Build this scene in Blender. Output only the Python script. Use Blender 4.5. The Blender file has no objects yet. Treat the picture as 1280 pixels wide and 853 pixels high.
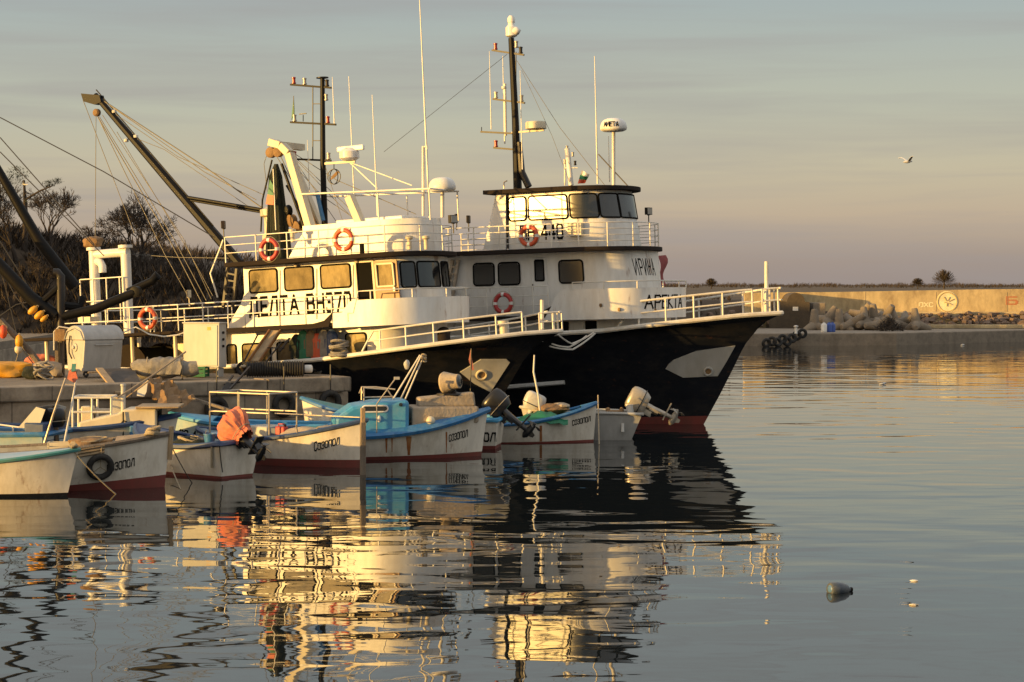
import bpy, bmesh, math, random
from mathutils import Vector, Matrix, Euler
from mathutils.bvhtree import BVHTree
random.seed(7)
R = math.radians
V = Vector
SC = bpy.context.scene
COL = SC.collection
CAM_H, FPX = 4.5, 2500.0          # eye height over the water, focal length in photo pixels
SUN_AZ, SUN_EL = 61.5, 5.0        # sun far to the left, slightly behind the camera

# ---------------------------------------------------------------- materials
def mat(name, col, rough=0.6, metal=0.0, dirt=None, dirt_amt=0.0, scale=3.0, streak=1.0, bump=0.0,
        bscale=20.0, rust=0.0, spec=0.5, var=0.08, seams=False):
    m = bpy.data.materials.new(name); m.use_nodes = True
    nt = m.node_tree; N = nt.nodes; Lk = nt.links
    b = N['Principled BSDF']
    b.inputs['Roughness'].default_value = rough
    b.inputs['Metallic'].default_value = metal
    b.inputs['Specular IOR Level'].default_value = spec
    tc = N.new('ShaderNodeTexCoord'); mp = N.new('ShaderNodeMapping')
    Lk.new(tc.outputs['Object'], mp.inputs['Vector'])
    mp.inputs['Scale'].default_value = (scale, scale, scale / streak)
    n1 = N.new('ShaderNodeTexNoise'); n1.inputs['Scale'].default_value = 1.0
    n1.inputs['Detail'].default_value = 7; n1.inputs['Roughness'].default_value = 0.65
    Lk.new(mp.outputs['Vector'], n1.inputs['Vector'])
    mr = N.new('ShaderNodeMapRange'); mr.inputs['From Min'].default_value = 0.3; mr.inputs['From Max'].default_value = 0.7
    mr.inputs['To Min'].default_value = 1 - var * 2; mr.inputs['To Max'].default_value = 1 + var
    Lk.new(n1.outputs['Fac'], mr.inputs['Value'])
    mul = N.new('ShaderNodeMix'); mul.data_type = 'RGBA'; mul.blend_type = 'MULTIPLY'
    mul.inputs['Factor'].default_value = 1.0
    mul.inputs['A'].default_value = (*col, 1)
    Lk.new(mr.outputs['Result'], mul.inputs['B'])
    out = mul.outputs['Result']
    def overlay(out, color, lo, hi, sc, amt, off):
        mp2 = N.new('ShaderNodeMapping'); Lk.new(tc.outputs['Object'], mp2.inputs['Vector'])
        mp2.inputs['Scale'].default_value = (sc, sc, sc / streak); mp2.inputs['Location'].default_value = (off, off * .7, off * .3)
        n = N.new('ShaderNodeTexNoise'); n.inputs['Scale'].default_value = 1.0; n.inputs['Detail'].default_value = 8
        n.inputs['Roughness'].default_value = 0.7
        Lk.new(mp2.outputs['Vector'], n.inputs['Vector'])
        r = N.new('ShaderNodeMapRange'); r.inputs['From Min'].default_value = lo; r.inputs['From Max'].default_value = hi
        r.inputs['To Max'].default_value = amt
        Lk.new(n.outputs['Fac'], r.inputs['Value'])
        mx = N.new('ShaderNodeMix'); mx.data_type = 'RGBA'
        Lk.new(r.outputs['Result'], mx.inputs['Factor']); Lk.new(out, mx.inputs['A'])
        mx.inputs['B'].default_value = (*color, 1)
        return mx.outputs['Result']
    if dirt is not None and dirt_amt > 0:
        out = overlay(out, dirt, 0.45, 0.72, scale * 0.8, dirt_amt, 3.1)
    if rust > 0:
        out = overlay(out, (0.22, 0.085, 0.025), 0.60, 0.74, scale * 1.7, rust, 9.7)
    Lk.new(out, b.inputs['Base Color'])
    if bump > 0:
        n3 = N.new('ShaderNodeTexNoise'); n3.inputs['Scale'].default_value = bscale; n3.inputs['Detail'].default_value = 6
        Lk.new(tc.outputs['Object'], n3.inputs['Vector'])
        bp = N.new('ShaderNodeBump'); bp.inputs['Strength'].default_value = bump; bp.inputs['Distance'].default_value = 0.05
        hh = n3.outputs['Fac']
        if seams:                     # welded plate seams
            sp = N.new('ShaderNodeSeparateXYZ'); cb = N.new('ShaderNodeCombineXYZ'); Lk.new(tc.outputs['Object'], sp.inputs[0])
            ad = N.new('ShaderNodeMath'); ad.operation = 'ADD'; Lk.new(sp.outputs['X'], ad.inputs[0]); Lk.new(sp.outputs['Y'], ad.inputs[1])
            Lk.new(ad.outputs[0], cb.inputs['X']); Lk.new(sp.outputs['Z'], cb.inputs['Y'])
            br = N.new('ShaderNodeTexBrick'); Lk.new(cb.outputs[0], br.inputs['Vector']); br.inputs['Scale'].default_value = 1.0
            br.inputs['Brick Width'].default_value = 1.45; br.inputs['Row Height'].default_value = .96; br.inputs['Mortar Size'].default_value = .012; br.inputs['Mortar Smooth'].default_value = .6
            s2 = N.new('ShaderNodeMath'); s2.operation = 'MULTIPLY'; s2.inputs[1].default_value = .22; Lk.new(br.outputs['Fac'], s2.inputs[0])
            a3 = N.new('ShaderNodeMath'); a3.operation = 'ADD'; Lk.new(hh, a3.inputs[0]); Lk.new(s2.outputs[0], a3.inputs[1]); hh = a3.outputs[0]
        Lk.new(hh, bp.inputs['Height']); Lk.new(bp.outputs['Normal'], b.inputs['Normal'])
    return m

WORN = (0.33, 0.27, 0.19)
M = dict(
    white=mat('white_paint', (0.78, 0.76, 0.72), 0.36, dirt=(0.46, 0.39, 0.30), dirt_amt=0.5, scale=1.6, streak=4, rust=0.9, bump=0.12, bscale=2.2, seams=True),
    rail=mat('rail_paint', (0.70, 0.67, 0.60), 0.42, dirt=(0.45, 0.33, 0.2), dirt_amt=0.5, scale=3),
    cream=mat('cream_paint', (0.66, 0.58, 0.42), 0.45, dirt=(0.3, 0.2, 0.12), dirt_amt=0.5, scale=1.6, streak=3, rust=0.5),
    black=mat('black_hull_paint', (0.010, 0.0115, 0.016), 0.27, dirt=(0.035, 0.031, 0.027), dirt_amt=0.55, scale=1.5, streak=.5, rust=.3, bump=0.16, bscale=1.3, spec=.27),
    blackmetal=mat('black_metal', (0.014, 0.013, 0.013), 0.45, dirt=(0.06, 0.03, 0.018), dirt_amt=0.5, scale=4, spec=.35),
    trim=mat('dark_brown_trim', (0.026, 0.019, 0.016), 0.8, spec=.12, scale=3),
    boot=mat('red_antifouling', (0.21, 0.045, 0.035), 0.6, dirt=(0.09, 0.05, 0.035), dirt_amt=0.7, scale=2, streak=2),
    glass=mat('window_glass', (0.014, 0.015, 0.017), 0.05, spec=0.9, var=0.02),
    glassr=mat('salty_window_glass', (0.03, 0.028, 0.025), 0.19, spec=1.0, var=0.02, scale=1.2),
    gasket_shade_black=mat('gasket_and_shade_black', (0.007, 0.0065, 0.006), 0.8, spec=.08),  # window gaskets, and the black that paints the shade inside openings
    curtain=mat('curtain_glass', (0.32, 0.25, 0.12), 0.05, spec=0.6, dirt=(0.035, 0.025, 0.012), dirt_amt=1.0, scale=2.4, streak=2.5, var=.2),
    curtain_dark=mat('dark_cabin_glass', (0.17, 0.13, 0.065), 0.05, spec=0.6, dirt=(0.022, 0.017, 0.010), dirt_amt=1.0, scale=2.3, streak=1.6, var=.25),  # darker tint, so neighbouring cabin windows differ
    deck=mat('deck_paint', (0.22, 0.20, 0.17), 0.7, dirt=(0.10, 0.08, 0.06), dirt_amt=0.6, scale=2),
    orange=mat('lifebuoy_orange', (0.62, 0.085, 0.025), 0.5, dirt=(0.4, 0.15, 0.08), dirt_amt=0.3, scale=6),
    red=mat('lifebuoy_red', (0.42, 0.035, 0.03), 0.5, scale=6),
    wood=mat('varnished_wood', (0.30, 0.14, 0.045), 0.45, dirt=(0.12, 0.05, 0.02), dirt_amt=0.7, scale=5, streak=6),
    plank=mat('weathered_plank', (0.42, 0.30, 0.17), 0.75, dirt=(0.2, 0.14, 0.09), dirt_amt=0.7, scale=5, streak=4, bump=0.3, bscale=30),
    graywood=mat('grey_timber', (0.20, 0.16, 0.12), 0.85, dirt=(0.08, 0.06, 0.045), dirt_amt=0.8, scale=6, streak=8, bump=0.5, bscale=30),
    rope=mat('rope', (0.38, 0.31, 0.21), 0.9, scale=12, bump=0.5, bscale=60),
    boom=mat('boom_black_paint', (0.007, 0.007, 0.007), 0.5, dirt=(0.02, 0.012, 0.008), dirt_amt=0.4, scale=4, spec=.15),
    cable=mat('steel_cable', (0.05, 0.045, 0.04), 0.5, metal=0.3),
    redlamp=mat('red_lamp_glass', (0.30, 0.015, 0.012), 0.25),
    clearlamp=mat('clear_lamp_glass', (0.35, 0.32, 0.28), 0.2),
    net=mat('dark_green_net', (0.022, 0.030, 0.020), 0.95, dirt=(0.06, 0.05, 0.03), dirt_amt=0.8, scale=7, streak=5, bump=1.0, bscale=40),
    net2=mat('pale_net', (0.34, 0.31, 0.27), 0.95, dirt=(0.17, 0.15, 0.13), dirt_amt=0.8, scale=7, bump=1.0, bscale=45),
    hullw=mat('boat_white', (0.77, 0.71, 0.61), 0.42, dirt=(0.40, 0.33, 0.23), dirt_amt=0.75, scale=2.2, streak=2.5, rust=0.7, bump=0.08, bscale=5),
    blue=mat('boat_blue', (0.025, 0.15, 0.36), 0.5, dirt=(0.16, 0.27, 0.36), dirt_amt=0.55, scale=5, bump=0.1, bscale=12),
    navy=mat('boat_navy', (0.018, 0.045, 0.13), 0.5, dirt=(0.09, 0.12, 0.17), dirt_amt=0.5, scale=5),
    sky=mat('boat_light_blue', (0.05, 0.28, 0.50), 0.5, dirt=(0.22, 0.36, 0.45), dirt_amt=0.5, scale=2.4, bump=0.1, bscale=10),
    paleblue=mat('boat_pale_blue', (0.30, 0.42, 0.50), 0.5, dirt=(0.5, 0.48, 0.42), dirt_amt=0.7, scale=2.4),
    teal=mat('boat_teal', (0.06, 0.24, 0.24), 0.55, dirt=(0.2, 0.25, 0.2), dirt_amt=0.5, scale=4),
    inner=mat('boat_inside', (0.34, 0.33, 0.30), 0.7, dirt=(0.16, 0.13, 0.10), dirt_amt=0.8, scale=4),
    canvas=mat('canvas', (0.42, 0.34, 0.25), 0.9, dirt=(0.25, 0.19, 0.13), dirt_amt=0.6, scale=3, bump=0.4, bscale=12),
    tarp=mat('green_tarp', (0.012, 0.16, 0.075), 0.55, dirt=(0.03, 0.25, 0.15), dirt_amt=0.4, scale=5),
    coral=mat('coral_cloth', (0.60, 0.17, 0.105), 0.85, dirt=(0.62, 0.30, 0.16), dirt_amt=0.7, scale=3, bump=0.5, bscale=8),
    motorblack=mat('outboard_black', (0.014, 0.014, 0.016), 0.28, scale=4),
    motorsilver=mat('outboard_silver', (0.40, 0.36, 0.30), 0.3, metal=0.35, dirt=(0.2, 0.17, 0.13), dirt_amt=0.6, scale=5),
    motorwhite=mat('outboard_white', (0.55, 0.53, 0.49), 0.35, dirt=(0.3, 0.26, 0.2), dirt_amt=0.5, scale=6),
    steel=mat('worn_pipe_steel', (0.45, 0.40, 0.33), 0.4, metal=0.4, dirt=(0.22, 0.13, 0.07), dirt_amt=0.6, scale=6),
    galv=mat('galvanised_steel', (0.44, 0.43, 0.41), 0.5, metal=0.1, dirt=(0.27, 0.25, 0.23), dirt_amt=0.7, scale=3, streak=3, rust=0.3),
    cab=mat('cabinet_grey', (0.46, 0.45, 0.42), 0.5, dirt=(0.33, 0.29, 0.23), dirt_amt=0.5, scale=2, streak=4),
    rubber=mat('black_rubber', (0.016, 0.015, 0.014), 0.75, dirt=(0.05, 0.04, 0.03), dirt_amt=0.7, scale=6, bump=0.3, bscale=25),
    yellow=mat('float_yellow', (0.68, 0.33, 0.02), 0.5, dirt=(0.4, 0.2, 0.05), dirt_amt=0.5, scale=6),
    letter=mat('black_lettering', (0.008, 0.0075, 0.007), 0.8, spec=.1),
    green=mat('crate_green', (0.015, 0.14, 0.06), 0.5, scale=5),
    rustsheet=mat('rusty_sheet', (0.27, 0.16, 0.07), 0.8, dirt=(0.12, 0.07, 0.035), dirt_amt=0.8, scale=3, bump=0.6, bscale=7),
    darkpanel=mat('dark_board', (0.06, 0.05, 0.042), 0.8, dirt=(0.13, 0.10, 0.08), dirt_amt=0.6, scale=3),
    coat_tan=mat('tan_coat', (.22,.15,.08), .85, scale=5, bump=.4), silvergull=mat('gull_white', (0.70, 0.68, 0.64), 0.8),
    gullgrey=mat('gull_grey', (0.22, 0.22, 0.23), 0.8),
    concrete=mat('old_concrete', (0.27, 0.22, 0.165), 0.9, dirt=(0.13, 0.105, 0.08), dirt_amt=0.8, scale=1.6, bump=0.6, bscale=5),
    stone=mat('rubble_stone', (0.19, 0.13, 0.095), 0.95, dirt=(0.09, 0.07, 0.06), dirt_amt=0.7, scale=1.5, bump=0.6, bscale=3),
    bark=mat('bare_bark', (0.055, 0.042, 0.033), 0.95, scale=3),
    pine=mat('pine_needles', (0.020, 0.030, 0.016), 0.9, scale=2, var=0.3),
    scrub=mat('winter_scrub', (0.055, 0.040, 0.028), 0.95, dirt=(0.075, 0.050, 0.030), dirt_amt=0.8, scale=0.3, var=0.25),
    pink=mat('faded_red_cloth', (0.33, 0.09, 0.09), 0.85, scale=5),
)

# ---------------------------------------------------------------- mesh builder
def frames(pts, closed=False):
    out = []; n = len(pts); prev = None
    for i in range(n):
        a = pts[(i - 1) % n] if (closed or i > 0) else pts[i]
        b = pts[(i + 1) % n] if (closed or i < n - 1) else pts[i]
        t = (b - a); t = t.normalized() if t.length > 1e-9 else V((0, 0, 1))
        if prev is None:
            up = V((0, 0, 1)) if abs(t.z) < 0.9 else V((1, 0, 0))
            s = t.cross(up).normalized()
        else:
            s = (prev - t * prev.dot(t)); s = s.normalized() if s.length > 1e-6 else t.orthogonal().normalized()
        prev = s; out.append((t, s, t.cross(s).normalized()))
    return out

class MB:
    def __init__(s): s.v = []; s.f = []
    def add(s, vs, fs):
        o = len(s.v); s.v += [V(p) for p in vs]; s.f += [[i + o for i in q] for q in fs]; return s
    def box(s, c, d, rz=0, M4=None):
        c = V(c); hx, hy, hz = d[0] / 2, d[1] / 2, d[2] / 2
        m = M4 or Matrix.Rotation(rz, 3, 'Z')
        p = [c + m @ V((x * hx, y * hy, z * hz)) for z in (-1, 1) for y in (-1, 1) for x in (-1, 1)]
        return s.add(p, [[0, 2, 3, 1], [4, 5, 7, 6], [0, 1, 5, 4], [2, 6, 7, 3], [0, 4, 6, 2], [1, 3, 7, 5]])
    def tube(s, pts, r, n=8, closed=False, cap=True, sq=1.0):
        pts = [V(p) for p in pts]; fr = frames(pts, closed); k = len(pts)
        rr = r if isinstance(r, (list, tuple)) else [r] * k
        vs = []
        for p, (t, a, b), q in zip(pts, fr, rr):
            for j in range(n):
                th = 2 * math.pi * (j + 0.5) / n
                vs.append(p + a * (math.cos(th) * q) + b * (math.sin(th) * q * sq))
        fs = []
        for i in range(k if closed else k - 1):
            i2 = (i + 1) % k
            for j in range(n):
                j2 = (j + 1) % n
                fs.append([i * n + j, i * n + j2, i2 * n + j2, i2 * n + j])
        if cap and not closed:
            fs.append(list(range(n - 1, -1, -1))); fs.append([(k - 1) * n + j for j in range(n)])
        return s.add(vs, fs)
    def beam(s, p, q, w, h=None):
        return s.tube([p, q], w * 0.7071, 4, sq=(h or w) / w)
    def lathe(s, prof, o=(0, 0, 0), ax=(0, 0, 1), n=16):
        ax = V(ax).normalized(); a = ax.orthogonal().normalized(); b = ax.cross(a); o = V(o)
        vs = []
        for r, z in prof:
            for j in range(n):
                th = 2 * math.pi * j / n
                vs.append(o + ax * z + a * (r * math.cos(th)) + b * (r * math.sin(th)))
        fs = []
        for i in range(len(prof) - 1):
            for j in range(n):
                j2 = (j + 1) % n
                fs.append([i * n + j, i * n + j2, (i + 1) * n + j2, (i + 1) * n + j])
        fs.append(list(range(n - 1, -1, -1))); fs.append([(len(prof) - 1) * n + j for j in range(n)])
        return s.add(vs, fs)
    def torus(s, c, ax, Rr, r, n=32, m=10, a0=0, a1=360):
        ax = V(ax).normalized(); a = ax.orthogonal().normalized(); b = ax.cross(a); c = V(c)
        full = abs(a1 - a0) >= 360
        k = n if full else n + 1
        pts = [c + (a * math.cos(R(a0 + (a1 - a0) * i / n)) + b * math.sin(R(a0 + (a1 - a0) * i / n))) * Rr for i in range(k)]
        return s.tube(pts, r, m, closed=full)
    def prism(s, A, B):            # two matching rings of points -> closed solid
        n = len(A)
        return s.add(list(A) + list(B), [list(range(n - 1, -1, -1)), [n + i for i in range(n)]] +
                     [[i, (i + 1) % n, n + (i + 1) % n, n + i] for i in range(n)])
    def grid(s, P):
        nu, nv = len(P), len(P[0])
        return s.add([p for row in P for p in row],
                     [[i * nv + j, i * nv + j + 1, (i + 1) * nv + j + 1, (i + 1) * nv + j] for i in range(nu - 1) for j in range(nv - 1)])
    def shell(s, P, n_off):        # grid with thickness (n_off: fn(i,j,p)->offset point)
        Q = [[n_off(i, j, V(p)) for j, p in enumerate(row)] for i, row in enumerate(P)]
        nu, nv = len(P), len(P[0]); s.grid(P); o = len(s.v)
        s.grid(Q); a = o - nu * nv
        for i in range(nu - 1):
            for j in (0, nv - 1):
                s.f.append([a + i * nv + j, a + (i + 1) * nv + j, o + (i + 1) * nv + j, o + i * nv + j])
        for j in range(nv - 1):
            for i in (0, nu - 1):
                s.f.append([a + i * nv + j, a + i * nv + j + 1, o + i * nv + j + 1, o + i * nv + j])
        return s
    def blob(s, c, d, seed=0, rough=0.15, nu=12, nv=8, M3=None):
        rnd = random.Random(seed); c = V(c); ph = [rnd.uniform(0, 6.28) for _ in range(6)]
        vs = []
        for i in range(nv + 1):
            la = math.pi * (i / nv - 0.5)
            for j in range(nu):
                lo = 2 * math.pi * j / nu
                k = 1 + rough * (math.sin(3 * lo + ph[0] + 2 * la) + 0.6 * math.sin(5 * lo + ph[1] - 3 * la) + 0.8 * math.sin(4 * la + ph[2])) * math.cos(la)
                p = V((d[0] * math.cos(la) * math.cos(lo) * k, d[1] * math.cos(la) * math.sin(lo) * k, d[2] * math.sin(la) * k))
                vs.append(c + (M3 @ p if M3 else p))
        return s.add(vs, [[i * nu + j, i * nu + (j + 1) % nu, (i + 1) * nu + (j + 1) % nu, (i + 1) * nu + j] for i in range(nv) for j in range(nu)])
    def build(s, name, m, parent=None, smooth=40, bevel=0.0, recalc=True):
        me = bpy.data.meshes.new(name)
        me.from_pydata([tuple(p) for p in s.v], [], s.f)
        bm = bmesh.new(); bm.from_mesh(me)
        bmesh.ops.remove_doubles(bm, verts=bm.verts, dist=1e-5)
        if recalc: bmesh.ops.recalc_face_normals(bm, faces=bm.faces)
        bm.to_mesh(me); bm.free()
        me.materials.append(M[m] if isinstance(m, str) else m)
        if smooth:
            me.polygons.foreach_set('use_smooth', [True] * len(me.polygons))
            me.set_sharp_from_angle(angle=R(smooth))
        o = bpy.data.objects.new(name, me); COL.objects.link(o)
        if parent is not None: o.parent = parent
        if bevel > 0:
            bv = o.modifiers.new('bevel', 'BEVEL'); bv.width = bevel; bv.segments = 2; bv.limit_method = 'ANGLE'
        return o

def tag(o, label, cat, group=None):
    o['label'] = label; o['category'] = cat
    if group: o['group'] = group
    return o
def thing(name, label, cat, loc=(0, 0, 0), rot=(0, 0, 0), group=None, mtx=None):
    o = bpy.data.objects.new(name, None); COL.objects.link(o)
    if mtx is not None:
        o.location = mtx.translation; o.rotation_euler = mtx.to_euler()
    else:
        o.location = loc; o.rotation_euler = rot
    o.empty_display_size = 0.3
    return tag(o, label, cat, group)
def struct(o, kind='structure'):
    o['kind'] = kind; return o
def copy_tree(o, parent=None):
    c = o.copy(); COL.objects.link(c)
    if parent is not None: c.parent = parent
    for ch in list(o.children): copy_tree(ch, c)
    return c

class Frame:                        # a placed thing's own axes, seen through the camera
    def __init__(s, loc, yaw, pitch=0.0):
        s.m = Matrix.Translation(V(loc)) @ Matrix.Rotation(R(yaw), 4, 'Z') @ Matrix.Rotation(R(-pitch), 4, 'Y')
        s.i = s.m.inverted()
    def ray(s, px, py):
        d = V(((px - 640) / FPX, 1, -(py - 358) / FPX))
        return s.i @ V((0, 0, CAM_H)), (s.i.to_3x3() @ d)
    def hit(s, px, py, ax, val):
        o, d = s.ray(px, py); t = (val - o[ax]) / d[ax]; return o + d * t
    def y(s, px, py, val=0.0): return s.hit(px, py, 1, val)
    def cast(s, px, py, bvh):
        o, d = s.ray(px, py); p, n, i, t = bvh.ray_cast(o, d.normalized())
        if p is None: return None, None
        if n.dot(d) > 0: n = -n
        return p, n
    def px(s, p):
        w = s.m @ V(p); return 640 + FPX * w.x / w.y, 358 - FPX * (w.z - CAM_H) / w.y
WORLD = Frame((0, 0, 0), 0)
def at(px, py, Y): return V(((px - 640) / FPX * Y, Y, CAM_H - (py - 358) / FPX * Y))
def atz(px, py, z):
    Y = (CAM_H - z) * FPX / (py - 358); return V(((px - 640) / FPX * Y, Y, z))

# ---------------------------------------------------------------- stroke lettering
GL = {
 'А': (0.8, [[(0, 0), (.4, 1), (.8, 0)], [(.16, .36), (.64, .36)]]),
 'Б': (0.7, [[(.65, 1), (0, 1), (0, 0), (.6, 0), (.7, .15), (.7, .42), (.6, .55), (0, .55)]]),
 'В': (0.65, [[(0, 0), (0, 1), (.5, 1), (.6, .9), (.6, .62), (.5, .53), (0, .53)], [(.5, .53), (.65, .42), (.65, .12), (.55, 0), (0, 0)]]),
 'Д': (0.9, [[(.0, -.06), (.0, .1), (.9, .1), (.9, -.06)], [(.12, .1), (.22, 1), (.75, 1), (.75, .1)]]),
 'Е': (0.6, [[(.6, 1), (0, 1), (0, 0), (.6, 0)], [(0, .52), (.5, .52)]]),
 'З': (0.6, [[(0, .85), (.1, 1), (.5, 1), (.6, .88), (.6, .65), (.5, .53), (.2, .53)], [(.5, .53), (.6, .4), (.6, .12), (.5, 0), (.1, 0), (0, .15)]]),
 'И': (0.7, [[(0, 1), (0, 0), (.7, 1), (.7, 0)]]),
 'К': (0.65, [[(0, 0), (0, 1)], [(.65, 1), (0, .48), (.65, 0)]]),
 'Л': (0.75, [[(0, 0), (.3, 1), (.7, 1), (.7, 0)]]),
 'Н': (0.65, [[(0, 0), (0, 1)], [(.65, 0), (.65, 1)], [(0, .52), (.65, .52)]]),
 'О': (0.65, [[(.12, 0), (0, .15), (0, .85), (.12, 1), (.53, 1), (.65, .85), (.65, .15), (.53, 0), (.12, 0)]]),
 'П': (0.65, [[(0, 0), (0, 1), (.65, 1), (.65, 0)]]),
 'Р': (0.62, [[(0, 0), (0, 1), (.5, 1), (.62, .88), (.62, .58), (.5, .46), (0, .46)]]),
 'С': (0.6, [[(.6, .82), (.5, 1), (.12, 1), (0, .85), (0, .15), (.12, 0), (.5, 0), (.6, .18)]]),
 'Т': (0.7, [[(0, 1), (.7, 1)], [(.35, 1), (.35, 0)]]),
 'Х': (0.65, [[(0, 0), (.65, 1)], [(0, 1), (.65, 0)]]),
 '0': (0.6, [[(.1, 0), (0, .15), (0, .85), (.1, 1), (.5, 1), (.6, .85), (.6, .15), (.5, 0), (.1, 0)]]),
 '3': (0.6, [[(0, .85), (.1, 1), (.5, 1), (.6, .88), (.6, .65), (.5, .53), (.2, .53)], [(.5, .53), (.6, .4), (.6, .12), (.5, 0), (.1, 0), (0, .15)]]),
 '4': (0.65, [[(.5, 0), (.5, 1), (0, .32), (.65, .32)]]),
 '7': (0.6, [[(0, 1), (.6, 1), (.2, 0)]]),
 '5': (0.6, [[(.6, 1), (0, 1), (0, .55), (.5, .55), (.6, .42), (.6, .12), (.5, 0), (0, 0)]]),
 ' ': (0.35, []),
}
def lettering(text, fn, parent, m='letter', w=0.16, gap=0.24, name='lettering', caps=None):
    """fn(u,v) -> (point, normal); u in 0..1 along the text, v 0..1 up"""
    tot = 0; pos = []
    for i, ch in enumerate(text):
        pos.append(tot); tot += GL[ch][0] + gap
    tot -= gap
    mb = MB(); k = 0
    for ch, x0, i in zip(text, pos, range(len(text))):
        sv = 1.0 if (caps is None or i == 0) else caps
        for poly in GL[ch][1]:
            for a, b in zip(poly, poly[1:]):
                dx, dy = b[0] - a[0], b[1] - a[1]; l = math.hypot(dx, dy); dx /= l; dy /= l
                e = w * 0.42
                q = [(a[0] - dx * e - dy * w / 2, a[1] - dy * e + dx * w / 2), (b[0] + dx * e - dy * w / 2, b[1] + dy * e + dx * w / 2),
                     (b[0] + dx * e + dy * w / 2, b[1] + dy * e - dx * w / 2), (a[0] - dx * e + dy * w / 2, a[1] - dy * e - dx * w / 2)]
                k += 1; top = []; bot = []
                for (u, v_) in q:
                    r = fn((x0 + u) / tot, v_ * sv)
                    if r[0] is None: top = None; break
                    top.append(r[0] + r[1] * (0.008 + 0.0006 * (k % 7))); bot.append(r[0] - r[1] * 0.004)
                if top: mb.prism(bot, top)
    return mb.build(name, m, parent, smooth=0)

def patch(frame, bvh, poly, off=0.02, rings=4, sub=4):
    """a plate lying on a curved hull, outlined by poly"""
    n = len(poly); B = []
    for i in range(n):
        a, b = poly[i], poly[(i + 1) % n]
        for k in range(sub): B.append((a[0] + (b[0] - a[0]) * k / sub, a[1] + (b[1] - a[1]) * k / sub))
    cx = sum(p[0] for p in poly) / n; cy = sum(p[1] for p in poly) / n
    rows = []
    for r in range(rings, 0, -1):
        k = r / rings; row = []
        for p in B:
            q, nn = frame.cast(cx + (p[0] - cx) * k, cy + (p[1] - cy) * k, bvh)
            row.append((q, nn))
        rows.append(row)
    c, cn = frame.cast(cx, cy, bvh)
    mb = MB(); m = len(B); vs = []; fs = []
    vs += [q - nn * 0.01 for q, nn in rows[0]]
    for row in rows: vs += [q + nn * off for q, nn in row]
    vs.append(c + cn * off)
    for r in range(len(rows)):
        for j in range(m): fs.append([r * m + j, r * m + (j + 1) % m, (r + 1) * m + (j + 1) % m, (r + 1) * m + j])
    for j in range(m): fs.append([len(rows) * m + j, len(rows) * m + (j + 1) % m, len(vs) - 1])
    return mb.add(vs, fs)
def bvh_of(mb): return BVHTree.FromPolygons([tuple(p) for p in mb.v], mb.f)

def interp(tab, x):
    if x <= tab[0][0]: return tab[0][1]
    for (a, b), (c, d) in zip(tab, tab[1:]):
        if x <= c: return b + (d - b) * (x - a) / (c - a)
    return tab[-1][1]

# ---------------------------------------------------------------- shared small things
def railing(path, heights, parent, r=0.022, post_r=0.024, spacing=0.9, m='rail', name='railing', posts=True, closed=False):
    path = [V(p) for p in path]
    mb = MB()
    for h in heights: mb.tube([p + V((0, 0, h)) for p in path], r if h == heights[0] else r * 0.8, 6, closed=closed)
    o = mb.build(name, m, parent)
    if posts:
        d = 0; nxt = 0
        for a, b in zip(path, path[1:]):
            l = (b - a).length
            while nxt <= d + l + 1e-6:
                p = a + (b - a) * ((nxt - d) / l)
                MB().tube([p, p + V((0, 0, heights[0]))], post_r, 6).build('post', m, o); nxt += spacing
            d += l
        p = path[-1]
        MB().tube([p, p + V((0, 0, heights[0]))], post_r, 6).build('post', m, o)
    return o

def lifebuoy(frame, p, normal, label, m='orange', R0=0.29, group='lifebuoys hung on the trawlers'):
    p = V(p); z = V(normal).normalized(); x = V((0, 0, 1)).cross(z).normalized(); y = z.cross(x)
    L = Matrix((x, y, z)).transposed().to_4x4(); L.translation = p
    t = thing('lifebuoy', label, 'lifebuoy', mtx=frame.m @ L, group=group)
    MB().torus((0, 0, 0), (0, 0, 1), R0, 0.07, 36, 12).build('ring', m, t)
    for k in range(4):
        a = 45 + 90 * k
        MB().torus((0, 0, 0), (0, 0, 1), R0, 0.0735, 5, 12, a - 9, a + 9).build('reflective_band', 'white', t)
    mb = MB(); pts = []
    for i in range(48):
        a = 2 * math.pi * i / 48; rr = R0 + 0.075 + 0.03 * abs(math.sin(2 * a))
        pts.append(V((rr * math.cos(a + R(45)), rr * math.sin(a + R(45)), 0.0)))
    mb.tube(pts, 0.009, 5, closed=True); mb.build('grab_line', 'rope', t)
    return t

def house_path(xa, xs, xf, b, n=14, ex=2.15, taper=0.0, bp=None):
    """starboard aft corner -> straight side -> rounded front -> port aft corner (x, y)"""
    bp = b if bp is None else bp; yc, hw = (bp - b) / 2, (bp + b) / 2
    pts = [(xa + (xs - xa) * i / 6, -b + taper * (1 - i / 6)) for i in range(7)]
    for i in range(1, 2 * n):
        th = math.pi * i / (2 * n) - math.pi / 2
        c, s_ = math.cos(th), math.sin(th)
        pts.append((xs + (xf - xs) * abs(c) ** (2 / ex), yc + hw * math.copysign(abs(s_) ** (2 / ex), s_)))
    pts += [(xs + (xa - xs) * i / 6, bp - taper * i / 6) for i in range(7)]
    return pts
def fit_front(fr, xs, b, bp, z, target, ex=2.15):
    """how far the rounded front reaches, read from the edge of the house in the photograph"""
    lo, hi = xs + .05, xs + 4
    for _ in range(30):
        m = (lo + hi) / 2
        if max(fr.px((x, y, z))[0] for x, y in house_path(xs - 2, xs, m, b, ex=ex, bp=bp)) > target: hi = m
        else: lo = m
    return lo
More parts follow.
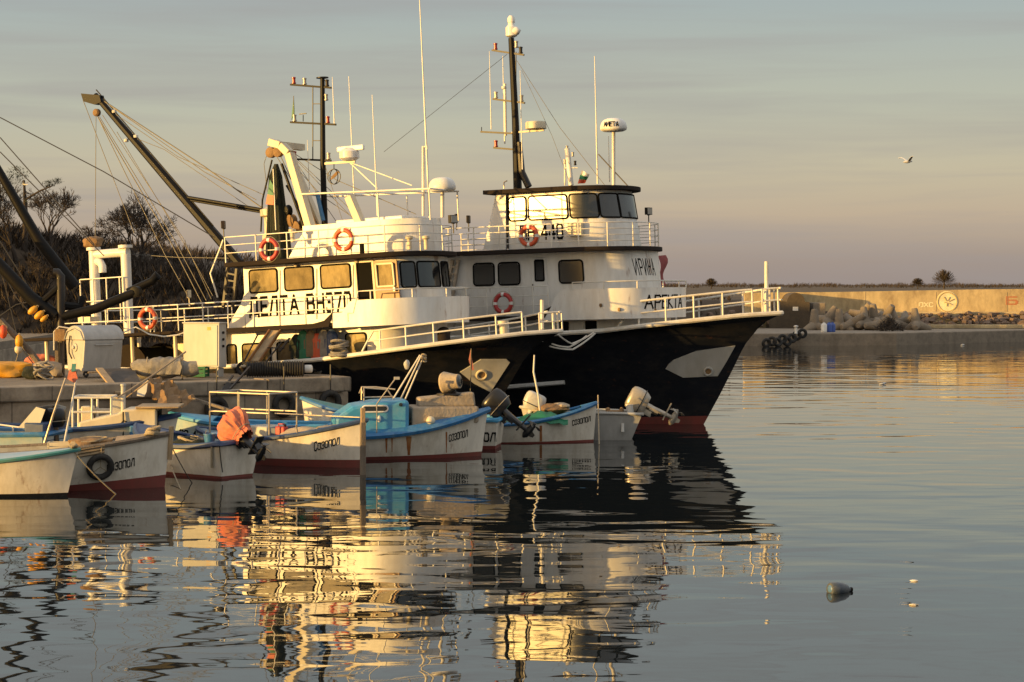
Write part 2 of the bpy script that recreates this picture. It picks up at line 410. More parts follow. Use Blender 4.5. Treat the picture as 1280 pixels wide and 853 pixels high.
class Wall:
    """a closed house wall with a path parameter in metres"""
    def __init__(s, path, z0, z1, rake=0.0, lean=0.0):
        s.p = path; s.z0, s.z1 = z0, z1; s.rake = rake; s.lean = lean; s.d = [0]
        for a, b in zip(path, path[1:]): s.d.append(s.d[-1] + math.hypot(b[0] - a[0], b[1] - a[1]))
        s.xmin = path[0][0]
        s.xs = max(q[0] for q in path)
    def top(s, x, y, z):
        k = (z - s.z0) / (s.z1 - s.z0)
        return V((x - s.rake * k * max(0, (x - s.xmin) / (s.xs - s.xmin)) ** 2, y * (1 - s.lean * k), z))
    def pt(s, a, z, off=0.0):
        a = max(0, min(a, s.d[-1] - 1e-6))
        i = max(j for j in range(len(s.d) - 1) if s.d[j] <= a)
        k = (a - s.d[i]) / (s.d[i + 1] - s.d[i]); p, q = s.p[i], s.p[i + 1]
        x, y = p[0] + (q[0] - p[0]) * k, p[1] + (q[1] - p[1]) * k
        tx, ty = q[0] - p[0], q[1] - p[1]; l = math.hypot(tx, ty)
        r = s.top(x, y, z); return r + V((ty / l, -tx / l, 0)) * off
    def nrm(s, a): return (s.pt(a, s.z0, 1.0) - s.pt(a, s.z0, 0.0))
    def solve(s, frame, px, z):
        hi = s.d[-1] * 0.72; a = 0.0; best = (1e9, 0); top = -1e9
        # walk forward along the visible side until the pixel column is reached or the wall turns out of sight
        while a < hi:
            x = frame.px(s.pt(a, z))[0]
            if x < top - .3: break
            top = max(top, x); e = abs(x - px)
            if e < best[0]: best = (e, a)
            a += 0.02
        return best[1]
    def solid(s, mb, n=4):
        rows = [[s.top(x, y, s.z0 + (s.z1 - s.z0) * k / n) for (x, y) in s.p] for k in range(n + 1)]
        m = len(s.p); vs = [p for r in rows for p in r]; fs = []
        for k in range(n):
            for j in range(m): fs.append([k * m + j, k * m + (j + 1) % m, (k + 1) * m + (j + 1) % m, (k + 1) * m + j])
        fs.append(list(range(m))); fs.append([n * m + j for j in range(m)])
        return mb.add(vs, fs)
    def window(s, parent, a0, a1, z0, z1, glass='glass', frame_m='gasket_shade_black', rad=0.09, t=0.02, name='window', skew=0.0):
        """rounded pane lying on the wall, with a raised frame round it"""
        w, h = a1 - a0, z1 - z0; rad = min(rad, w / 2.2, h / 2.2); out = []
        for cx, cz, s0 in ((a1 - rad, z1 - rad, 0), (a0 + rad, z1 - rad, 90), (a0 + rad, z0 + rad, 180), (a1 - rad, z0 + rad, 270)):
            for k in range(5):
                th = R(s0 + 22.5 * k); out.append((cx + rad * math.cos(th), cz + rad * math.sin(th)))
        # subdivide long edges so the pane follows the curved wall
        ring = []
        for (p, q) in zip(out, out[1:] + out[:1]):
            m = max(1, int(math.hypot(q[0] - p[0], q[1] - p[1]) / 0.12))
            for k in range(m): ring.append((p[0] + (q[0] - p[0]) * k / m, p[1] + (q[1] - p[1]) * k / m))
        sk = lambda a, z: a + skew * (z1 - z) / h
        f = MB().tube([s.pt(sk(a, z), z, t) for a, z in ring], 0.028, 6, closed=True).build('window_frame' if name == 'window' else name + '_frame', frame_m, parent)
        nx = max(2, int(w / 0.12)); g = MB(); P = []
        za, zb = z0, z1
        for i in range(nx + 1):
            a = a0 + w * i / nx; ins = 0.0
            e = min(a - a0, a1 - a)
            if e < rad: ins = rad - math.sqrt(max(0, rad * rad - (rad - e) ** 2))
            P.append([s.pt(sk(a, z), z, t) for z in (z0 + ins, (z0 + z1) / 2, z1 - ins)])
        g.grid(P); g.build('pane', glass, f)
        return f

def lamp_light(mb_parent, p, m, s=1.0):
    t = MB().lathe([(0.05 * s, 0), (0.085 * s, 0.01), (0.085 * s, 0.05 * s), (0.065 * s, 0.055 * s), (0.065 * s, 0.2 * s), (0.08 * s, 0.21 * s), (0.08 * s, 0.25 * s), (0.03 * s, 0.27 * s)], p, n=12).build('navigation_light', m, mb_parent)
    return t
def antenna(parent, p, h, r=0.016, m='white', lean=(0, 0)):
    p = V(p); q = p + V((lean[0], lean[1], h))
    return MB().tube([p, p + (q - p) * 0.35, q], [r * 1.5, r * 1.2, r * 0.6], 6).build('whip_antenna', m, parent)
def floodlight(parent, p, yaw=0, m='blackmetal'):
    p = V(p); o = MB().tube([p, p + V((0, 0, 0.28))], 0.02, 6).tube([p + V((0, 0, .28)), p + V((0, 0, .3))], 0.05, 8)
    o.box(p + V((0, 0, 0.42)), (0.1, 0.3, 0.24), yaw); ob = o.build('floodlight', m, parent)
    d = Matrix.Rotation(yaw, 3, 'Z') @ V((0.056, 0, 0))
    MB().box(p + V((0, 0, 0.42)) + d, (0.012, 0.26, 0.2), yaw).build('lens', 'clearlamp', ob)
    return ob
def rope(pts, r=0.02, n=6, sag=0.0, steps=10):
    pts = [V(p) for p in pts]; out = []
    for a, b in zip(pts, pts[1:]):
        for k in range(steps):
            t = k / steps; out.append(a.lerp(b, t) - V((0, 0, sag * 4 * t * (1 - t))))
    out.append(pts[-1]); return MB().tube(out, r, n)
# ================================================================ camera, light, sky
cam = bpy.data.cameras.new('camera'); co = bpy.data.objects.new('camera', cam); COL.objects.link(co)
co.location = (0, 0, CAM_H); co.rotation_euler = (R(90), 0, 0)
cam.sensor_width = 36; cam.lens = FPX / 1280 * 36; cam.shift_y = -68.5 / 1280
cam.clip_start = 0.5; cam.clip_end = 6000
SC.camera = co
sv = V((-math.sin(R(SUN_AZ)) * math.cos(R(SUN_EL)), -math.cos(R(SUN_AZ)) * math.cos(R(SUN_EL)), math.sin(R(SUN_EL))))
sl = bpy.data.lights.new('sun', 'SUN'); sl.energy = 5.0; sl.angle = R(0.6); sl.color = (1.0, 0.60, 0.17)
so = bpy.data.objects.new('sun', sl); COL.objects.link(so)
so.rotation_euler = sv.to_track_quat('Z', 'Y').to_euler(); so.location = (-60, -40, 40)
w = bpy.data.worlds.new('World'); SC.world = w; w.use_nodes = True
nt = w.node_tree; N = nt.nodes; Lk = nt.links
bg = N['Background']; bg.inputs['Strength'].default_value = 0.15
sk = N.new('ShaderNodeTexSky'); sk.sky_type = 'NISHITA'; sk.sun_disc = False
sk.sun_elevation = R(SUN_EL); sk.sun_rotation = R(180 + SUN_AZ); sk.altitude = 10
sk.air_density = 1.0; sk.dust_density = 2.6; sk.ozone_density = 1.2
tc = N.new('ShaderNodeTexCoord'); sx = N.new('ShaderNodeSeparateXYZ'); Lk.new(tc.outputs['Generated'], sx.inputs['Vector'])
# thin evening haze: a mauve band low down, a pale olive middle, a blue-grey top
ramp = N.new('ShaderNodeValToRGB'); Lk.new(sx.outputs['Z'], ramp.inputs['Fac'])
el = ramp.color_ramp.elements
SKYK = [(0.0, (0.250, 0.208, 0.190)), (0.014, (0.282, 0.230, 0.196)), (0.034, (0.392, 0.312, 0.228)), (0.056, (0.412, 0.362, 0.260)), (0.088, (0.362, 0.366, 0.296)), (0.14, (0.282, 0.322, 0.318)), (0.22, (0.35, 0.375, 0.37)), (0.4, (0.66, 0.64, 0.61)), (1.0, (0.62, 0.60, 0.58))]
el[0].position, el[0].color = SKYK[0][0], (*SKYK[0][1], 1); el[1].position, el[1].color = SKYK[-1][0], (*SKYK[-1][1], 1)
for p_, c_ in SKYK[1:-1]:
    e = el.new(p_); e.color = (*c_, 1)
# long thin cloud streaks
mpc = N.new('ShaderNodeMapping'); mpc.inputs['Scale'].default_value = (2.6, 2.6, 46); Lk.new(tc.outputs['Generated'], mpc.inputs['Vector'])
nz = N.new('ShaderNodeTexNoise'); nz.inputs['Scale'].default_value = 1.3; nz.inputs['Detail'].default_value = 5; nz.inputs['Roughness'].default_value = .55; nz.inputs['Distortion'].default_value = .35
Lk.new(mpc.outputs['Vector'], nz.inputs['Vector'])
cr = N.new('ShaderNodeMapRange'); cr.inputs['From Min'].default_value = 0.44; cr.inputs['From Max'].default_value = 0.72; cr.inputs['To Max'].default_value = 0.55
Lk.new(nz.outputs['Fac'], cr.inputs['Value'])
cl = N.new('ShaderNodeMix'); cl.data_type = 'RGBA'; Lk.new(cr.outputs['Result'], cl.inputs['Factor'])
Lk.new(ramp.outputs['Color'], cl.inputs['A']); cl.inputs['B'].default_value = (0.262, 0.24, 0.235, 1)
hz = N.new('ShaderNodeMix'); hz.data_type = 'RGBA'; hz.inputs['Factor'].default_value = 0.9
scl = N.new('ShaderNodeMix'); scl.data_type = 'RGBA'; scl.blend_type = 'MULTIPLY'; scl.inputs['Factor'].default_value = 1.0
Lk.new(cl.outputs['Result'], scl.inputs['A']); scl.inputs['B'].default_value = (6.67, 6.67, 6.67, 1)
dt = N.new('ShaderNodeVectorMath'); dt.operation = 'DOT_PRODUCT'; Lk.new(tc.outputs['Generated'], dt.inputs[0]); dt.inputs[1].default_value = sv
dr_ = N.new('ShaderNodeMapRange'); dr_.inputs['From Min'].default_value = 0.15; dr_.inputs['From Max'].default_value = 0.95; dr_.inputs['To Min'].default_value = 0.92; dr_.inputs['To Max'].default_value = 0.25
Lk.new(dt.outputs['Value'], dr_.inputs['Value']); Lk.new(dr_.outputs['Result'], hz.inputs['Factor'])
Lk.new(sk.outputs['Color'], hz.inputs['A']); Lk.new(scl.outputs['Result'], hz.inputs['B'])
Lk.new(hz.outputs['Result'], bg.inputs['Color'])
SC.view_settings.view_transform = 'Standard'; SC.view_settings.look = 'None'
SC.view_settings.exposure = 0.5; SC.view_settings.gamma = 1.0
SC.render.engine = 'CYCLES'
SC.cycles.use_denoising = True; SC.cycles.max_bounces = 6; SC.cycles.diffuse_bounces = 3; SC.cycles.glossy_bounces = 4
SC.cycles.caustics_reflective = False; SC.cycles.caustics_refractive = False; SC.cycles.sample_clamp_indirect = 6
SC.cycles.use_adaptive_sampling = True; SC.cycles.adaptive_threshold = 0.01

# ================================================================ water
wm = bpy.data.materials.new('harbour_water'); wm.use_nodes = True
nt = wm.node_tree; N = nt.nodes; Lk = nt.links; b = N['Principled BSDF']
b.inputs['Base Color'].default_value = (0.010, 0.013, 0.014, 1); b.inputs['Roughness'].default_value = 0.015; b.inputs['IOR'].default_value = 1.55
tc = N.new('ShaderNodeTexCoord')
def wave(scale, rot, dist, detail=2.0, rough=0.45, distort=0.4):
    mp = N.new('ShaderNodeMapping'); Lk.new(tc.outputs['Object'], mp.inputs['Vector'])
    mp.inputs['Scale'].default_value = (*scale, 1); mp.inputs['Rotation'].default_value = (0, 0, R(rot))
    n = N.new('ShaderNodeTexNoise'); n.inputs['Scale'].default_value = 1; n.inputs['Detail'].default_value = detail
    n.inputs['Roughness'].default_value = rough; n.inputs['Distortion'].default_value = distort
    Lk.new(mp.outputs['Vector'], n.inputs['Vector'])
    m = N.new('ShaderNodeMath'); m.operation = 'MULTIPLY'; m.inputs[1].default_value = dist; Lk.new(n.outputs['Fac'], m.inputs[0])
    return m.outputs[0]
def addn(a, c):
    m = N.new('ShaderNodeMath'); m.operation = 'ADD'; Lk.new(a, m.inputs[0]); Lk.new(c, m.inputs[1]); return m.outputs[0]
# calm patches and ruffled patches
mpp = N.new('ShaderNodeMapping'); Lk.new(tc.outputs['Object'], mpp.inputs['Vector']); mpp.inputs['Scale'].default_value = (0.05, 0.13, 1)
np_ = N.new('ShaderNodeTexNoise'); np_.inputs['Scale'].default_value = 1; np_.inputs['Detail'].default_value = 3; Lk.new(mpp.outputs['Vector'], np_.inputs['Vector'])
pr = N.new('ShaderNodeMapRange'); pr.inputs['From Min'].default_value = 0.35; pr.inputs['From Max'].default_value = 0.65; pr.inputs['To Min'].default_value = 0.45; pr.inputs['To Max'].default_value = 1.25
Lk.new(np_.outputs['Fac'], pr.inputs['Value'])
hgt = addn(addn(wave((0.42, 0.72), 6, 0.030, 0.6), wave((0.8, 1.9), -9, 0.0042, 1.0)), wave((2.2, 5.0), 4, 0.0003, 1.0))
hm = N.new('ShaderNodeMath'); hm.operation = 'MULTIPLY'; Lk.new(hgt, hm.inputs[0]); Lk.new(pr.outputs['Result'], hm.inputs[1])
bp = N.new('ShaderNodeBump'); bp.inputs['Strength'].default_value = 1.0; bp.inputs['Distance'].default_value = 1.0
Lk.new(hm.outputs[0], bp.inputs['Height']); Lk.new(bp.outputs['Normal'], b.inputs['Normal'])
struct(MB().grid([[(x, y, 0) for y in (-60, 0, 100, 300, 3000)] for x in (-2500, -60, 60, 2500)]).build('water', wm, None, smooth=0))
struct(MB().grid([[(x, y, -3) for y in (-60, 3000)] for x in (-2500, 2500)]).build('sea_bed', 'graywood', None, smooth=0))

# ================================================================ land
def sstep(a, b_, x):
    t = max(0, min(1, (x - a) / (b_ - a))); return t * t * (3 - 2 * t)
COAST = [(-400, 96), (-60, 104), (-20, 112), (-6, 128), (8, 152), (16, 166), (22, 171), (60, 171), (400, 260)]
CREST = [(-400, 5), (-80, 7.5), (-42, 8.0), (-30.7, 7.2), (-26.7, 5.6), (-22, 4.5), (-17.8, 4.0), (0, 3.7), (20, 3.3), (60, 3.3), (400, 3.6)]
def land(x, y):
    d = y - interp(COAST, x)
    if d < 0: return -1.2 + 0.02 * d
    z = -1.2 + (interp(CREST, x) + 1.2) * sstep(-1, 11 if x < 5 else 6, d)
    z += (4.75 - interp(CREST, x)) * sstep(60, 520, d) if interp(CREST, x) < 4.75 else 0
    if d > 3: z += 0.18 * math.sin(x * 0.35 + y * 0.21) * math.sin(y * 0.13 - x * 0.1) * min(1, d / 20)
    return z
lm = M['scrub']
fieldm = mat('dry_grass_field', (0.075, 0.050, 0.029), 0.95, dirt=(0.035, 0.025, 0.017), dirt_amt=0.8, scale=0.12, bump=0.5, bscale=1.5)
xs = [-400 + 20 * i for i in range(15)] + [-100 + 2 * i for i in range(100)] + [100 + 15 * i for i in range(24)]
ys = [96 + 2 * i for i in range(55)] + [206 + 12 * i for i in range(20)] + [446 + 60 * i for i in range(20)]
struct(MB().grid([[(x, y, land(x, y)) for y in ys] for x in xs]).build('hill', fieldm, None, smooth=60))
# winter scrub on the near bank: too many stems to count
rnd = random.Random(3); mb = MB()
def twig_tuft(mb, p, h, n, rnd, spread=0.6):
    for _ in range(n):
        a = rnd.uniform(0, 6.283); s_ = rnd.uniform(0.2, 1) * spread * h
        q = p + V((math.cos(a) * s_, math.sin(a) * s_, h * rnd.uniform(0.45, 1.0)))
        m_ = p.lerp(q, 0.55) + V((rnd.uniform(-.1, .1), rnd.uniform(-.1, .1), .06)) * h
        wd = 0.010 + 0.014 * h * rnd.random(); b_ = a + 1.57
        sd = V((math.cos(b_) * wd, math.sin(b_) * wd, 0))
        mb.add([p + sd, p - sd, m_ - sd * 1.8 + V((0, 0, wd)), m_ + sd * 1.8, q], [[0, 1, 2, 3], [3, 2, 4]])
for _ in range(4200):
    x = rnd.uniform(-46, -4); y = interp(COAST, x) + rnd.uniform(1.5, 30)
    twig_tuft(mb, V((x, y, land(x, y) - .05)), rnd.uniform(0.5, 1.7), 13, rnd, .75)
for _ in range(260):
    x = rnd.uniform(-4, 20); y = interp(COAST, x) + rnd.uniform(2, 26)
    twig_tuft(mb, V((x, y, land(x, y) - .05)), rnd.uniform(0.3, 0.8), 6, rnd)
for _ in range(3200):
    d = rnd.uniform(18, 150); x = rnd.uniform(-75, -6) - d * .12; y = interp(COAST, x) + d
    twig_tuft(mb, V((x, y, land(x, y) - .05)), rnd.uniform(0.5, 1.3) * (1 + d / 200), 6, rnd, .8)
struct(mb.build('scrub', 'scrub', None, smooth=0, recalc=False), 'stuff')
mb = MB(); rnd = random.Random(5)
for _ in range(1500):
    px = rnd.uniform(780, 1330); Y = rnd.uniform(480, 640); x = (px - 640) / FPX * Y
    big = 0.5 + 0.5 * math.sin(px * 0.043) * math.sin(px * 0.11 + 1)
    twig_tuft(mb, V((x, Y, land(x, Y) - .1)), rnd.uniform(0.5, 1.0) + 0.9 * big * rnd.random(), 8, rnd, 1.0)
struct(mb.build('hedge_belt', 'scrub', None, smooth=0, recalc=False), 'stuff')

def bare_tree(name, label, base, height, spread, seed, group='bare winter trees on the hill', depth=6, lean=0.0, twig=0.02, r0=None, dens=3):
    rnd = random.Random(seed); base = V(base)
    t = thing(name, label, 'tree', base, group=group)
    tr = MB(); cr_ = MB()
    r0 = r0 or height * 0.035
    def grow(p, d, l, r, k):
        n = 3; pts = [p]; q = p; dd = d
        for i in range(n):
            dd = (dd + V((rnd.uniform(-.28, .28), rnd.uniform(-.28, .28), rnd.uniform(-.08, .2)))).normalized()
            q = q + dd * (l / n); pts.append(q)
        r1 = max(twig * 0.6, r * 0.62)
        (tr if k <= 1 else cr_).tube(pts, [r + (r1 - r) * i / n for i in range(n + 1)], 7 if k <= 1 else 4 if k < 4 else 3, cap=False)
        if k >= depth: return
        m = dens if k < 3 else rnd.choice((2, 3, 3))
        for i in range(m):
            a = rnd.uniform(0, 6.283); tilt = rnd.uniform(0.35, 1.0) * spread
            o = dd.orthogonal().normalized(); o = Matrix.Rotation(a, 3, dd) @ o
            nd = (dd * math.cos(tilt) + o * math.sin(tilt)).normalized()
            st = pts[-1] if i == 0 else pts[rnd.choice((2, 3, 3))]
            grow(st, nd, l * rnd.uniform(0.62, 0.86), max(twig, r1 * rnd.uniform(0.65, 0.95)), k + 1)
    grow(V((0, 0, -0.3)), V((lean, 0, 1)).normalized(), height * 0.27, r0, 0)
    tr.build('trunk', 'bark', t); cr_.build('crown', 'bark', t, smooth=0, recalc=False)
    return t
def on_land(px, Y): x = (px - 640) / FPX * Y; return V((x, Y, land(x, Y)))
bare_tree('bare_tree', 'broad leafless oak with gnarled limbs, behind the white pipe gantry', on_land(176, 126), 5.6, 0.85, 11, dens=4, depth=7, twig=.014)
bare_tree('bare_tree', 'leafless tree with fine upright twigs, rising behind the dark derrick booms', on_land(68, 124), 5.4, 0.6, 4, depth=7, twig=.013)
bare_tree('bare_tree', 'small thin leafless tree just above the rusty net drum', on_land(124, 130), 3.9, 0.6, 8, depth=5)
bare_tree('bare_tree', 'low spreading leafless tree right of the broad oak', on_land(214, 125), 3.2, 0.9, 21, depth=6, twig=.014)
bare_tree('bare_tree', 'tall leafless tree at the very left edge of the photo', on_land(22, 119), 5.0, 0.6, 31, depth=7, twig=.013)
bare_tree('bare_tree', 'squat leafless bush-like tree near the trawler stern ladder', on_land(250, 122), 1.9, 0.9, 37, depth=5)
for px, Y, h, sd, lab in ((100, 128, 3.0, 51, 'thin leafless sapling between the derrick boom and the pipe gantry'), (48, 117, 3.4, 52, 'many-stemmed leafless tree on the slope left of the derrick post'), (150, 132, 3.2, 53, 'hazy leafless tree just left of the broad oak'), (232, 128, 2.3, 54, 'leafless shrub on the low ridge under the boom wires'), (196, 135, 2.8, 55, 'leafless tree at the right side of the broad oak'), (84, 118, 2.6, 56, 'low leafless thicket tree above the post of the pipe derrick')):
    bare_tree('bare_tree', lab, on_land(px, Y), h, .7, sd, depth=6, twig=.012)
def domed_tree(name, label, base, wdt, h, seed):
    rnd = random.Random(seed); t = thing(name, label, 'tree', base)
    MB().tube([(0, 0, -0.3), (0.1, 0, h * .3), (-0.1, 0, h * .5)], [h * .06, h * .045, h * .03], 7).build('trunk', 'bark', t)
    mb = MB()
    for _ in range(1500):
        a = rnd.uniform(0, 6.283); u = rnd.random() ** .5; e = rnd.uniform(0, 1.5)
        q = V((math.cos(a) * math.cos(e) * u * wdt / 2, math.sin(a) * math.cos(e) * u * wdt / 2, h * .22 + math.sin(e) * u * h * .78))
        st = V((q.x * .4, q.y * .4, h * .3 + (q.z - h * .3) * .35))
        wv = V((rnd.uniform(-1, 1), rnd.uniform(-1, 1), rnd.uniform(-.3, .3))) * 0.045
        mb.add([st, q + wv, q - wv], [[0, 1, 2]])
    mb.build('crown', 'bark', t, smooth=0, recalc=False); return t
domed_tree('bare_tree', 'lone round-topped leafless tree on the horizon above the sunlit wall', on_land(1180, 430), 6.2, 4.4, 2)
for px, lab in ((889, 'small rounded bush on the horizon beyond the trawler bow'), (1147, 'low dark bush on the horizon left of the lone tree')):
    t = domed_tree('bush', lab, on_land(px, 440), 3.6, 2.3, px); t['category'] = 'bush'
# dark pine at the left edge
t = thing('pine_tree', 'dark evergreen pine with a long side branch, behind the derrick boom', 'tree', on_land(30, 121))
MB().tube([(0, 0, -.3), (.1, 0, 2), (0, 0, 4.2)], [.22, .16, .06], 7).tube([(.05, 0, 3.0), (1.0, -.1, 3.55), (1.75, -.1, 3.85)], [.08, .06, .03], 6).build('trunk', 'bark', t)
mb = MB(); rnd = random.Random(9)
for cx, cz, rx, rz_, n in ((-.9, 3.9, 1.0, .45, 500), (-.4, 4.6, .8, .4, 400), (-1.6, 3.2, 1.0, .5, 500), (.1, 3.1, .7, .35, 250), (1.5, 3.95, .55, .2, 260), (-1.2, 2.2, 1.1, .5, 400), (2.0, 4.1, .35, .16, 140)):
    for _ in range(n):
        a = rnd.uniform(0, 6.283); e = rnd.uniform(-1.57, 1.57); u = rnd.random() ** .4
        p = V((cx + math.cos(a) * math.cos(e) * rx * u, math.sin(a) * math.cos(e) * rx * u, cz + math.sin(e) * rz_ * u))
        d = V((rnd.uniform(-1, 1), rnd.uniform(-1, 1), rnd.uniform(-.2, .8))) * .22; s_ = V((rnd.uniform(-1, 1), rnd.uniform(-1, 1), 0)) * .03
        mb.add([p - s_, p + s_, p + d], [[0, 1, 2]])
mb.build('crown', 'pine', t, smooth=0, recalc=False)

# ================================================================ breakwater wall, apron, tetrapods
WY = 172.0
wallm = mat('sunny_wall_concrete', (0.56, 0.44, 0.25), 0.9, dirt=(0.17, 0.115, 0.065), dirt_amt=0.85, scale=0.75, streak=2.0, bump=0.5, bscale=2, rust=.35, var=.14)
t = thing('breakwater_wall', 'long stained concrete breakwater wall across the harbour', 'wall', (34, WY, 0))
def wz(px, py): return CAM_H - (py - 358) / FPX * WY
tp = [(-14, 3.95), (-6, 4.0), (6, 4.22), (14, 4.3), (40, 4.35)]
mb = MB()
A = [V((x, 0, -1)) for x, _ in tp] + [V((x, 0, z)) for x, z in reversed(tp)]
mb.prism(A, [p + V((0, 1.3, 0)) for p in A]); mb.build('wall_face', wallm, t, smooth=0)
mb = MB(); mb.box((13, 0.55, 4.35), (54, 1.5, 0.14), 0); 
mb = MB()
for k in range(9): mb.box((-9.7 + 6.1 * k, -.008, 3.1), (.035, .02, 1.8))
mb.build('wall_joints', 'concrete', t, smooth=0)
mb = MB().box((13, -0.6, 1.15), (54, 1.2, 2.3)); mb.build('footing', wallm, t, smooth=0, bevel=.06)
def wfn(px0, px1, py0, py1):
    def fn(u, v_):
        px = px0 + (px1 - px0) * u; py = py0 + (py1 - py0) * v_
        return at(px, py, WY) - V((34, WY, 0)) , V((0, -1, 0))
    return fn
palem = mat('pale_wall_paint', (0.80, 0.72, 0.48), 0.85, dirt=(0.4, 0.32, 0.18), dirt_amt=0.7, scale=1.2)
c = at(1184, 377.5, WY) - V((34, WY, 0))
em = MB().lathe([(0.93, 0), (0.93, 0.02), (0.8, 0.028), (0.0, 0.03)], c, (0, -1, 0), 40).build('emblem', palem, t)
mb = MB().torus(c + V((0, -.035, 0)), (0, 1, 0), 0.82, 0.05, 36, 6); 
for a, l in ((20, .5), (75, .35), (140, .55), (200, .4), (250, .5), (310, .45)):
    d = V((math.cos(R(a)), 0, math.sin(R(a)))); mb.beam(c + d * .1 + V((0, -.045, 0)), c + d * l + V((.1, -.045, .08)), .14, .04)
mb.build('emblem_figure', mat('emblem_ochre', (.55, .42, .2), .85), em)
lettering('ОХС', wfn(1149, 1166, 383.5, 378.5), t, m=palem, w=.2, name='painted_letters')
lettering('Б', wfn(1259, 1271, 380.5, 371.5), t, m=mat('faded_red_paint', (0.42, 0.17, 0.085), 0.85), w=.2, name='painted_letter')
struct(rope([at(930, 434.2, 0) if False else V((0, 0, -9)), V((0, .1, -9))], .01).build('pier_base', 'concrete')) if False else None
# apron (landing) in front of the wall
apm = M['concrete']
a0, a1, a2 = V((14.0, 149.6, 0)), V((29.3, 152.4, 0)), V((44, 164.5, 0))
front = [a0, V((20.5, 150.8, 0)), a1, a2, V((60, 175, 0))]
poly = [V((p.x, p.y, 0)) for p in front] + [V((60, 172.5, 0)), V((12, 172.5, 0)), V((11, 152, 0))]
poly = [p for p in poly if True]
poly[4] = V((58, 172.2, 0))
mb = MB(); mb.prism([p + V((0, 0, -1.5)) for p in poly], [p + V((0, 0, 0.95)) for p in poly])
struct(mb.build('pier', apm, None, smooth=0, bevel=.08))
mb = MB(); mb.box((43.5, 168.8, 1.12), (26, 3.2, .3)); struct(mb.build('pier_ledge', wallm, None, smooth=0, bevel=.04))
# rubble under the wall
rnd = random.Random(12); mb = MB()
for _ in range(520):
    x = rnd.uniform(13, 52); k = rnd.random(); y = WY - 1.3 - k * 2.4; z = 2.15 - k * 1.05 + rnd.uniform(-.1, .1)
    if 21 < x < 34 and k > .6: continue
    s_ = rnd.uniform(.16, .42)
    mb.blob((x, y, z), (s_, s_ * .8, s_ * rnd.uniform(.5, .8)), rnd.random(), .25, 7, 4, Matrix.Rotation(rnd.uniform(0, 3), 3, 'Z'))
struct(mb.build('rubble', 'stone', None, smooth=20), 'stuff')
# dark arch built up as an added hut, jutting out to shade the wall
t = thing('shade_hut', 'dark arch-fronted hut with a small white sign, added to shade the wall end', 'hut', at(995, 395, 168.5) * V((1, 1, 0)))
o0 = t.location.copy(); prof = []
for dx, z in ((-2.2, 0.9), (-2.2, 3.2), (-1.3, 3.25)): prof.append(V((dx, 0, z)))
for i in range(9):
    a = R(180 - 22.5 * i); prof.append(V((math.cos(a) * .75, 0, 3.2 + .75 * max(0, math.sin(a)))))
for dx, z in ((1.15, 3.15), (1.2, 0.9)): prof.append(V((dx, 0, z)))
MB().prism(prof, [p + V((0, 4.2, 0)) for p in prof]).build('wall', mat('shade_hut_wall', (0.085, 0.065, 0.045), 0.95, dirt=(0.05, 0.04, 0.03), dirt_amt=.8, scale=2, bump=.6, bscale=5), t, smooth=0)
MB().box((-.05, -.03, 2.6), (.45, .05, .33)).build('sign_plate', 'white', t, smooth=0)
t = thing('shade_block', 'square block added for the dark patch between the arched hut and sunlit wall', 'block', at(1024, 395, 169) * V((1, 1, 0)))  # added block in place of a dark, shadow-like patch beside the hut
MB().box((0, 1.5, 1.95), (1.1, 3, 2.3)).build('block', 'concrete', t, smooth=0, bevel=.06)
# concrete tetrapods
def tetrapod_mesh():
    mb = MB(); dirs = [V((0, 0, 1))] + [V((math.cos(R(a)) * .943, math.sin(R(a)) * .943, -.333)) for a in (90, 210, 330)]
    for d in dirs: mb.lathe([(.40, 0), (.37, .3), (.25, 1.2), (.19, 1.27), (0.0, 1.28)], (0, 0, 0), d, 12)
    mb.blob((0, 0, 0), (.44, .44, .44), 1, .02, 14, 8); return mb
tet = None; tm = mat('tetrapod_concrete', (0.25, 0.20, 0.145), 0.92, dirt=(0.13, 0.105, 0.08), dirt_amt=.8, scale=1.3, bump=.5, bscale=5)
TP = [(1018, 408, 162, 0.2, (0, 0), 'leftmost of the grey tetrapods, lying apart in shade'),
      (1034, 401, 164, 1.1, (.5, .2), 'grey tetrapod behind the white drum'),
      (1049, 407, 162, 2.0, (0, 0), 'grey tetrapod behind the two blue drums'),
      (1066, 405, 162, .6, (.9, .4), 'grey tetrapod tipped over in the middle of the row'),
      (1080, 404, 162, 2.6, (.2, .1), 'sunlit tetrapod with one leg straight up, left of the brush heap'),
      (1080, 395, 166, .9, (.6, -.4), 'tetrapod peeking above the others near the wall'),
      (1093, 400, 163, 3.4, (1.7, .2), 'tetrapod raising a thick tilted leg above the brush heap'),
      (1107, 398, 163, 4.4, (-.5, .5), 'tetrapod with its leg leaning left above the brush heap'),
      (1099, 407, 161, 1.9, (.3, 1.2), 'tetrapod half hidden by the brush heap'),
      (1119, 405, 163, 5.1, (.1, -.3), 'tetrapod right behind the brush heap'),
      (1131, 403, 164, .3, (1.1, .6), 'dark tetrapod in shade right of the brush heap'),
      (1145, 406, 162, 2.9, (.15, .1), 'rightmost of the grey tetrapods, standing apart')]
for px, py, Y, rz, (rx, ry), lab in TP:
    if tet is None:
        o = thing('tetrapod', lab, 'tetrapod', group='concrete tetrapods piled on the pier'); tetrapod_mesh().build('legs', tm, o); tet = o
    else: o = copy_tree(tet)
    o['label'] = lab; p = at(px, py, Y); o.location = (p.x, Y, max(1.32, min(p.z, 2.5))); o.rotation_euler = (rx, ry, rz); o.scale = (1.05, 1.05, 1.05)
mb = MB(); rnd = random.Random(2); bp_ = at(1112, 413, 158)
t = thing('brush_heap', 'tangled heap of dry branches in front of the tetrapods', 'brush heap', (bp_.x, 158, .95))
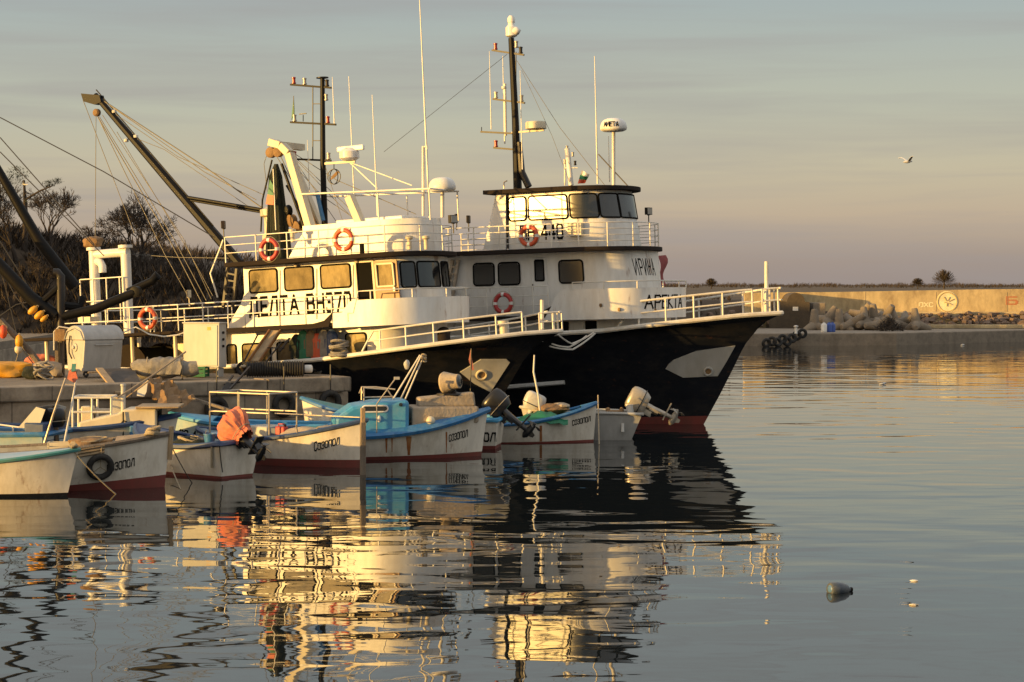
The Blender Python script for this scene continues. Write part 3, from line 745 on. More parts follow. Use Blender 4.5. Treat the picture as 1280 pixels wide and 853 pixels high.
for _ in range(420):
    a, u = rnd.uniform(0, 6.28), rnd.random(); p = V((math.cos(a) * u * 1.1, math.sin(a) * u * .8, rnd.random() * 1.05 * (1 - u * .7)))
    d = V((rnd.uniform(-1, 1), rnd.uniform(-1, 1), rnd.uniform(-.3, 1))) * .4
    mb.tube([p, p + d * .5 + V((0, 0, .04)), p + d], [.03, .02, .008], 3)
mb.build('branches', 'bark', t, smooth=0)
dm = {'w': M['white'], 'b': mat('drum_blue', (0.05, 0.10, 0.36), .5)}
for px, k, lab in ((1030, 'w', 'white plastic drum standing on the pier edge'), (1036.5, 'b', 'left of two blue drums on the pier'), (1040.5, 'b', 'right of two blue drums on the pier')):
    p = at(px, 417, 154.6 + (px - 1030) * .05); t = thing('drum', lab, 'drum', (p.x, p.y, .95), group='drums on the pier')
    MB().lathe([(.2, 0), (.235, .04), (.235, .55), (.2, .62), (.09, .7), (.09, .76), (0, .77)], n=14).build('body', dm[k], t)
k = 0; rnd = random.Random(6)
for i, (px, py) in enumerate(((958, 429), (965, 427), (972, 428), (978, 424), (984, 427), (990, 423), (996, 420), (1003, 417))):
    p = at(px, py, 148.3 + i * .3); lab = ['lowest tyre at the left end', 'second tyre from the left end', 'tyre leaning in the left half', 'upper tyre in the middle', 'tyre lying in the middle', 'tyre in the right half', 'upper tyre near the right end', 'topmost tyre at the right end'][i] + ' of the black pile on the pier corner'
    t = thing('tyre', lab, 'tyre', p, (R(90) + rnd.uniform(-.4, .4), 0, rnd.uniform(-.6, .6)), group='black tyres hanging on the pier corner')
    MB().torus((0, 0, 0), (0, 0, 1), .27, .12, 20, 8).build('tread', 'rubber', t)
for px, py in ((996, 420),):
    t = thing('bollard', 'small white mooring bollard at the pier corner', 'bollard', at(995, 423, 150) * V((1, 1, 0)) + V((0, 0, .95)))
    MB().lathe([(.14, 0), (.12, .1), (.1, .45), (.17, .5), (.17, .58), (0, .62)], n=12).build('post', 'white', t)
# ================================================================ trawlers
def trawler_hull(xst, B, sheer, stem, zb=-1.3, boot=None, nt=56, fs0=.62, fw0=.34, fse=2.7, fwe=1.55, keelk=.55, stern=.92):
    """returns MB of the black topsides, MB of the boot-top, sheer function"""
    xb = stem[-1][1]
    def stx(z): return interp(stem, z)
    def P(t, s, side):
        xn = xst + t * (xb - xst); zs = interp(sheer, xn); z = zb + s * (zs - zb)
        x = xst + t * (stx(z if s < 1 else stem[-1][0]) - xst)
        fs = 1 if t < fs0 else max(0, 1 - ((t - fs0) / (1 - fs0)) ** fse)
        fw = 1 if t < fw0 else max(0, 1 - ((t - fw0) / (1 - fw0)) ** fwe)
        if t < .25: fs *= stern + (1 - stern) * (t / .25) ** .6; fw *= stern + (1 - stern) * (t / .25) ** .6
        k = max(0, min(1, (z + .3) / (zs + .3)))
        f = fw + (fs - fw) * k ** 1.35
        if z < 0: f *= 1 - (1 - keelk) * min(1, -z / 1.3) ** 1.5
        return V((x, -side * B * f, z))
    def strip(lo, hi, n):
        mb = MB()
        for side in (1, -1):
            rows = []
            for i in range(nt + 1):
                t = i / nt; t = 1 - (1 - t) ** 1.35
                xn = xst + t * (xb - xst); zs = interp(sheer, xn)
                a = 0 if lo is None else (lo(xn) - zb) / (zs - zb); c = 1 if hi is None else (hi(xn) - zb) / (zs - zb)
                rows.append([P(t, a + (c - a) * j / n, side) for j in range(n + 1)])
            mb.grid(rows)
        o = MB(); n2 = n + 1
        a, bb = [P(0, 0 if lo is None else (lo(xst) - zb) / (interp(sheer, xst) - zb), s_) for s_ in (1, -1)], [P(0, 1 if hi is None else (hi(xst) - zb) / (interp(sheer, xst) - zb), s_) for s_ in (1, -1)]
        mb.add([a[0], a[1], bb[1], bb[0]], [[0, 1, 2, 3]])
        return mb
    return P, strip
def hull_parts(t, P, strip, xst, xb, sheer, boot, deckdrop, railm='rail', rail_r=.07):
    top = strip(boot, None, 14); h = top.build('hull', 'black', t, smooth=50)
    strip(None, boot, 6).build('antifouling', 'boot', t, smooth=50)
    n = 70
    def side_pts(side, inset=0.0, dz=0.0, ts=None):
        out = []
        for i in range(n + 1):
            u = i / n; u = 1 - (1 - u) ** 1.5
            p = P(u, 1, side); out.append(V((p.x - (inset if u > .98 else 0), p.y + side * min(abs(p.y), inset), p.z + dz)))
        return out
    ring = side_pts(1) + side_pts(-1)[::-1][1:]
    MB().tube([p + V((0, 0, .03)) for p in ring], rail_r, 8).build('bulwark_rail', railm, t)
    mb = MB()
    for side in (1, -1):
        rows = []
        for i in range(n + 1):
            u = .985 * (1 - (1 - i / n) ** 1.5); row = []
            for k in range(4):
                p = P(u, 1, side); zs = p.z; dz = (deckdrop + .1) * k / 3
                q = P(u, (zs - dz + 1.3) / (zs + 1.3), side); q.y += side * min(abs(q.y), .10); q.x -= .25 * max(0, u - .8); row.append(q)
            rows.append(row)
        mb.grid(rows)
    mb.build('bulwark_lining', 'white', t, smooth=50)
    mb = MB(); a, c = [], []
    for i in range(n + 1):
        u = .98 * (1 - (1 - i / n) ** 1.5); zs = P(u, 1, 1).z
        for l_, sd_ in ((a, 1), (c, -1)):
            q = P(u, (zs - deckdrop + 1.3) / (zs + 1.3), sd_); q.y += sd_ * min(abs(q.y), .06); l_.append(q)
    mb.grid([[p, (p + q) / 2 + V((0, 0, .05)), q] for p, q in zip(a, c)]); mb.build('deck', 'deck', t)
    return bvh_of(top)

# ---------------------------------------------------------------- nearer trawler
DF = Frame((-7.47, 64.54, 0), -27, 3)
D = thing('fishing_trawler', 'nearer black-hulled trawler lettered on its white wheelhouse, with long derrick boom over its stern', 'trawler', mtx=DF.m, group=None)
D_sheer = [(-9, 2.35), (-4, 2.02), (0, 1.98), (3.25, 2.07), (5.6, 2.25), (8.06, 2.46), (9.4, 2.58), (10.2, 2.6)]
D_stem = [(-1.3, 7.0), (-.5, 7.45), (.57, 8.0), (1.88, 8.95), (2.3, 9.5), (2.6, 10.2)]
dboot = lambda x: -.28 - .052 * 0 * x
P, strip = trawler_hull(-9.0, 2.75, D_sheer, D_stem, fs0=.66, fse=2.9)
D_bvh = hull_parts(D, P, strip, -9, 10.2, D_sheer, dboot, .75)
pk = patch(DF, D_bvh, [(575, 465), (601, 449), (633, 449), (637, 453), (613, 490), (592, 479)], .03).build('anchor_pocket', 'cab', D, smooth=30)
def hawse(parent, fr, bvh, px, py, r, m='cream'):
    p, n = fr.cast(px, py, bvh)
    h = MB().torus(p + n * .04, n, r, r * .28, 24, 8).build('hawse_pipe', m, parent)
    MB().lathe([(r * .95, 0), (r * .95, .02), (0, .021)], p + n * .025, n, 20).build('hawse_hole', 'rustsheet', h)
hawse(pk, DF, D_bvh, 602, 468, .15)
p, n = DF.cast(653, 452, D_bvh)
# decks and houses
def deck_slab(name, path, z0, z1, t, m='trim'):
    w_ = Wall(path, z0, z1); return w_.solid(MB(), 1).build(name, m, t, smooth=40, bevel=.015)
low = Wall(house_path(-1.2, 4.9, 6.0, 2.0, bp=1.6), 1.56, 3.1); low.solid(MB()).build('lower_house', 'white', D)
sx = 5.3; BX = fit_front(DF, sx, 2.78, 1.7, 3.9, 585)
deck_slab('shelter_deck', house_path(-8.4, sx, BX - .08, 2.75, bp=1.66), 3.1, 3.2, D)
MB().box((0, 0, 0), (0, 0, 0))
whl = Wall(house_path(.2, 5.62, fit_front(DF, 5.62, 2.0, .95, 4.2, 565, 2.5), 2.0, ex=2.5, bp=.95), 3.2, 5.1, rake=.12); WH = whl.solid(MB()).build('wheelhouse', 'white', D)
# slanted aft side panel of the house
q = [DF.y(px, py, -2.0) for px, py in ((306, 412), (283, 411), (300, 382), (306, 366))]
for a_, b_ in ((0, .12), (4, 3.88)): MB().prism([p + V((0, a_, 0)) for p in q], [p + V((0, b_, 0)) for p in q]).build('side_wing', 'white', D, smooth=0)
RX = fit_front(DF, 5.3, 2.6, 1.3, 5.2, 571, 2.3)
deck_slab('roof', house_path(-.1, 5.3, RX, 2.6, ex=2.3, bp=1.3), 5.1, 5.24, D)
fb = Wall(house_path(1.9, 4.9, fit_front(DF, 4.9, 1.15, 1.1, 5.5, 556), 1.15, bp=1.1), 5.24, 6.3, rake=.1, lean=.03); fb.solid(MB()).build('flying_bridge', 'white', D)
MB().prism([V((1.9, -1.1, 5.25)), V((1.25, -1.1, 5.25)), V((1.9, -1.1, 6.1))], [V((1.9, 1.1, 5.25)), V((1.25, 1.1, 5.25)), V((1.9, 1.1, 6.1))]).build('bridge_fairing', 'white', D, smooth=0)
MB().box((4.1, 0, 6.36), (2.4, 1.5, .12)).build('bridge_hatch', 'white', D, bevel=.03)
def win_px(wall, fr, px0, px1, z0, z1, parent, glass='glass', **kw):
    zm = (z0 + z1) / 2; return wall.window(parent, wall.solve(fr, px0, zm), wall.solve(fr, px1, zm), z0, z1, glass, **kw)
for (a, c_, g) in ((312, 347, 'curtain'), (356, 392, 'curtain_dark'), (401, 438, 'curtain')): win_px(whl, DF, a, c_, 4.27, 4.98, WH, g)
for (a, c_, sk_) in ((501, 519, .06), (522, 549, .08), (551.5, 560, .05)): win_px(whl, DF, a, c_, 4.16, 4.93, WH, 'glass', skew=-.0)
# doorway as a flat panel, its unlit inside painted near-black; door standing open
a0, a1 = whl.solve(DF, 447, 4.2), whl.solve(DF, 469, 4.2)
MB().prism([whl.pt(a0, 3.3, .012), whl.pt(a1, 3.3, .012), whl.pt(a1, 4.98, .012), whl.pt(a0, 4.98, .012)], [whl.pt(a0, 3.3, -.02), whl.pt(a1, 3.3, -.02), whl.pt(a1, 4.98, -.02), whl.pt(a0, 4.98, -.02)]).build('doorway_shade_panel', 'gasket_shade_black', WH, smooth=0)
fr_ = MB()
for q in ((a0, 3.25, a0, 5.02), (a1, 3.25, a1, 5.02), (a0, 5.02, a1, 5.02)): fr_.beam(whl.pt(q[0], q[1], .03), whl.pt(q[2], q[3], .03), .07)
fr_.build('door_frame', 'cream', WH, smooth=0)
b0, b1 = whl.solve(DF, 472, 4.2), whl.solve(DF, 499, 4.2)
o1 = lambda a, z, off: whl.pt(a, z, off)
q = [o1(b0, 3.3, .12), o1(b1, 3.3, .16), o1(b1, 5.0, .16), o1(b0, 5.0, .12)]
dr = MB().prism(q, [p + V((0, .05, 0)) for p in q]).build('door', 'wood', D, smooth=0)
MB().prism([o1(b0 + .12, 4.25, .135), o1(b1 - .12, 4.25, .175), o1(b1 - .12, 4.88, .175), o1(b0 + .12, 4.88, .135)], [o1(b0 + .12, 4.25, .1), o1(b1 - .12, 4.25, .1), o1(b1 - .12, 4.88, .1), o1(b0 + .12, 4.88, .1)]).build('door_window', 'curtain', dr, smooth=0)
fr2 = MB()
for u in ((b0 + .1, 4.22, b1 - .1, 4.22), (b0 + .1, 4.9, b1 - .1, 4.9), (b0 + .1, 4.22, b0 + .1, 4.9), (b1 - .1, 4.22, b1 - .1, 4.9)): fr2.beam(o1(u[0], u[1], .16), o1(u[2], u[3], .18), .05)
fr2.build('window_frame', 'cream', dr, smooth=0)
MB().box(o1(b1 - .1, 4.12, .2), (.06, .05, .12)).build('handle', 'steel', dr)
# lettering on the wheelhouse side
L0, L1 = whl.solve(DF, 312, 3.9), whl.solve(DF, 438, 3.9)
lettering('ДЕЛТА ВН370', lambda u, v_: (whl.pt(L0 + (L1 - L0) * u, 3.56 + .54 * v_), V((0, -1, 0))), WH, w=.185, gap=.30)
for px0, px1 in ((285, 296), (304, 339), (347, 366), (433, 458)):
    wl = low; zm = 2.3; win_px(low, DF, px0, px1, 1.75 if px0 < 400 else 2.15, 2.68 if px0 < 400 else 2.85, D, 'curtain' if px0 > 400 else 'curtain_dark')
# bulwark round the front of the upper deck
cm = Wall(house_path(3.9, sx, BX, 2.78, bp=1.7), 3.06, 3.86, rake=-.05)
rows = []; N_ = len(cm.p)
mb = MB(); Pz = []
na = 90; tot = cm.d[-1]
for i in range(na + 1):
    a = tot * i / na; e = min(a, tot - a)
    zt = 3.22 + .62 * sstep(0, .75, e); Pz.append([cm.pt(a, 3.04), cm.pt(a, (3.04 + zt) / 2), cm.pt(a, zt)])
mb.shell(Pz, lambda i, j, p: cm.pt(tot * i / na, p.z, -.05)); mb.build('bridge_deck_bulwark', 'white', D, smooth=40)
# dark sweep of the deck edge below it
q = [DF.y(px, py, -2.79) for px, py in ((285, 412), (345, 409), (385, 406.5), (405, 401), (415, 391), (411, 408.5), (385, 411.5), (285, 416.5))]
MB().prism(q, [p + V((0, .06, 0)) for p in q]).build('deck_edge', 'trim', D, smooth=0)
path = [cm.pt(a, 3.84 if a > .75 else 3.2) for a in [tot * .06 + tot * .88 * i / 40 for i in range(41)]]
railing(path, [.26], D, spacing=1.3, r=.02)
# side rails on the upper deck
zr = 3.2
side = [V((x, -2.72, zr)) for x in (-6.6, -4.9, -2.2, -1.5, .3, 2, 4, 4.4)]
railing(side, [.82, .42], D, spacing=.95)
railing([V((x, 2.72, zr)) for x in (-6.6, -3, 0, 4.4)], [.82, .42], D, spacing=1.0)
railing([V((-6.6, -2.72, zr)), V((-6.6, 2.72, zr))], [.82, .42], D, spacing=1.2)
# roof rails
rp = [(x, -2.5) for x in (-.1, 1.2, 2.6, 4, 5.1)] + [p for p in house_path(0, 5.2, RX - .12, 2.5, ex=2.3, bp=1.2)[8:-7]] + [(x, 1.2) for x in (5.1, 4, 2.6, 1.2, -.1)]
railing([V((x, y, 5.24)) for x, y in rp], [.8, .55, .3], D, spacing=1.15, r=.018)
# stern ladder from the upper deck to the roof
lm_ = MB()
A_, B_ = DF.y(285, 392, -2.3), DF.y(277, 300, -2.3)
A_, B_ = V((-.1, -2.2, 3.2)), V((-.75, -2.2, 5.3))
A_, B_ = DF.y(272, 370, -2.3), DF.y(290, 340, -2.3)
l1 = [DF.y(px, py, -2.35) for px, py in ((272, 372), (263, 342), (277, 306), (279, 300))]
for dy in (0, .0): lm_.tube(l1, .03, 6)
lm_.build('stair_rail', 'rail', D)
lm_ = MB(); sa, sb = [DF.y(px, py, -1.9) for px, py in ((279, 385), (285, 333))]; sc_, sd = [DF.y(px, py, -1.9) for px, py in ((291, 384), (296, 336))]
lm_.beam(sa, sb, .08); lm_.beam(sc_, sd, .08)
for k in range(1, 6): lm_.beam(sa.lerp(sb, k / 6), sc_.lerp(sd, k / 6), .07, .05)
lm_.build('stair', 'blackmetal', D, smooth=0)
# aft shelter posts
for x in (-7.4, -5.6, -3.9, -2.2):
    for y in (-2.45, 2.45): MB().tube([(x, y, 1.2), (x, y, 3.1)], .07, 8).build('deck_post', 'cream', D)
MB().box((-2.6, .6, 2.1), (2.2, 2.4, 1.9)).build('winch_house', 'cream', D, bevel=.04)
MB().lathe([(.75, -.9), (.75, -.84), (.3, -.82), (.34, 0), (.3, .82), (.75, .84), (.75, .9)], (-4.6, -.9, 2.1), (0, 1, 0), 24).build('net_drum', 'trim', D, smooth=30)
MB().lathe([(.6, -.8), (.66, -.3), (.62, .2), (.66, .8)], (-4.6, -.9, 2.1), (0, 1, 0), 20).build('wound_net', 'net', D)
MB().box((-1.25, 0, 2.1), (.1, 4.2, 2.0)).build('aft_bulkhead', 'trim', D)
# stern gantry of thick white pipe
def pipe(pts, r, name, m='cream', parent=D): return MB().tube(pts, r, 12).build(name, m, parent)
gx, gz0 = DF.y(118, 370, -.6).x, 3.2
g1, g2 = DF.y(117, 314, -.6), DF.y(157, 318, -.6)
gp = MB().tube([(g1.x, -.6, 3.2), (g1.x, -.6, g1.z)], .17, 14).tube([(g2.x, -.6, 3.2), (g2.x, -.6, g2.z)], .17, 14)
gp.tube([(g1.x, -.6, g1.z - .12), (g2.x + .1, -.6, g1.z - .12)], .15, 14)
gp.tube([(g1.x + .1, -.6, g1.z - .35), (g1.x + .3, -.65, g1.z - .4), (g1.x + .42, -.7, g1.z - .55), (g1.x + .42, -.7, g1.z - .75)], .13, 12)
for x_ in (g1.x, g2.x): gp.lathe([(.24, 0), (.24, .1)], (x_, -.6, g1.z + .02), n=14)
GA = gp.build('stern_gantry', 'white', D)
MB().blob((g1.x, -.6, g1.z + .3), (.36, .32, .2), 5, .12, 20, 10).build('rusty_drum', 'rustsheet', GA)
railing([V((DF.y(px, 375, -.9).x, -.9, 3.6)) for px in (101, 118, 155)], [1.5, .75], GA, spacing=.55)
MB().box((DF.y(110, 375, -.9).x, -.9, 3.75), (.5, .5, .18)).build('platform', 'cream', GA)
# long derrick boom with its head, strut and post
tip, foot, mid, post = DF.y(119, 119), DF.y(300, 330), DF.y(230, 246), DF.y(338, 264)
d = (foot - tip).normalized()
BO = MB().tube([tip, tip.lerp(foot, .5), foot], [.10, .14, .17], 8).build('derrick_boom', 'boom', D)
mb = MB(); mb.tube([tip - d * .1 + V((.12, 0, .1)), foot.lerp(tip, .2) + V((.13, 0, .1))], .022, 6); mb.build('boom_pipe', 'boom', BO)
hd = [DF.y(px, py, -.12) for px, py in ((101, 117), (124, 119), (126, 128), (118, 131), (104, 127))]
MB().prism(hd, [p + V((0, .24, 0)) for p in hd]).build('boom_head', 'boom', BO, smooth=0)
MB().lathe([(.09, -.1), (.13, -.06), (.13, .06), (.09, .1)], DF.y(121, 141), (0, 1, 0), 14).build('pulley_block', 'rustsheet', BO)
for px, py in ((143, 142), (170, 173), (158, 178)): MB().lathe([(.03, 0), (.08, .02), (.08, .1), (0, .14)], DF.y(px, py), (0, 0, 1), 8).build('boom_lamp', 'rail', BO)
MB().tube([mid, post], .055, 8).tube([mid + V((0, 0, -.09)), post + V((0, 0, -.09))], .04, 8).build('boom_strut', 'boom', D)
MB().lathe([(.32, 0), (.3, .9), (.22, 1.0), (.22, 1.5), (.34, 1.55), (.34, 1.75), (.1, 1.85)], (post.x, .0, 5.24), n=18).build('crane_post', 'cream', D)
# slanting net gantry
def girder(pxs, y, wdt, name, parent=D, m='cream'):
    pts = [DF.y(px, py, y) for px, py in pxs]; mb = MB()
    for a, c_ in zip(pts, pts[1:]): mb.beam(a, c_, wdt, wdt * .8)
    return mb.build(name, m, parent, smooth=0, bevel=.02)
NG = girder([(338, 178), (352, 182), (362, 192), (388, 284)], -.75, .30, 'net_gantry')
girder([(344, 178), (358, 186), (400, 284)], .75, .26, 'gantry_leg', NG); girder([(437, 246), (452, 282)], -.75, .30, 'gantry_leg', NG)
MB().beam(DF.y(346, 181, -.75), DF.y(346, 181, -.75) + V((0, 1.5, 0)), .2).build('gantry_crossbeam', 'cream', NG, smooth=0)
for px, py in ((339, 191), (348, 190)): MB().lathe([(.06, -.12), (.17, -.08), (.17, .08), (.06, .12)], DF.y(px, py, -.75), (0, 1, 0), 14).build('pulley_block', 'rustsheet', NG)
for k, (pxs, r_, m_) in enumerate((([(352, 205), (372, 262), (383, 292)], .05, 'boom'), ([(366, 214), (392, 272), (398, 290)], .035, 'rustsheet'), ([(396, 240), (404, 276)], .07, 'blue'), ([(340, 200), (328, 250), (326, 290)], .03, 'boom'), ([(358, 232), (380, 268), (388, 262), (372, 285)], .035, 'boom'))):
    MB().tube([DF.y(px, py, -.45 + .15 * k) for px, py in pxs], r_, 7).build('hydraulic_hose' if k != 2 else 'hydraulic_ram', m_, NG)
for px, py in ((372, 284), (382, 279), (364, 276), (358, 264)): MB().lathe([(.08, -.14), (.2, -.1), (.16, 0), (.2, .1), (.08, .14)], DF.y(px, py, -.2), (.3, 1, .1), 12).build('power_block', 'boom' if px % 4 else 'rustsheet', NG)
# mast
mt = DF.y(403, 98); mbse = V((2.0, 0, 5.24))
MA = MB().tube([mbse, V((2.05, 0, 8.3)), mt], [.11, .09, .075], 8).build('mast', 'boom', D)
z = DF.y
def arm(px0, px1, py0, py1, lamps):
    a, c_ = DF.y(px0, py0), DF.y(px1, py1); ao = MB().beam(a, c_, .06, .06).build('crossarm', 'boom', MA, smooth=0)
    for px, m_ in lamps: 
        p = DF.y(px, py0 + (py1 - py0) * (px - px0) / (px1 - px0)); lamp_light(ao, p + V((0, 0, .03)), m_, .85)
arm(363, 414, 106, 110, ((367.5, 'redlamp'), (381, 'clearlamp'), (409, 'blackmetal')))
arm(363, 420, 153, 156, ((368.5, 'clearlamp'), (410, 'redlamp')))
arm(364, 414, 199, 201, ((368.5, 'redlamp'), (411, 'clearlamp')))
MB().lathe([(.2, 0), (.2, .03), (.05, .05)], mt, n=14).build('mast_cap', 'blackmetal', MA)
MB().tube([DF.y(391, 108), DF.y(391, 200)], .02, 6).tube([DF.y(391, 130), DF.y(402, 130)], .015, 5).tube([DF.y(391, 176), DF.y(402, 176)], .015, 5).build('mast_ladder', 'blackmetal', MA)
lamp_light(MA, DF.y(408, 126), 'clearlamp', .8)
fl = [DF.y(px, py) for px, py in ((367, 121), (368, 142), (364, 150))]
MB().prism(fl, [p + V((0, .02, 0)) for p in fl]).build('pennant', 'tarp', MA, smooth=0)
MB().tube([DF.y(367, 120), DF.y(367, 153)], .012, 5).build('flag_staff', 'blackmetal', MA)
MB().tube([DF.y(379, 152), DF.y(379, 144)], .015, 5).beam(DF.y(374, 143), DF.y(383, 142), .03).build('wind_vane', 'blackmetal', MA)
ra = MB().beam(DF.y(404, 205), DF.y(444, 202), .07).build('radar_arm', 'cream', MA, smooth=0)
rb = DF.y(437, 201); MB().lathe([(.2, 0), (.32, .08), (.32, .28), (.2, .38), (.1, .42)], rb, n=16).build('radar_base', 'white', ra)
MB().beam(DF.y(422, 187.5), DF.y(455, 184), .13, .17).build('radar_scanner', 'white', ra, smooth=0, bevel=.03)
MB().torus(DF.y(417.5, 221), (0, 1, 0), .24, .015, 28, 5).torus(DF.y(417.5, 221), (.5, 1, 0), .24, .015, 28, 5).tube([DF.y(417.5, 212), DF.y(417.5, 205)], .015, 5).build('direction_finder_loop', 'blackmetal', ra)
p = DF.y(418, 221); MB().prism([p + V((-.16, 0, -.1)), p + V((.02, 0, -.02)), p + V((.2, 0, .14)), p + V((.1, 0, .17)), p + V((-.1, 0, .02))], [p + V((-.16, .02, -.1)), p + V((.02, .02, -.02)), p + V((.2, .02, .14)), p + V((.1, .02, .17)), p + V((-.1, .02, .02))]).build('wind_rag', 'rustsheet', ra, smooth=0)
# awning frame of white tubes over the flying bridge
aw = MB(); zz = DF.y(375, 242, -.9).z
c1, c2 = DF.y(375, 243, -.9), DF.y(538, 236, -.9)
ys_ = (-.9, .9)
for y in ys_: aw.tube([(c1.x, y, c1.z), (c2.x, y, c2.z)], .03, 6)
for k in range(5): x_ = c1.x + (c2.x - c1.x) * k / 4; aw.tube([(x_, -.9, c1.z + (c2.z - c1.z) * k / 4), (x_, .9, c1.z + (c2.z - c1.z) * k / 4)], .025, 6)
for x_ in (DF.y(472, 240, -.9).x, c2.x - .05):
    for y in ys_: aw.tube([(x_, y, 6.2), (x_, y, c2.z)], .028, 6)
aw.tube([DF.y(437, 203), DF.y(472, 236)], .025, 6).tube([DF.y(437, 203), DF.y(515, 232)], .02, 6)
aw.build('awning_frame', 'rail', D)
for px, pt, pb, y, r_ in ((418, 96, 155, 0, .014), (444, 95, 275, .3, .018), (472, 118, 270, -.5, .018), (537, -6, 272, .4, .026), (387, 175, 240, -.3, .012)):
    b_, tp_ = DF.y(px, pb, y), DF.y(px - (2 if px in (444,) else 0), pt, y); antenna(D, b_, tp_.z - b_.z, r_, 'rail')
MB().tube([DF.y(529, 270, .2), DF.y(529, 183, .2)], .045, 8).tube([DF.y(529, 184, .2), DF.y(534, 183, .2), DF.y(534, 187, .2)], .03, 6).build('vent_pipe', 'rail', D)
def sat_dome(parent, fr, px, py_top, py_bot, pole_py, wpx, y, text=None, m='white'):
    c_ = fr.y(px, py_bot, y); h = fr.y(px, py_top, y).z - c_.z; r = (fr.y(px + wpx / 2, py_bot, y) - c_).length * .97
    pl = MB().tube([fr.y(px, pole_py, y), c_], .06, 10).build('dome_pole', 'rail', parent)
    prof = [(r * .75, -.04), (r * .95, 0), (r, .06)] + [(r * math.cos(R(a)) ** .55, .06 + (h - .06) * math.sin(R(a)) ) for a in (15, 30, 45, 60, 75, 85)] + [(0, h)]
    dm_ = MB().lathe(prof, c_, n=28).build('satellite_dome', m, pl, smooth=60)
    if text:
        inv = (fr.m.to_3x3().inverted() @ V((-.25, -1, 0))).normalized(); a0_ = math.atan2(inv.y, inv.x)
        def fn(u, v_):
            a = a0_ + (u - .5) * 1.15; nrm = V((math.cos(a), math.sin(a), .15)).normalized()
            return c_ + V((math.cos(a) * (r * 1.0), math.sin(a) * (r * 1.0), .1 + v_ * h * .36)), nrm
        lettering(text, fn, dm_, w=.2)
sat_dome(D, DF, 553, 222, 238, 272, 31, .3)
for px, py, yw in ((280, 296, 3.6), (567, 290, -.3)): floodlight(D, DF.y(px, py + 2, -2.4), yw)
floodlight(D, DF.y(237, 384, -2.2), 3.9, 'cream')
# bow rail: two rows, a gap and a short loop at the stem head
def sheer_path(Pf, t0, t1, n=22, side=1, inset=.06): 
    out = []
    for i in range(n + 1):
        t = t0 + (t1 - t0) * i / n; p = Pf(t, 1, side); out.append(V((p.x, p.y + side * inset, p.z + .05)))
    return out
pth = sheer_path(P, .72, .955)
up = [p + V((0, 0, (.62 if i > 1 else .05 + .3 * i))) for i, p in enumerate(pth)]
br = MB().tube(up, .032, 7).tube([p + V((0, 0, .33)) for p in pth[1:]], .024, 6).build('bow_rail', 'rail', D)
for i in range(3, 23, 4): MB().tube([pth[i], pth[i] + V((0, 0, .62))], .03, 6).build('post', 'rail', br)
MB().tube([pth[-1], up[-1]], .032, 6).build('post', 'rail', br)
lp = sheer_path(P, .975, 1, 5) + sheer_path(P, .975, 1, 5, -1)[::-1]
l2 = MB().tube([lp[0]] + [p + V((0, 0, .55)) for p in lp] + [lp[-1]], .03, 7).tube([p + V((0, 0, .28)) for p in lp], .022, 6).build('stem_rail', 'rail', D)
for p in (lp[3], lp[5], lp[8]): MB().tube([p, p + V((0, 0, .55))], .028, 6).build('post', 'rail', l2)
pth2 = sheer_path(P, .72, .955, 22, -1); br2 = MB().tube([p + V((0, 0, .62)) for p in pth2], .032, 7).tube([p + V((0, 0, .33)) for p in pth2], .024, 6).build('bow_rail', 'rail', D)
for i in range(0, 23, 4): MB().tube([pth2[i], pth2[i] + V((0, 0, .62))], .03, 6).build('post', 'rail', br2)
b_ = DF.y(677, 415, .0); MB().tube([b_ - V((0, 0, .3)), DF.y(677.5, 375, .0)], .06, 8).build('jack_staff', 'rail', D)
MB().lathe([(.12, -.3), (.12, .22), (.17, .25), (.17, .33), (0, .34)], DF.y(629.5, 415, -.5), n=12).build('deck_bollard', 'cream', D)
MB().lathe([(.2, -.4), (.2, .3), (.1, .38), (0, .4)], DF.y(555, 425, -1.0), n=14).build('windlass', 'trim', D)
# rigging
def wire(pts, parent=D, fr=DF, y=0.0, r=.012, m='cable', sag=0.0):
    return rope([fr.y(px, py, y) for px, py in pts], r, 5, sag, 8).build('cable', m, parent)
for pts, r_ in (([(104, 126), (168, 292)], .012), ([(120, 145), (119, 306)], .011), ([(122, 146), (206, 318), (236, 372)], .014), ([(122, 146), (212, 300), (252, 378)], .018),
                ([(124, 146), (218, 300), (258, 376)], .014), ([(128, 144), (230, 300), (264, 374)], .011), ([(146, 165), (238, 318), (266, 370)], .011),
                ([(126, 124), (256, 209), (330, 262)], .022), ([(126, 124), (255, 215), (320, 250)], .014), ([(143, 142), (222, 196), (330, 244)], .012), ([(172, 174), (205, 187), (310, 258)], .011),
                ([(345, 182), (402, 245), (470, 292)], .011), ([(350, 181), (420, 225), (520, 268)], .012), ([(360, 190), (430, 262), (452, 284)], .01), ([(364, 194), (410, 262), (425, 284)], .01),
                ([(372, 200), (438, 262), (460, 280)], .01), ([(404, 110), (404, 200), (430, 282)], .008), ([(348, 190), (372, 240), (398, 292)], .014), ([(342, 190), (380, 250), (404, 292)], .012),
                ([(338, 178), (330, 205), (334, 240)], .010), ([(163, 318), (222, 322), (290, 323)], .012)):
    wire(pts, r=r_)
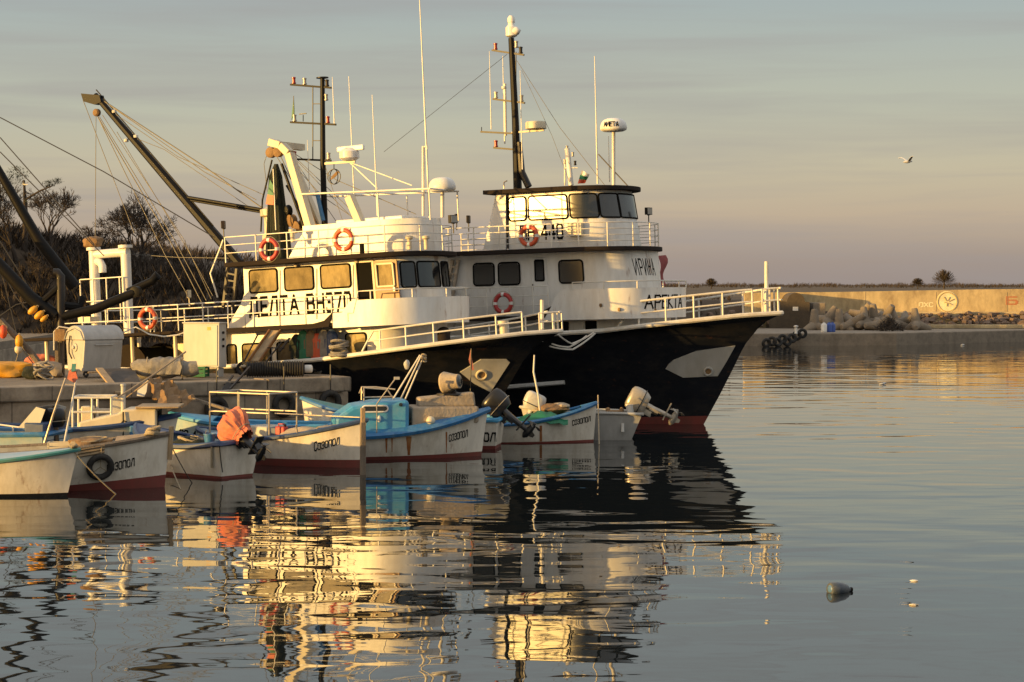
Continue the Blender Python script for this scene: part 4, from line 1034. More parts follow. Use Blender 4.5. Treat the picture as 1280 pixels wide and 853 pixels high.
# small fittings on the walls and roof edge
MB().box(DF.y(452.5, 311, -2.55), (.12, .1, .3)).build('roof_vent', 'gasket_shade_black', D, bevel=.015)
for px, py in ((371, 331), (447, 326)): MB().lathe([(.05, 0), (.07, .03), (.05, .1), (0, .12)], DF.y(px, py, -2.02), (0, -1, -.3), 10).build('wall_lamp', 'cream', WH)
for px, py0, py1 in ((349.5, 338, 402), (395.5, 336, 399), (441, 331, 372)): MB().tube([DF.y(px, py0, -2.02), DF.y(px, py1, -2.02)], .014, 5).build('cable_run', 'rail', WH)
for px, py in ((366, 283), (512, 292), (533, 292)): MB().lathe([(.07, 0), (.07, .3), (.12, .33), (.12, .4), (0, .44)], DF.y(px, py + 20, -1.6), (0, 0, 1), 12).build('mushroom_vent', 'cream', D)
# ---------------------------------------------------------------- farther trawler
IF = Frame((-0.78, 68.77, 0), -27, 1.5)
I = thing('fishing_trawler', 'farther black-hulled trawler with a red boot-top and tall two-storey white house, bow to open water', 'trawler', mtx=IF.m)
I_sheer = [(-10, 2.75), (-4, 2.7), (2, 2.78), (3.8, 2.83), (5.5, 2.9), (6.9, 3.04), (8.3, 3.17), (9.6, 3.29), (10.65, 3.34)]
I_stem = [(-1.3, 7.1), (-.19, 7.9), (.8, 8.5), (1.6, 8.95), (2.35, 9.36), (2.9, 9.85), (3.2, 10.25), (3.34, 10.65)]
iboot = lambda x: .07
P2, strip2 = trawler_hull(-10.0, 2.95, I_sheer, I_stem, fs0=.60, fse=2.3, fw0=.4, fwe=1.5)
I_bvh = hull_parts(I, P2, strip2, -10, 10.65, I_sheer, iboot, .8, rail_r=.08)
pk = patch(IF, I_bvh, [(832, 461), (836, 455), (842, 450), (870, 439), (919, 432), (908, 452), (897, 470), (854, 472)], .03).build('anchor_pocket', 'cab', I, smooth=30)
hawse(pk, IF, I_bvh, 885, 464, .13, 'cab')
ilow0 = Wall(house_path(-3, 4.6, 6.6, 2.1), 2.12, 3.4); ilow0.solid(MB()).build('lower_house', 'white', I)
CX = fit_front(IF, 5.6, 2.83, 2.0, 3.9, 857)
deck_slab('upper_deck', house_path(-5, 5.6, CX - .08, 2.8, bp=1.96), 3.36, 3.46, I)
il = Wall(house_path(-.6, 4.9, fit_front(IF, 4.9, 2.2, 1.7, 4.2, 829), 2.2, bp=1.7), 3.46, 5.5, rake=.16); ILH = il.solid(MB()).build('deck_house', 'white', I)
EX = fit_front(IF, 4.5, 2.75, 1.9, 5.6, 828)
deck_slab('bridge_deck', house_path(-2.2, 4.5, EX, 2.75, bp=1.9), 5.5, 5.64, I)
iu = Wall(house_path(1.75, 4.3, fit_front(IF, 4.3, 1.8, 1.4, 6.0, 802), 1.8, taper=.11, bp=1.4), 5.64, 7.52, rake=.32); IUP = iu.solid(MB()).build('bridge', 'white', I)
q = [IF.y(px, py, -1.8) for px, py in ((632, 242), (620, 242), (604, 312), (632, 314))]
for a_, b_ in ((0, .1), (3.6, 3.5)): MB().prism([p + V((0, a_, 0)) for p in q], [p + V((0, b_, 0)) for p in q]).build('side_wing', 'white', I, smooth=0)
deck_slab('bridge_roof', house_path(1.05, 4.1, fit_front(IF, 4.1, 2.1, 1.6, 7.6, 801), 2.1, bp=1.6), 7.52, 7.66, I)
for a, c_ in ((592, 618), (623.5, 650), (699, 729)): win_px(il, IF, a, c_, 4.5, 5.23, ILH, 'glassr', rad=.12)
a0, a1 = il.solve(IF, 665, 4.4), il.solve(IF, 684.5, 4.4)
dr = MB().prism([il.pt(a0, 3.5, .03), il.pt(a1, 3.5, .03), il.pt(a1, 5.36, .03), il.pt(a0, 5.36, .03)], [il.pt(a0, 3.5, -.03), il.pt(a1, 3.5, -.03), il.pt(a1, 5.36, -.03), il.pt(a0, 5.36, -.03)]).build('door', 'white', I, smooth=0, bevel=.02)
a2, a3 = il.solve(IF, 669.5, 4.9), il.solve(IF, 680, 4.9); il.window(dr, a2, a3, 4.6, 5.27, 'glass', t=.035, rad=.03)
MB().tube([il.pt(a0 + .06, 4.5, .05), il.pt(a0 + .06, 4.28, .05)], .02, 6).build('handle', 'blackmetal', dr)
for a, c_ in ((636, 657.5), (661, 709), (712.5, 747), (749, 774), (773, 796)): win_px(iu, IF, a, c_, 6.62, 7.4, IUP, 'glassr', rad=.1)
p0 = iu.solve(IF, 634, 6.5); MB().tube([iu.pt(p0, 5.7, .03), iu.pt(p0, 7.5, .03)], .035, 6).build('drain_pipe', 'blackmetal', IUP)
L0, L1 = iu.solve(IF, 651, 6.2), iu.solve(IF, 703, 6.2)
lettering('ВН 440', lambda u, v_: (iu.pt(L0 + (L1 - L0) * u, 5.98 + .46 * v_), iu.nrm(L0 + (L1 - L0) * u)), IUP, w=.17)
L0, L1 = il.solve(IF, 791, 4.9), il.solve(IF, 817, 4.9)
lettering('ИРИНА', lambda u, v_: (il.pt(L0 + (L1 - L0) * u + .12 * (1 - v_), 4.72 + .5 * v_), il.nrm(L0 + (L1 - L0) * u)), ILH, w=.11, gap=.42)
MB().box(iu.pt(iu.solve(IF, 721, 6.2), 6.25, .1), (.5, .18, .42)).build('locker', 'cream', IUP, bevel=.02)
# bulwark round the front of the upper deck
ic = Wall(house_path(3.55, 5.6, CX, 2.83, bp=2.0), 3.3, 4.2, rake=-.03); tot = ic.d[-1]; Pz = []
for i in range(na + 1):
    a = tot * i / na; e = min(a, tot - a); zt = 3.5 + .78 * sstep(0, .7, e); Pz.append([ic.pt(a, 3.3), ic.pt(a, (3.3 + zt) / 2), ic.pt(a, zt)])
IC = MB().shell(Pz, lambda i, j, p: ic.pt(tot * i / na, p.z, -.05)).build('bridge_deck_bulwark', 'white', I, smooth=40)
L0, L1 = ic.solve(IF, 806, 3.9), ic.solve(IF, 852, 3.9)
lettering('АРЕКТА', lambda u, v_: (ic.pt(L0 + (L1 - L0) * u, 3.62 + .4 * v_), ic.nrm(L0 + (L1 - L0) * u)), IC, w=.14)
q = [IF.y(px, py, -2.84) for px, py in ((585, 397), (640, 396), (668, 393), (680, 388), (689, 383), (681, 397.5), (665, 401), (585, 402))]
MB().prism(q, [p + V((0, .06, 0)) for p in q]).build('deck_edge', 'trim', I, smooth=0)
path = [ic.pt(tot * .1 + tot * .8 * i / 40, 4.26) for i in range(41)]
railing(path, [.24], I, spacing=1.1, r=.018)
railing([V((x, -2.76, 3.46)) for x in (-4.5, -2, 0, 2, 3.7)], [.95, .65, .34], I, spacing=.85, r=.018)
rp = [(x, -2.62) for x in (-1.9, 0, 1.5, 3, 4.3)] + house_path(0, 4.4, EX - .1, 2.62, bp=1.78)[8:-7] + [(x, 1.78) for x in (4.3, 3, 1.5, 0, -1.9)]
railing([V((x, y, 5.64)) for x, y in rp], [.78, .58, .38, .19], I, spacing=.95, r=.017)
# lower openings under the bulwark: flat plates, their inner shade painted black
for px0, px1, m_ in ((700, 711, 'gasket_shade_black'), (732, 746, 'gasket_shade_black'), (713, 730, 'white')):
    a0, a1 = ilow0.solve(IF, px0, 3.0), ilow0.solve(IF, px1, 3.0)
    q = [ilow0.pt(a0, 2.4, .03), ilow0.pt(a1, 2.4, .03), ilow0.pt(a1, 3.25, .03), ilow0.pt(a0, 3.25, .03)]
    MB().prism(q, [ilow0.pt(a, z_, -.02) for a, z_ in ((a0, 2.4), (a1, 2.4), (a1, 3.25), (a0, 3.25))]).build('deck_opening_shade' if m_ == 'gasket_shade_black' else 'deck_door', m_, I, smooth=0)
# ladder between the houses at the aft end
lm_ = MB(); s1, s2, s3, s4 = [IF.y(px, py, -2.3) for px, py in ((558, 366), (566, 325), (566, 370), (573, 325))]
lm_.beam(s1, s2, .09); lm_.beam(s3, s4, .09)
for k in range(5): lm_.beam(s1.lerp(s2, k / 5), s3.lerp(s4, k / 5), .06)
lm_.build('stair', 'steel', I, smooth=0)
# mast
mt = IF.y(639, 48); MA = MB().tube([V((1.3, 0, 7.6)), V((1.27, 0, 10.2)), mt], [.15, .12, .10], 8).build('mast', 'boom', I)
MB().tube([IF.y(649, 178), IF.y(652, 215), IF.y(661, 234)], [.1, .12, .12], 8).build('mast_brace', 'blackmetal', MA)
def arm(px0, px1, py0, py1, lamps, m='blackmetal'):
    ao = MB().beam(IF.y(px0, py0), IF.y(px1, py1), .07, .06).build('crossarm', m, MA, smooth=0)
    for px, m_ in lamps: lamp_light(ao, IF.y(px, py0 + (py1 - py0) * (px - px0) / (px1 - px0)) + V((0, 0, .03)), m_, .9)
arm(615, 655, 63, 69, ((619.5, 'redlamp'), (651, 'blackmetal')))
arm(616, 656, 124, 129, ((620, 'clearlamp'), (652, 'clearlamp')))
arm(601, 640, 165, 167, (), ); arm(640, 680, 166, 163, (), 'cream'); arm(617, 642, 185, 187, ((620, 'redlamp'),))
MB().tube([IF.y(602, 165), IF.y(602, 159)], .015, 5).build('arm_pin', 'blackmetal', MA)
lamp_light(MA, IF.y(645.5, 60), 'clearlamp', .9)
MB().tube([IF.y(645, 65), IF.y(645, 126)], .018, 5).build('mast_ladder', 'blackmetal', MA)
c_ = IF.y(639.5, 47); rd = MB().lathe([(.1, 0), (.2, .05), (.2, .34), (.12, .42), (.11, .5), (.13, .52), (.13, .66), (.07, .74), (0, .75)], c_, n=16).build('masthead_camera', 'white', MA)
MB().lathe([(.16, 0), (.14, .2), (.0, .36)], c_ + V((0.05, 0, .2)), (1, -.2, 0), 14).build('camera_cone', 'white', rd)
c_ = IF.y(670, 162); MB().lathe([(.28, 0), (.36, .02), (.36, .22), (.33, .26), (0, .28)], c_, n=24).build('radar_dome', 'cream', MA)
for px, pt, pb, y, r_ in ((614, 64, 162, 0, .014), (653, 88, 212, -.3, .016), (747, 70, 230, .2, .022), (631, 70, 180, .3, .02), (762, 170, 228, .6, .014)):
    b_, tp_ = IF.y(px, pb, y), IF.y(px, pt, y); antenna(I, b_, tp_.z - b_.z, r_, 'rail')
MB().tube([IF.y(632, 170, .1), IF.y(631, 105, .1)], .05, 8).lathe([(.06, 0), (.09, .03), (.09, .1), (0, .14)], IF.y(630, 112, .1), n=10).build('vent_pipe', 'rail', I)
sat_dome(I, IF, 767, 148, 163, 236, 32, 0, 'АНЕТА')
b_ = MB().tube([IF.y(714, 232, .3), IF.y(709, 186, .3)], .09, 10).build('signal_mast', 'white', I)
MB().tube([IF.y(705, 210, .3), IF.y(722, 210, .3)], .02, 6).tube([IF.y(706, 232, .3), IF.y(706, 203, .3)], .03, 6).build('crossarm', 'rail', b_)
for px, py, m_ in ((706, 205, 'clearlamp'), (719, 207, 'blackmetal'), (716, 196, 'clearlamp'), (709, 188, 'clearlamp')): lamp_light(b_, IF.y(px, py, .3), m_, .6)
fl = MB(); rows = []
for i in range(7):
    u = i / 6; a, c_ = IF.y(727 + 9 * u, 213 + 5 * u, .2), IF.y(722 + 10 * u, 230 - 1 * u, .2); off = V((0, .06 * math.sin(u * 7), 0))
    rows.append([a + off, a.lerp(c_, .33) + off, a.lerp(c_, .66) - off * .5, c_ - off])
for nm, j, m_ in (('flag_stripe', 0, 'white'), ('flag_stripe', 1, 'tarp'), ('flag_stripe', 2, 'orange')):
    o_ = MB().shell([[r[j], r[j + 1]] for r in rows], lambda i, j, p: p + V((0, .012, 0))).build(nm, m_, b_)
MB().tube([IF.y(748, 193), IF.y(786, 234)], .02, 6).build('stay_bar', 'blackmetal', I)
for pts, r_ in (([(634, 68), (480, 190)], .008), ([(646, 76), (700, 160), (756, 232)], .009), ([(652, 88), (690, 170), (712, 228)], .007)): wire(pts, I, IF, 0, r_)
for px, py, yw in ((571, 288, 3.8), (586, 290, 3.5), (811, 280, -.2)): floodlight(I, IF.y(px, py, -2.3 if px < 700 else .4), yw)
MB().tube([IF.y(630, 236, -.9), IF.y(630, 228, -.9), IF.y(634, 226, -.9)], .025, 6).build('horn', 'steel', I)
# bow rail with a sloping end, and the loop round the stem
a = sheer_path(P2, .775, .962, 24)
def near(px): return min(range(len(a)), key=lambda i: abs(IF.px(a[i])[0] - px))
tops = [p + V((0, 0, min(.78, .05 + max(0, i) * .22))) for i, p in enumerate(a)]
br = MB().tube(tops, .036, 7).tube([p + V((0, 0, min(.4, .05 + i * .15))) for i, p in enumerate(a)], .026, 6).build('bow_rail', 'rail', I)
for i in (4, 9, 14, 19, 24): MB().tube([a[i], tops[i]], .034, 6).build('post', 'rail', br)
a2_ = sheer_path(P2, .775, .962, 24, -1); br2 = MB().tube([p + V((0, 0, .78)) for p in a2_], .036, 7).tube([p + V((0, 0, .4)) for p in a2_], .026, 6).build('bow_rail', 'rail', I)
for i in (0, 6, 12, 18, 24): MB().tube([a2_[i], a2_[i] + V((0, 0, .78))], .034, 6).build('post', 'rail', br2)
lp = sheer_path(P2, .975, 1, 5) + sheer_path(P2, .975, 1, 5, -1)[::-1]
l2 = MB().tube([lp[0]] + [p + V((0, 0, .78)) for p in lp] + [lp[-1]], .034, 7).tube([p + V((0, 0, .4)) for p in lp], .026, 6).build('stem_rail', 'rail', I)
for p in (lp[4], lp[7], lp[9]): MB().tube([p, p + V((0, 0, .78))], .032, 6).build('post', 'rail', l2)
b_ = IF.y(958, 392, .0); MB().tube([b_ - V((0, 0, .2)), IF.y(958, 327, .0)], [.075, .065], 8).build('jack_staff', 'rail', I)
q = [IF.y(px, py, 1.2) for px, py in ((822, 318), (828, 318), (830, 345), (827, 352))]
# a faded red banner hanging at the front of the house
rows = []
for i in range(9):
    u = i / 8; p = IF.y(822 + 5 * math.sin(u * 5) * .6 + 3 * u, 320 + 38 * u, 1.2); wv = .1 + .09 * math.sin(u * 6.5 + 1)
    rows.append([p + V((0, 0, 0)), p + V((wv, .2, .02))])
t = thing('banner', 'faded red cloth hanging at the front of the farther trawler house', 'cloth', mtx=IF.m)
MB().shell(rows, lambda i, j, p: p + V((.03, .03, 0))).build('cloth', 'pink', t)
# white plank-like rubbing strake on the topsides
s1 = []
for px in (634, 650, 670, 690, 706):
    p, n = IF.cast(px, 483.5 - (px - 634) * .085, I_bvh); s1.append(p + n * .06)
MB().tube(s1, .075, 6, sq=1.0).build('rubbing_strake', 'white', I)
for px, z0 in ((752, 3.75), (775, 3.6), (820, 3.55)):
    a = ic.solve(IF, px, 3.9); MB().lathe([(.04, 0), (.06, .02), (.06, .05), (0, .06)], ic.pt(a, z0, 0), (-.45, -.9, 0), 10).build('scupper', 'rustsheet', IC)
# lifebuoys on the rails
lifebuoy(DF, DF.y(336.5, 312, -2.62), (0, -1, 0), 'orange lifebuoy on the wheelhouse roof rail, nearest the stern ladder', 'red')
lifebuoy(DF, DF.y(429.5, 300, -2.62), (0, -1, 0), 'orange-red lifebuoy in the middle of the roof rail, before the white flying bridge', 'orange')
lifebuoy(DF, DF.y(184.5, 398.5, -2.84), (0, -1, 0), 'orange lifebuoy on the low stern rail above the grey waste bin', 'orange')
lifebuoy(IF, IF.y(661, 295, -2.74), (0, -1, 0), 'orange lifebuoy hung over the registration number on the farther trawler', 'orange')
lifebuoy(IF, IF.y(629, 379.5, -2.88), (0, -1, 0), 'dark red lifebuoy on the lower rail of the farther trawler', 'red')
# furled net hanging from the gantry
nx = DF.y(346, 250, -.3); t = thing('furled_net', 'tall bundle of dark green net hanging from the slanting gantry', 'net', mtx=DF.m @ Matrix.Translation(nx))
zt, zb_ = DF.y(346, 206, -.3).z - nx.z, 5.3 - nx.z
mb = MB(); pts = [V((.02, 0, zt + (zb_ - zt) * i / 8)) for i in range(9)]
mb.tube(pts, [.05, .15, .20, .24, .28, .32, .34, .36, .34], 12, sq=.8)
for k in range(7): 
    a_ = k * .9; mb.tube([V((.04, 0, zt))] + [V((math.cos(a_) * (.13 + .035 * i), math.sin(a_) * (.11 + .03 * i), zt + (zb_ - zt) * i / 8)) for i in range(1, 9)], .07, 6)
mb.build('net', 'net', t)
fp = [V((.12, -.42, zt * .45)), V((.3, -.42, zt * .7)), V((.32, -.42, zt * .3)), V((.14, -.42, -.05))]
t2 = thing('small_flag', 'small green and red flag against the dark furled net', 'flag', mtx=DF.m @ Matrix.Translation(nx))
MB().prism([V((-.02, -.5, .15)), V((.2, -.5, .1)), V((.22, -.5, .42)), V((.1, -.5, .62))], [V((-.02, -.48, .15)), V((.2, -.48, .1)), V((.22, -.48, .42)), V((.1, -.48, .62))]).build('green_stripe', 'tarp', t2, smooth=0)
MB().prism([V((-.1, -.5, -.15)), V((.2, -.5, -.2)), V((.2, -.5, .1)), V((-.02, -.5, .15))], [V((-.1, -.48, -.15)), V((.2, -.48, -.2)), V((.2, -.48, .1)), V((-.02, -.48, .15))]).build('red_stripe', 'orange', t2, smooth=0)
MB().tube([(.24, -.49, -1.0), (.24, -.49, .95)], .02, 6).build('staff', 'rail', t2)
# oilskins drying under the overhang
OS = [(370, 'net', 'dark green oilskin hanging at the left end of the row', 418, 448), (379, 'tarp', 'green oilskin with a hood, second in the row', 413, 449), (388, 'canvas', 'tan jacket hanging left of the orange oilskin', 413, 446), (396, 'orange', 'bright orange oilskin hanging in the row', 417, 449), (405, 'net2', 'grey mottled jacket hanging right of the orange oilskin', 412, 446), (414, 'navy', 'dark blue jacket at the right end of the row', 412, 444)]
for px, m_, lab, y0, y1 in OS:
    p = DF.y(px, y0, -2.35); h = p.z - DF.y(px, y1, -2.35).z
    t = thing('oilskin', lab, 'jacket', mtx=DF.m @ Matrix.Translation(p), group='oilskins drying under the upper deck'); mb = MB(); rr = random.Random(px)
    rows = []; n = 16
    for i in range(9):
        u = i / 8; wd = (.05, .13, .17, .16, .17, .18, .19, .20, .19)[i] * 1.15
        rows.append([V((math.cos(2 * math.pi * j / n) * wd * (1 + .15 * math.sin(j * 2.1 + px)), math.sin(2 * math.pi * j / n) * wd * .5, -u * h)) for j in range(n + 1)])
    mb.grid(rows); mb.build('coat', {'canvas': 'coat_tan'}.get(m_, m_), t)
    mb = MB().tube([(-.1, 0, -.12), (-.2, -.03, -h * .4), (-.19, -.05, -h * .7)], [.06, .06, .05], 8).tube([(.1, 0, -.12), (.2, -.03, -h * .4), (.19, -.05, -h * .68)], [.06, .06, .05], 8); mb.build('sleeves', {'canvas': 'coat_tan'}.get(m_, m_), t)
    MB().tube([(0, 0, -.02), (0, 0, .12), (.04, 0, .16)], .012, 5).build('hook', 'blackmetal', t)
c_ = DF.y(424, 437, -2.72)
t = thing('rope_coil', 'big coil of grey mooring rope on the bulwark of the nearer trawler', 'rope', mtx=DF.m @ Matrix.Translation(c_)); mb = MB()
for k in range(7): mb.torus((0, 0, -.22 + k * .075), (.1 * math.sin(k), .25 * math.cos(k * 2), 1), .25 + .04 * math.sin(k * 1.7), .042, 22, 7)
mb.build('turns', 'net2', t)
# ================================================================ small boats
def small_boat(name, label, bow, bow_is, heading, L, B, hb, hm, hs, rake=.45, stern='transom', hull='hullw', rim='navy', inside='inner', boot='boot',
               bootz=(.10, .10), fore=.30, forem=None, rim_w=.07, tw=.78, draft=.3, thwarts=2, anchor_end='bow', sternrake=.12, roll=0):
    """bow: pixel of the stem (or transom foot) on the water; heading in degrees, 0 = to the right, 90 = away"""
    D0 = CAM_H * FPX / (bow[1] - 358); X0 = (bow[0] - 640) / FPX * D0
    h = V((math.cos(R(heading)), math.sin(R(heading)), 0))
    off = (L / 2 - rake * .8) if anchor_end == 'bow' else -(L / 2 - .1)
    c = V((X0, D0, 0)) - h * off
    fr = Frame(c, heading); t = thing(name, label, 'boat', mtx=fr.m, group='small boats moored along the quay')
    def sheer(x):
        u = (x + L / 2) / L
        return hm + (hb - hm) * max(0, (u - .35) / .65) ** 2.0 + (hs - hm) * max(0, (.35 - u) / .35) ** 1.6
    def P(u, s, side):
        x0 = -L / 2 + u * L; zs = sheer(x0); z = -draft + s * (zs + draft); k = max(0, min(1.15, (z + draft) / (zs + draft)))
        if u > .5: f = max(0, 1 - ((u - .5) / .5) ** (1.75 + .75 * k))
        elif stern == 'canoe': f = max(0, 1 - ((.5 - u) / .5) ** (2.0 + .9 * k))
        else: f = tw + (1 - tw) * (1 - ((.5 - u) / .5) ** 1.8)
        f *= .52 + .48 * k ** .55
        x = x0 - rake * (1 - k) ** .9 * max(0, u) ** 5 + (sternrake * (1 - k) if u < .3 else 0) * (1 - u / .3 if u < .3 else 0)
        if stern == 'canoe' and u < .5: x += .35 * (1 - k) * (1 - u / .5) ** 4
        return V((x, -side * B / 2 * f, z))
    nt = 40; zsm = lambda x: bootz[0] + (bootz[1] - bootz[0]) * (x + L / 2) / L
    def strip(lo, hi, n, inset=0.0, dz=0.0):
        mb = MB()
        for side in (1, -1):
            rows = []
            for i in range(nt + 1):
                u = i / nt; x0 = -L / 2 + u * L; zs = sheer(x0); q = lambda z: (z + draft) / (zs + draft)
                a = 0 if lo is None else q(lo(x0)); c_ = 1 if hi is None else q(hi(x0)); row = []
                for j in range(n + 1):
                    p = P(u, a + (c_ - a) * j / n, side)
                    if inset: p.y += side * min(abs(p.y) , inset); p.x -= inset * (1 if u > .97 else 0) - inset * (1 if u < .03 else 0)
                    p.z += dz; row.append(p)
                rows.append(row)
            mb.grid(rows)
        if stern == 'transom':
            a = 0 if lo is None else (lo(-L / 2) + draft) / (sheer(-L / 2) + draft); c_ = 1 if hi is None else (hi(-L / 2) + draft) / (sheer(-L / 2) + draft)
            l_ = [P(0, a + (c_ - a) * j / n, 1) for j in range(n + 1)]; r_ = [P(0, a + (c_ - a) * j / n, -1) for j in range(n + 1)]
            if inset:
                for p in l_ + r_: p.x += inset; p.y *= .95
            mb.grid([l_, [(p + q) / 2 for p, q in zip(l_, r_)], r_])
        return mb
    top = strip(zsm, None, 8); top.build('hull', hull, t, smooth=50); strip(None, zsm, 4).build('bottom_paint', boot, t, smooth=50)
    flo = .12
    strip(lambda x: flo, lambda x: sheer(x) - .01, 3, .045).build('lining', inside, t, smooth=50)
    rows = []
    for i in range(nt + 1):
        u = .02 + .95 * i / nt; zs = sheer(-L / 2 + u * L); s_ = (flo + .01 + draft) / (zs + draft); a, b_ = P(u, s_, 1), P(u, s_, -1); rows.append([a, (a + b_) / 2, b_])
    MB().grid(rows).build('floor', inside, t)
    # gunwale strip along the top edge
    ring = [P(i / nt, 1, 1) for i in range(nt + 1)] + [P(i / nt, 1, -1) for i in range(nt, -1, -1)]
    if (ring[0] - ring[-1]).length < 1e-3: ring = ring[:-1]
    mid = [p for i, p in enumerate(ring) if i == 0 or (p - ring[i - 1]).length > 1e-4]
    MB().tube([p - V((0, 0, rim_w * .35)) for p in mid], rim_w, 6, closed=True, sq=.95).build('gunwale', rim, t, smooth=50)
    if fore > 0:
        rows = []
        for i in range(13):
            u = 1 - fore + (fore - .015) * i / 12; a, b_ = P(u, 1, 1), P(u, 1, -1); m_ = (a + b_) / 2 + V((0, 0, .03 + .10 * (a - b_).length / B)); rows.append([a + V((0, 0, .01)), a.lerp(m_, .5) + V((0, 0, .025)), m_, b_.lerp(m_, .5) + V((0, 0, .025)), b_ + V((0, 0, .01))])
        MB().shell(rows, lambda i, j, p: p - V((0, 0, .03))).build('foredeck', forem or rim, t, smooth=50)
    for k in range(thwarts):
        u = .2 + .28 * k; zs = sheer(-L / 2 + u * L); s_ = (zs - .22 + draft) / (zs + draft); a, b_ = P(u, s_, 1), P(u, s_, -1)
        MB().box((a + b_) / 2, (.24, (a - b_).length * .95, .04)).build('thwart', inside if k else 'graywood', t, smooth=0)
    return dict(t=t, fr=fr, P=P, L=L, B=B, sheer=sheer, bvh=bvh_of(top), draft=draft)
def hull_text(b, text, px0, px1, py_mid0, py_mid1, hpx, m='letter', w=.17, caps=None, name='lettering', slant=0.0):
    def fn(u, v_):
        px = px0 + (px1 - px0) * u + slant * (v_ - .5) * hpx; py = py_mid0 + (py_mid1 - py_mid0) * u - hpx * (v_ - .5)
        return b['fr'].cast(px, py, b['bvh'])
    return lettering(text, fn, b['t'], m, w, .28, name, caps)

def outboard(parent, loc, tilt, yaw=0, scale=1.0, cowl='motorblack', leg='motorblack', cover=None, name='outboard_motor'):
    """leg along local -z, thrust axis -x (aft); tilt lifts the leg aft"""
    m = Matrix.Translation(V(loc)) @ Matrix.Rotation(R(yaw), 4, 'Z') @ Matrix.Rotation(R(tilt), 4, 'Y') @ Matrix.Scale(scale, 4)
    def xf(mb): mb.v = [m @ p for p in mb.v]; return mb
    mb = MB().tube([(0, 0, .1), (-.01, 0, -.2), (-.03, 0, -.5), (-.04, 0, -.78)], [.16, .13, .115, .085], 12, sq=.6).tube([(.02, 0, -.1), (.02, 0, -.36)], [.15, .12], 10, sq=.75)
    mb.box((-.12, 0, -.55), (.5, .24, .03)); mb.tube([(.16, 0, -.78), (.08, 0, -.78), (-.1, 0, -.78), (-.24, 0, -.78)], [.03, .085, .09, .06], 10)
    mb.prism([V((.08, -.012, -.8)), V((-.12, -.012, -.8)), V((-.08, -.012, -.97)), V((.0, -.012, -.97))], [V((.08, .012, -.8)), V((-.12, .012, -.8)), V((-.08, .012, -.97)), V((.0, .012, -.97))])
    mb.box((.14, 0, -.05), (.12, .22, .3)); mb.beam((.2, -.08, -.22), (.2, -.08, .08), .05).beam((.2, .08, -.22), (.2, .08, .08), .05)
    o = xf(mb).build(name, leg, parent, smooth=35)
    mb = MB()
    for k in range(3):
        a = R(120 * k + 20); c_, s_ = math.cos(a), math.sin(a); r = V((0, c_, s_)); q = V((0, -s_, c_)); base = V((-.25, 0, -.78))
        A = [base + r * .03 - q * .02, base + r * .19 - q * .10 + V((.04, 0, 0)), base + r * .23 + q * .02, base + r * .13 + q * .09 - V((.04, 0, 0))]
        mb.prism(A, [p + V((.012, 0, 0)) for p in A])
    mb.lathe([(.04, -.06), (.045, 0), (.03, .05), (0, .06)], (-.25, 0, -.78), (-1, 0, 0), 10)
    xf(mb).build('propeller', leg, o, smooth=30)
    if cover:
        mb = MB(); rr = random.Random(4); rows = []; n = 56
        for i in range(15):
            u = i / 14; z = .62 - u * .80; k = (.04, .22, .31, .36, .385, .395, .39, .375, .35, .31, .27, .23, .22, .23, .22)[i]
            rows.append([V((k * 1.15 * math.cos(2 * math.pi * j / n) * (1 + .07 * math.sin(j * 1.12 + u * 5) + .045 * math.sin(j * 2.47 - u * 6)) - .03, k * .85 * math.sin(2 * math.pi * j / n) * (1 + .07 * math.sin(j * 1.12 + u * 5) + .045 * math.sin(j * 2.47 - u * 6)), z + .02 * math.sin(j * 1.8))) for j in range(n + 1)])
        mb.grid(rows); xf(mb).build('cloth_cover', cover, o, smooth=50)
        mb = MB().torus((-.03, 0, -.02), (0, .08, 1), .31, .012, 24, 5); mb.v = [V((p.x, p.y * .8, p.z)) for p in mb.v]; xf(mb).build('tie_cord', 'rope', o)
    else:
        mb = MB(); rows = []; n = 24
        for i, (k, z, dx) in enumerate(((.02, .56, -.02), (.17, .555, -.02), (.235, .52, -.02), (.262, .44, -.02), (.27, .3, -.02), (.262, .16, -.02), (.235, .06, 0), (.2, .0, 0), (.05, -.01, 0))):
            rows.append([V((dx + k * 1.25 * math.copysign(abs(math.cos(2 * math.pi * j / n)) ** .75, math.cos(2 * math.pi * j / n)), k * .8 * math.copysign(abs(math.sin(2 * math.pi * j / n)) ** .75, math.sin(2 * math.pi * j / n)), z)) for j in range(n + 1)])
        mb.grid(rows); cw = xf(mb).build('cowling', cowl, o, smooth=50)
        mb = MB(); mb.tube([V((-.02 + .345 * math.copysign(abs(math.cos(2 * math.pi * j / 32)) ** .75, math.cos(2 * math.pi * j / 32)), .222 * math.copysign(abs(math.sin(2 * math.pi * j / 32)) ** .75, math.sin(2 * math.pi * j / 32)), .17)) for j in range(32)], .012, 5, closed=True)
        xf(mb).build('cowl_band', 'motorblack' if cowl != 'motorblack' else 'motorsilver', cw)
    return o
def pipes(segs, r, parent, name, m='steel'):
    mb = MB()
    for s_ in segs: mb.tube(s_, r, 7)
    return mb.build(name, m, parent)
def px_of(fr, px, py, y=0.0): return fr.y(px, py, y)

# ---- blue-rimmed white boat with the canoe stern, lettered in tall black letters, middle of the row
bF = small_boat('small_boat', 'white boat with navy rim and pipe frame, its lettered bow touching the mooring post', (450, 585), 'bow', -33, 5.6, 1.8, 1.22, .66, .8,
                rake=.28, stern='canoe', rim='navy', inside='paleblue', bootz=(.16, .20), fore=.12, forem='navy', rim_w=.06)
hull_text(bF, 'СОЗОПОЛ', 393, 424, 558.5, 550, 10.5, caps=.78, w=.15)
fr, t = bF['fr'], bF['t']
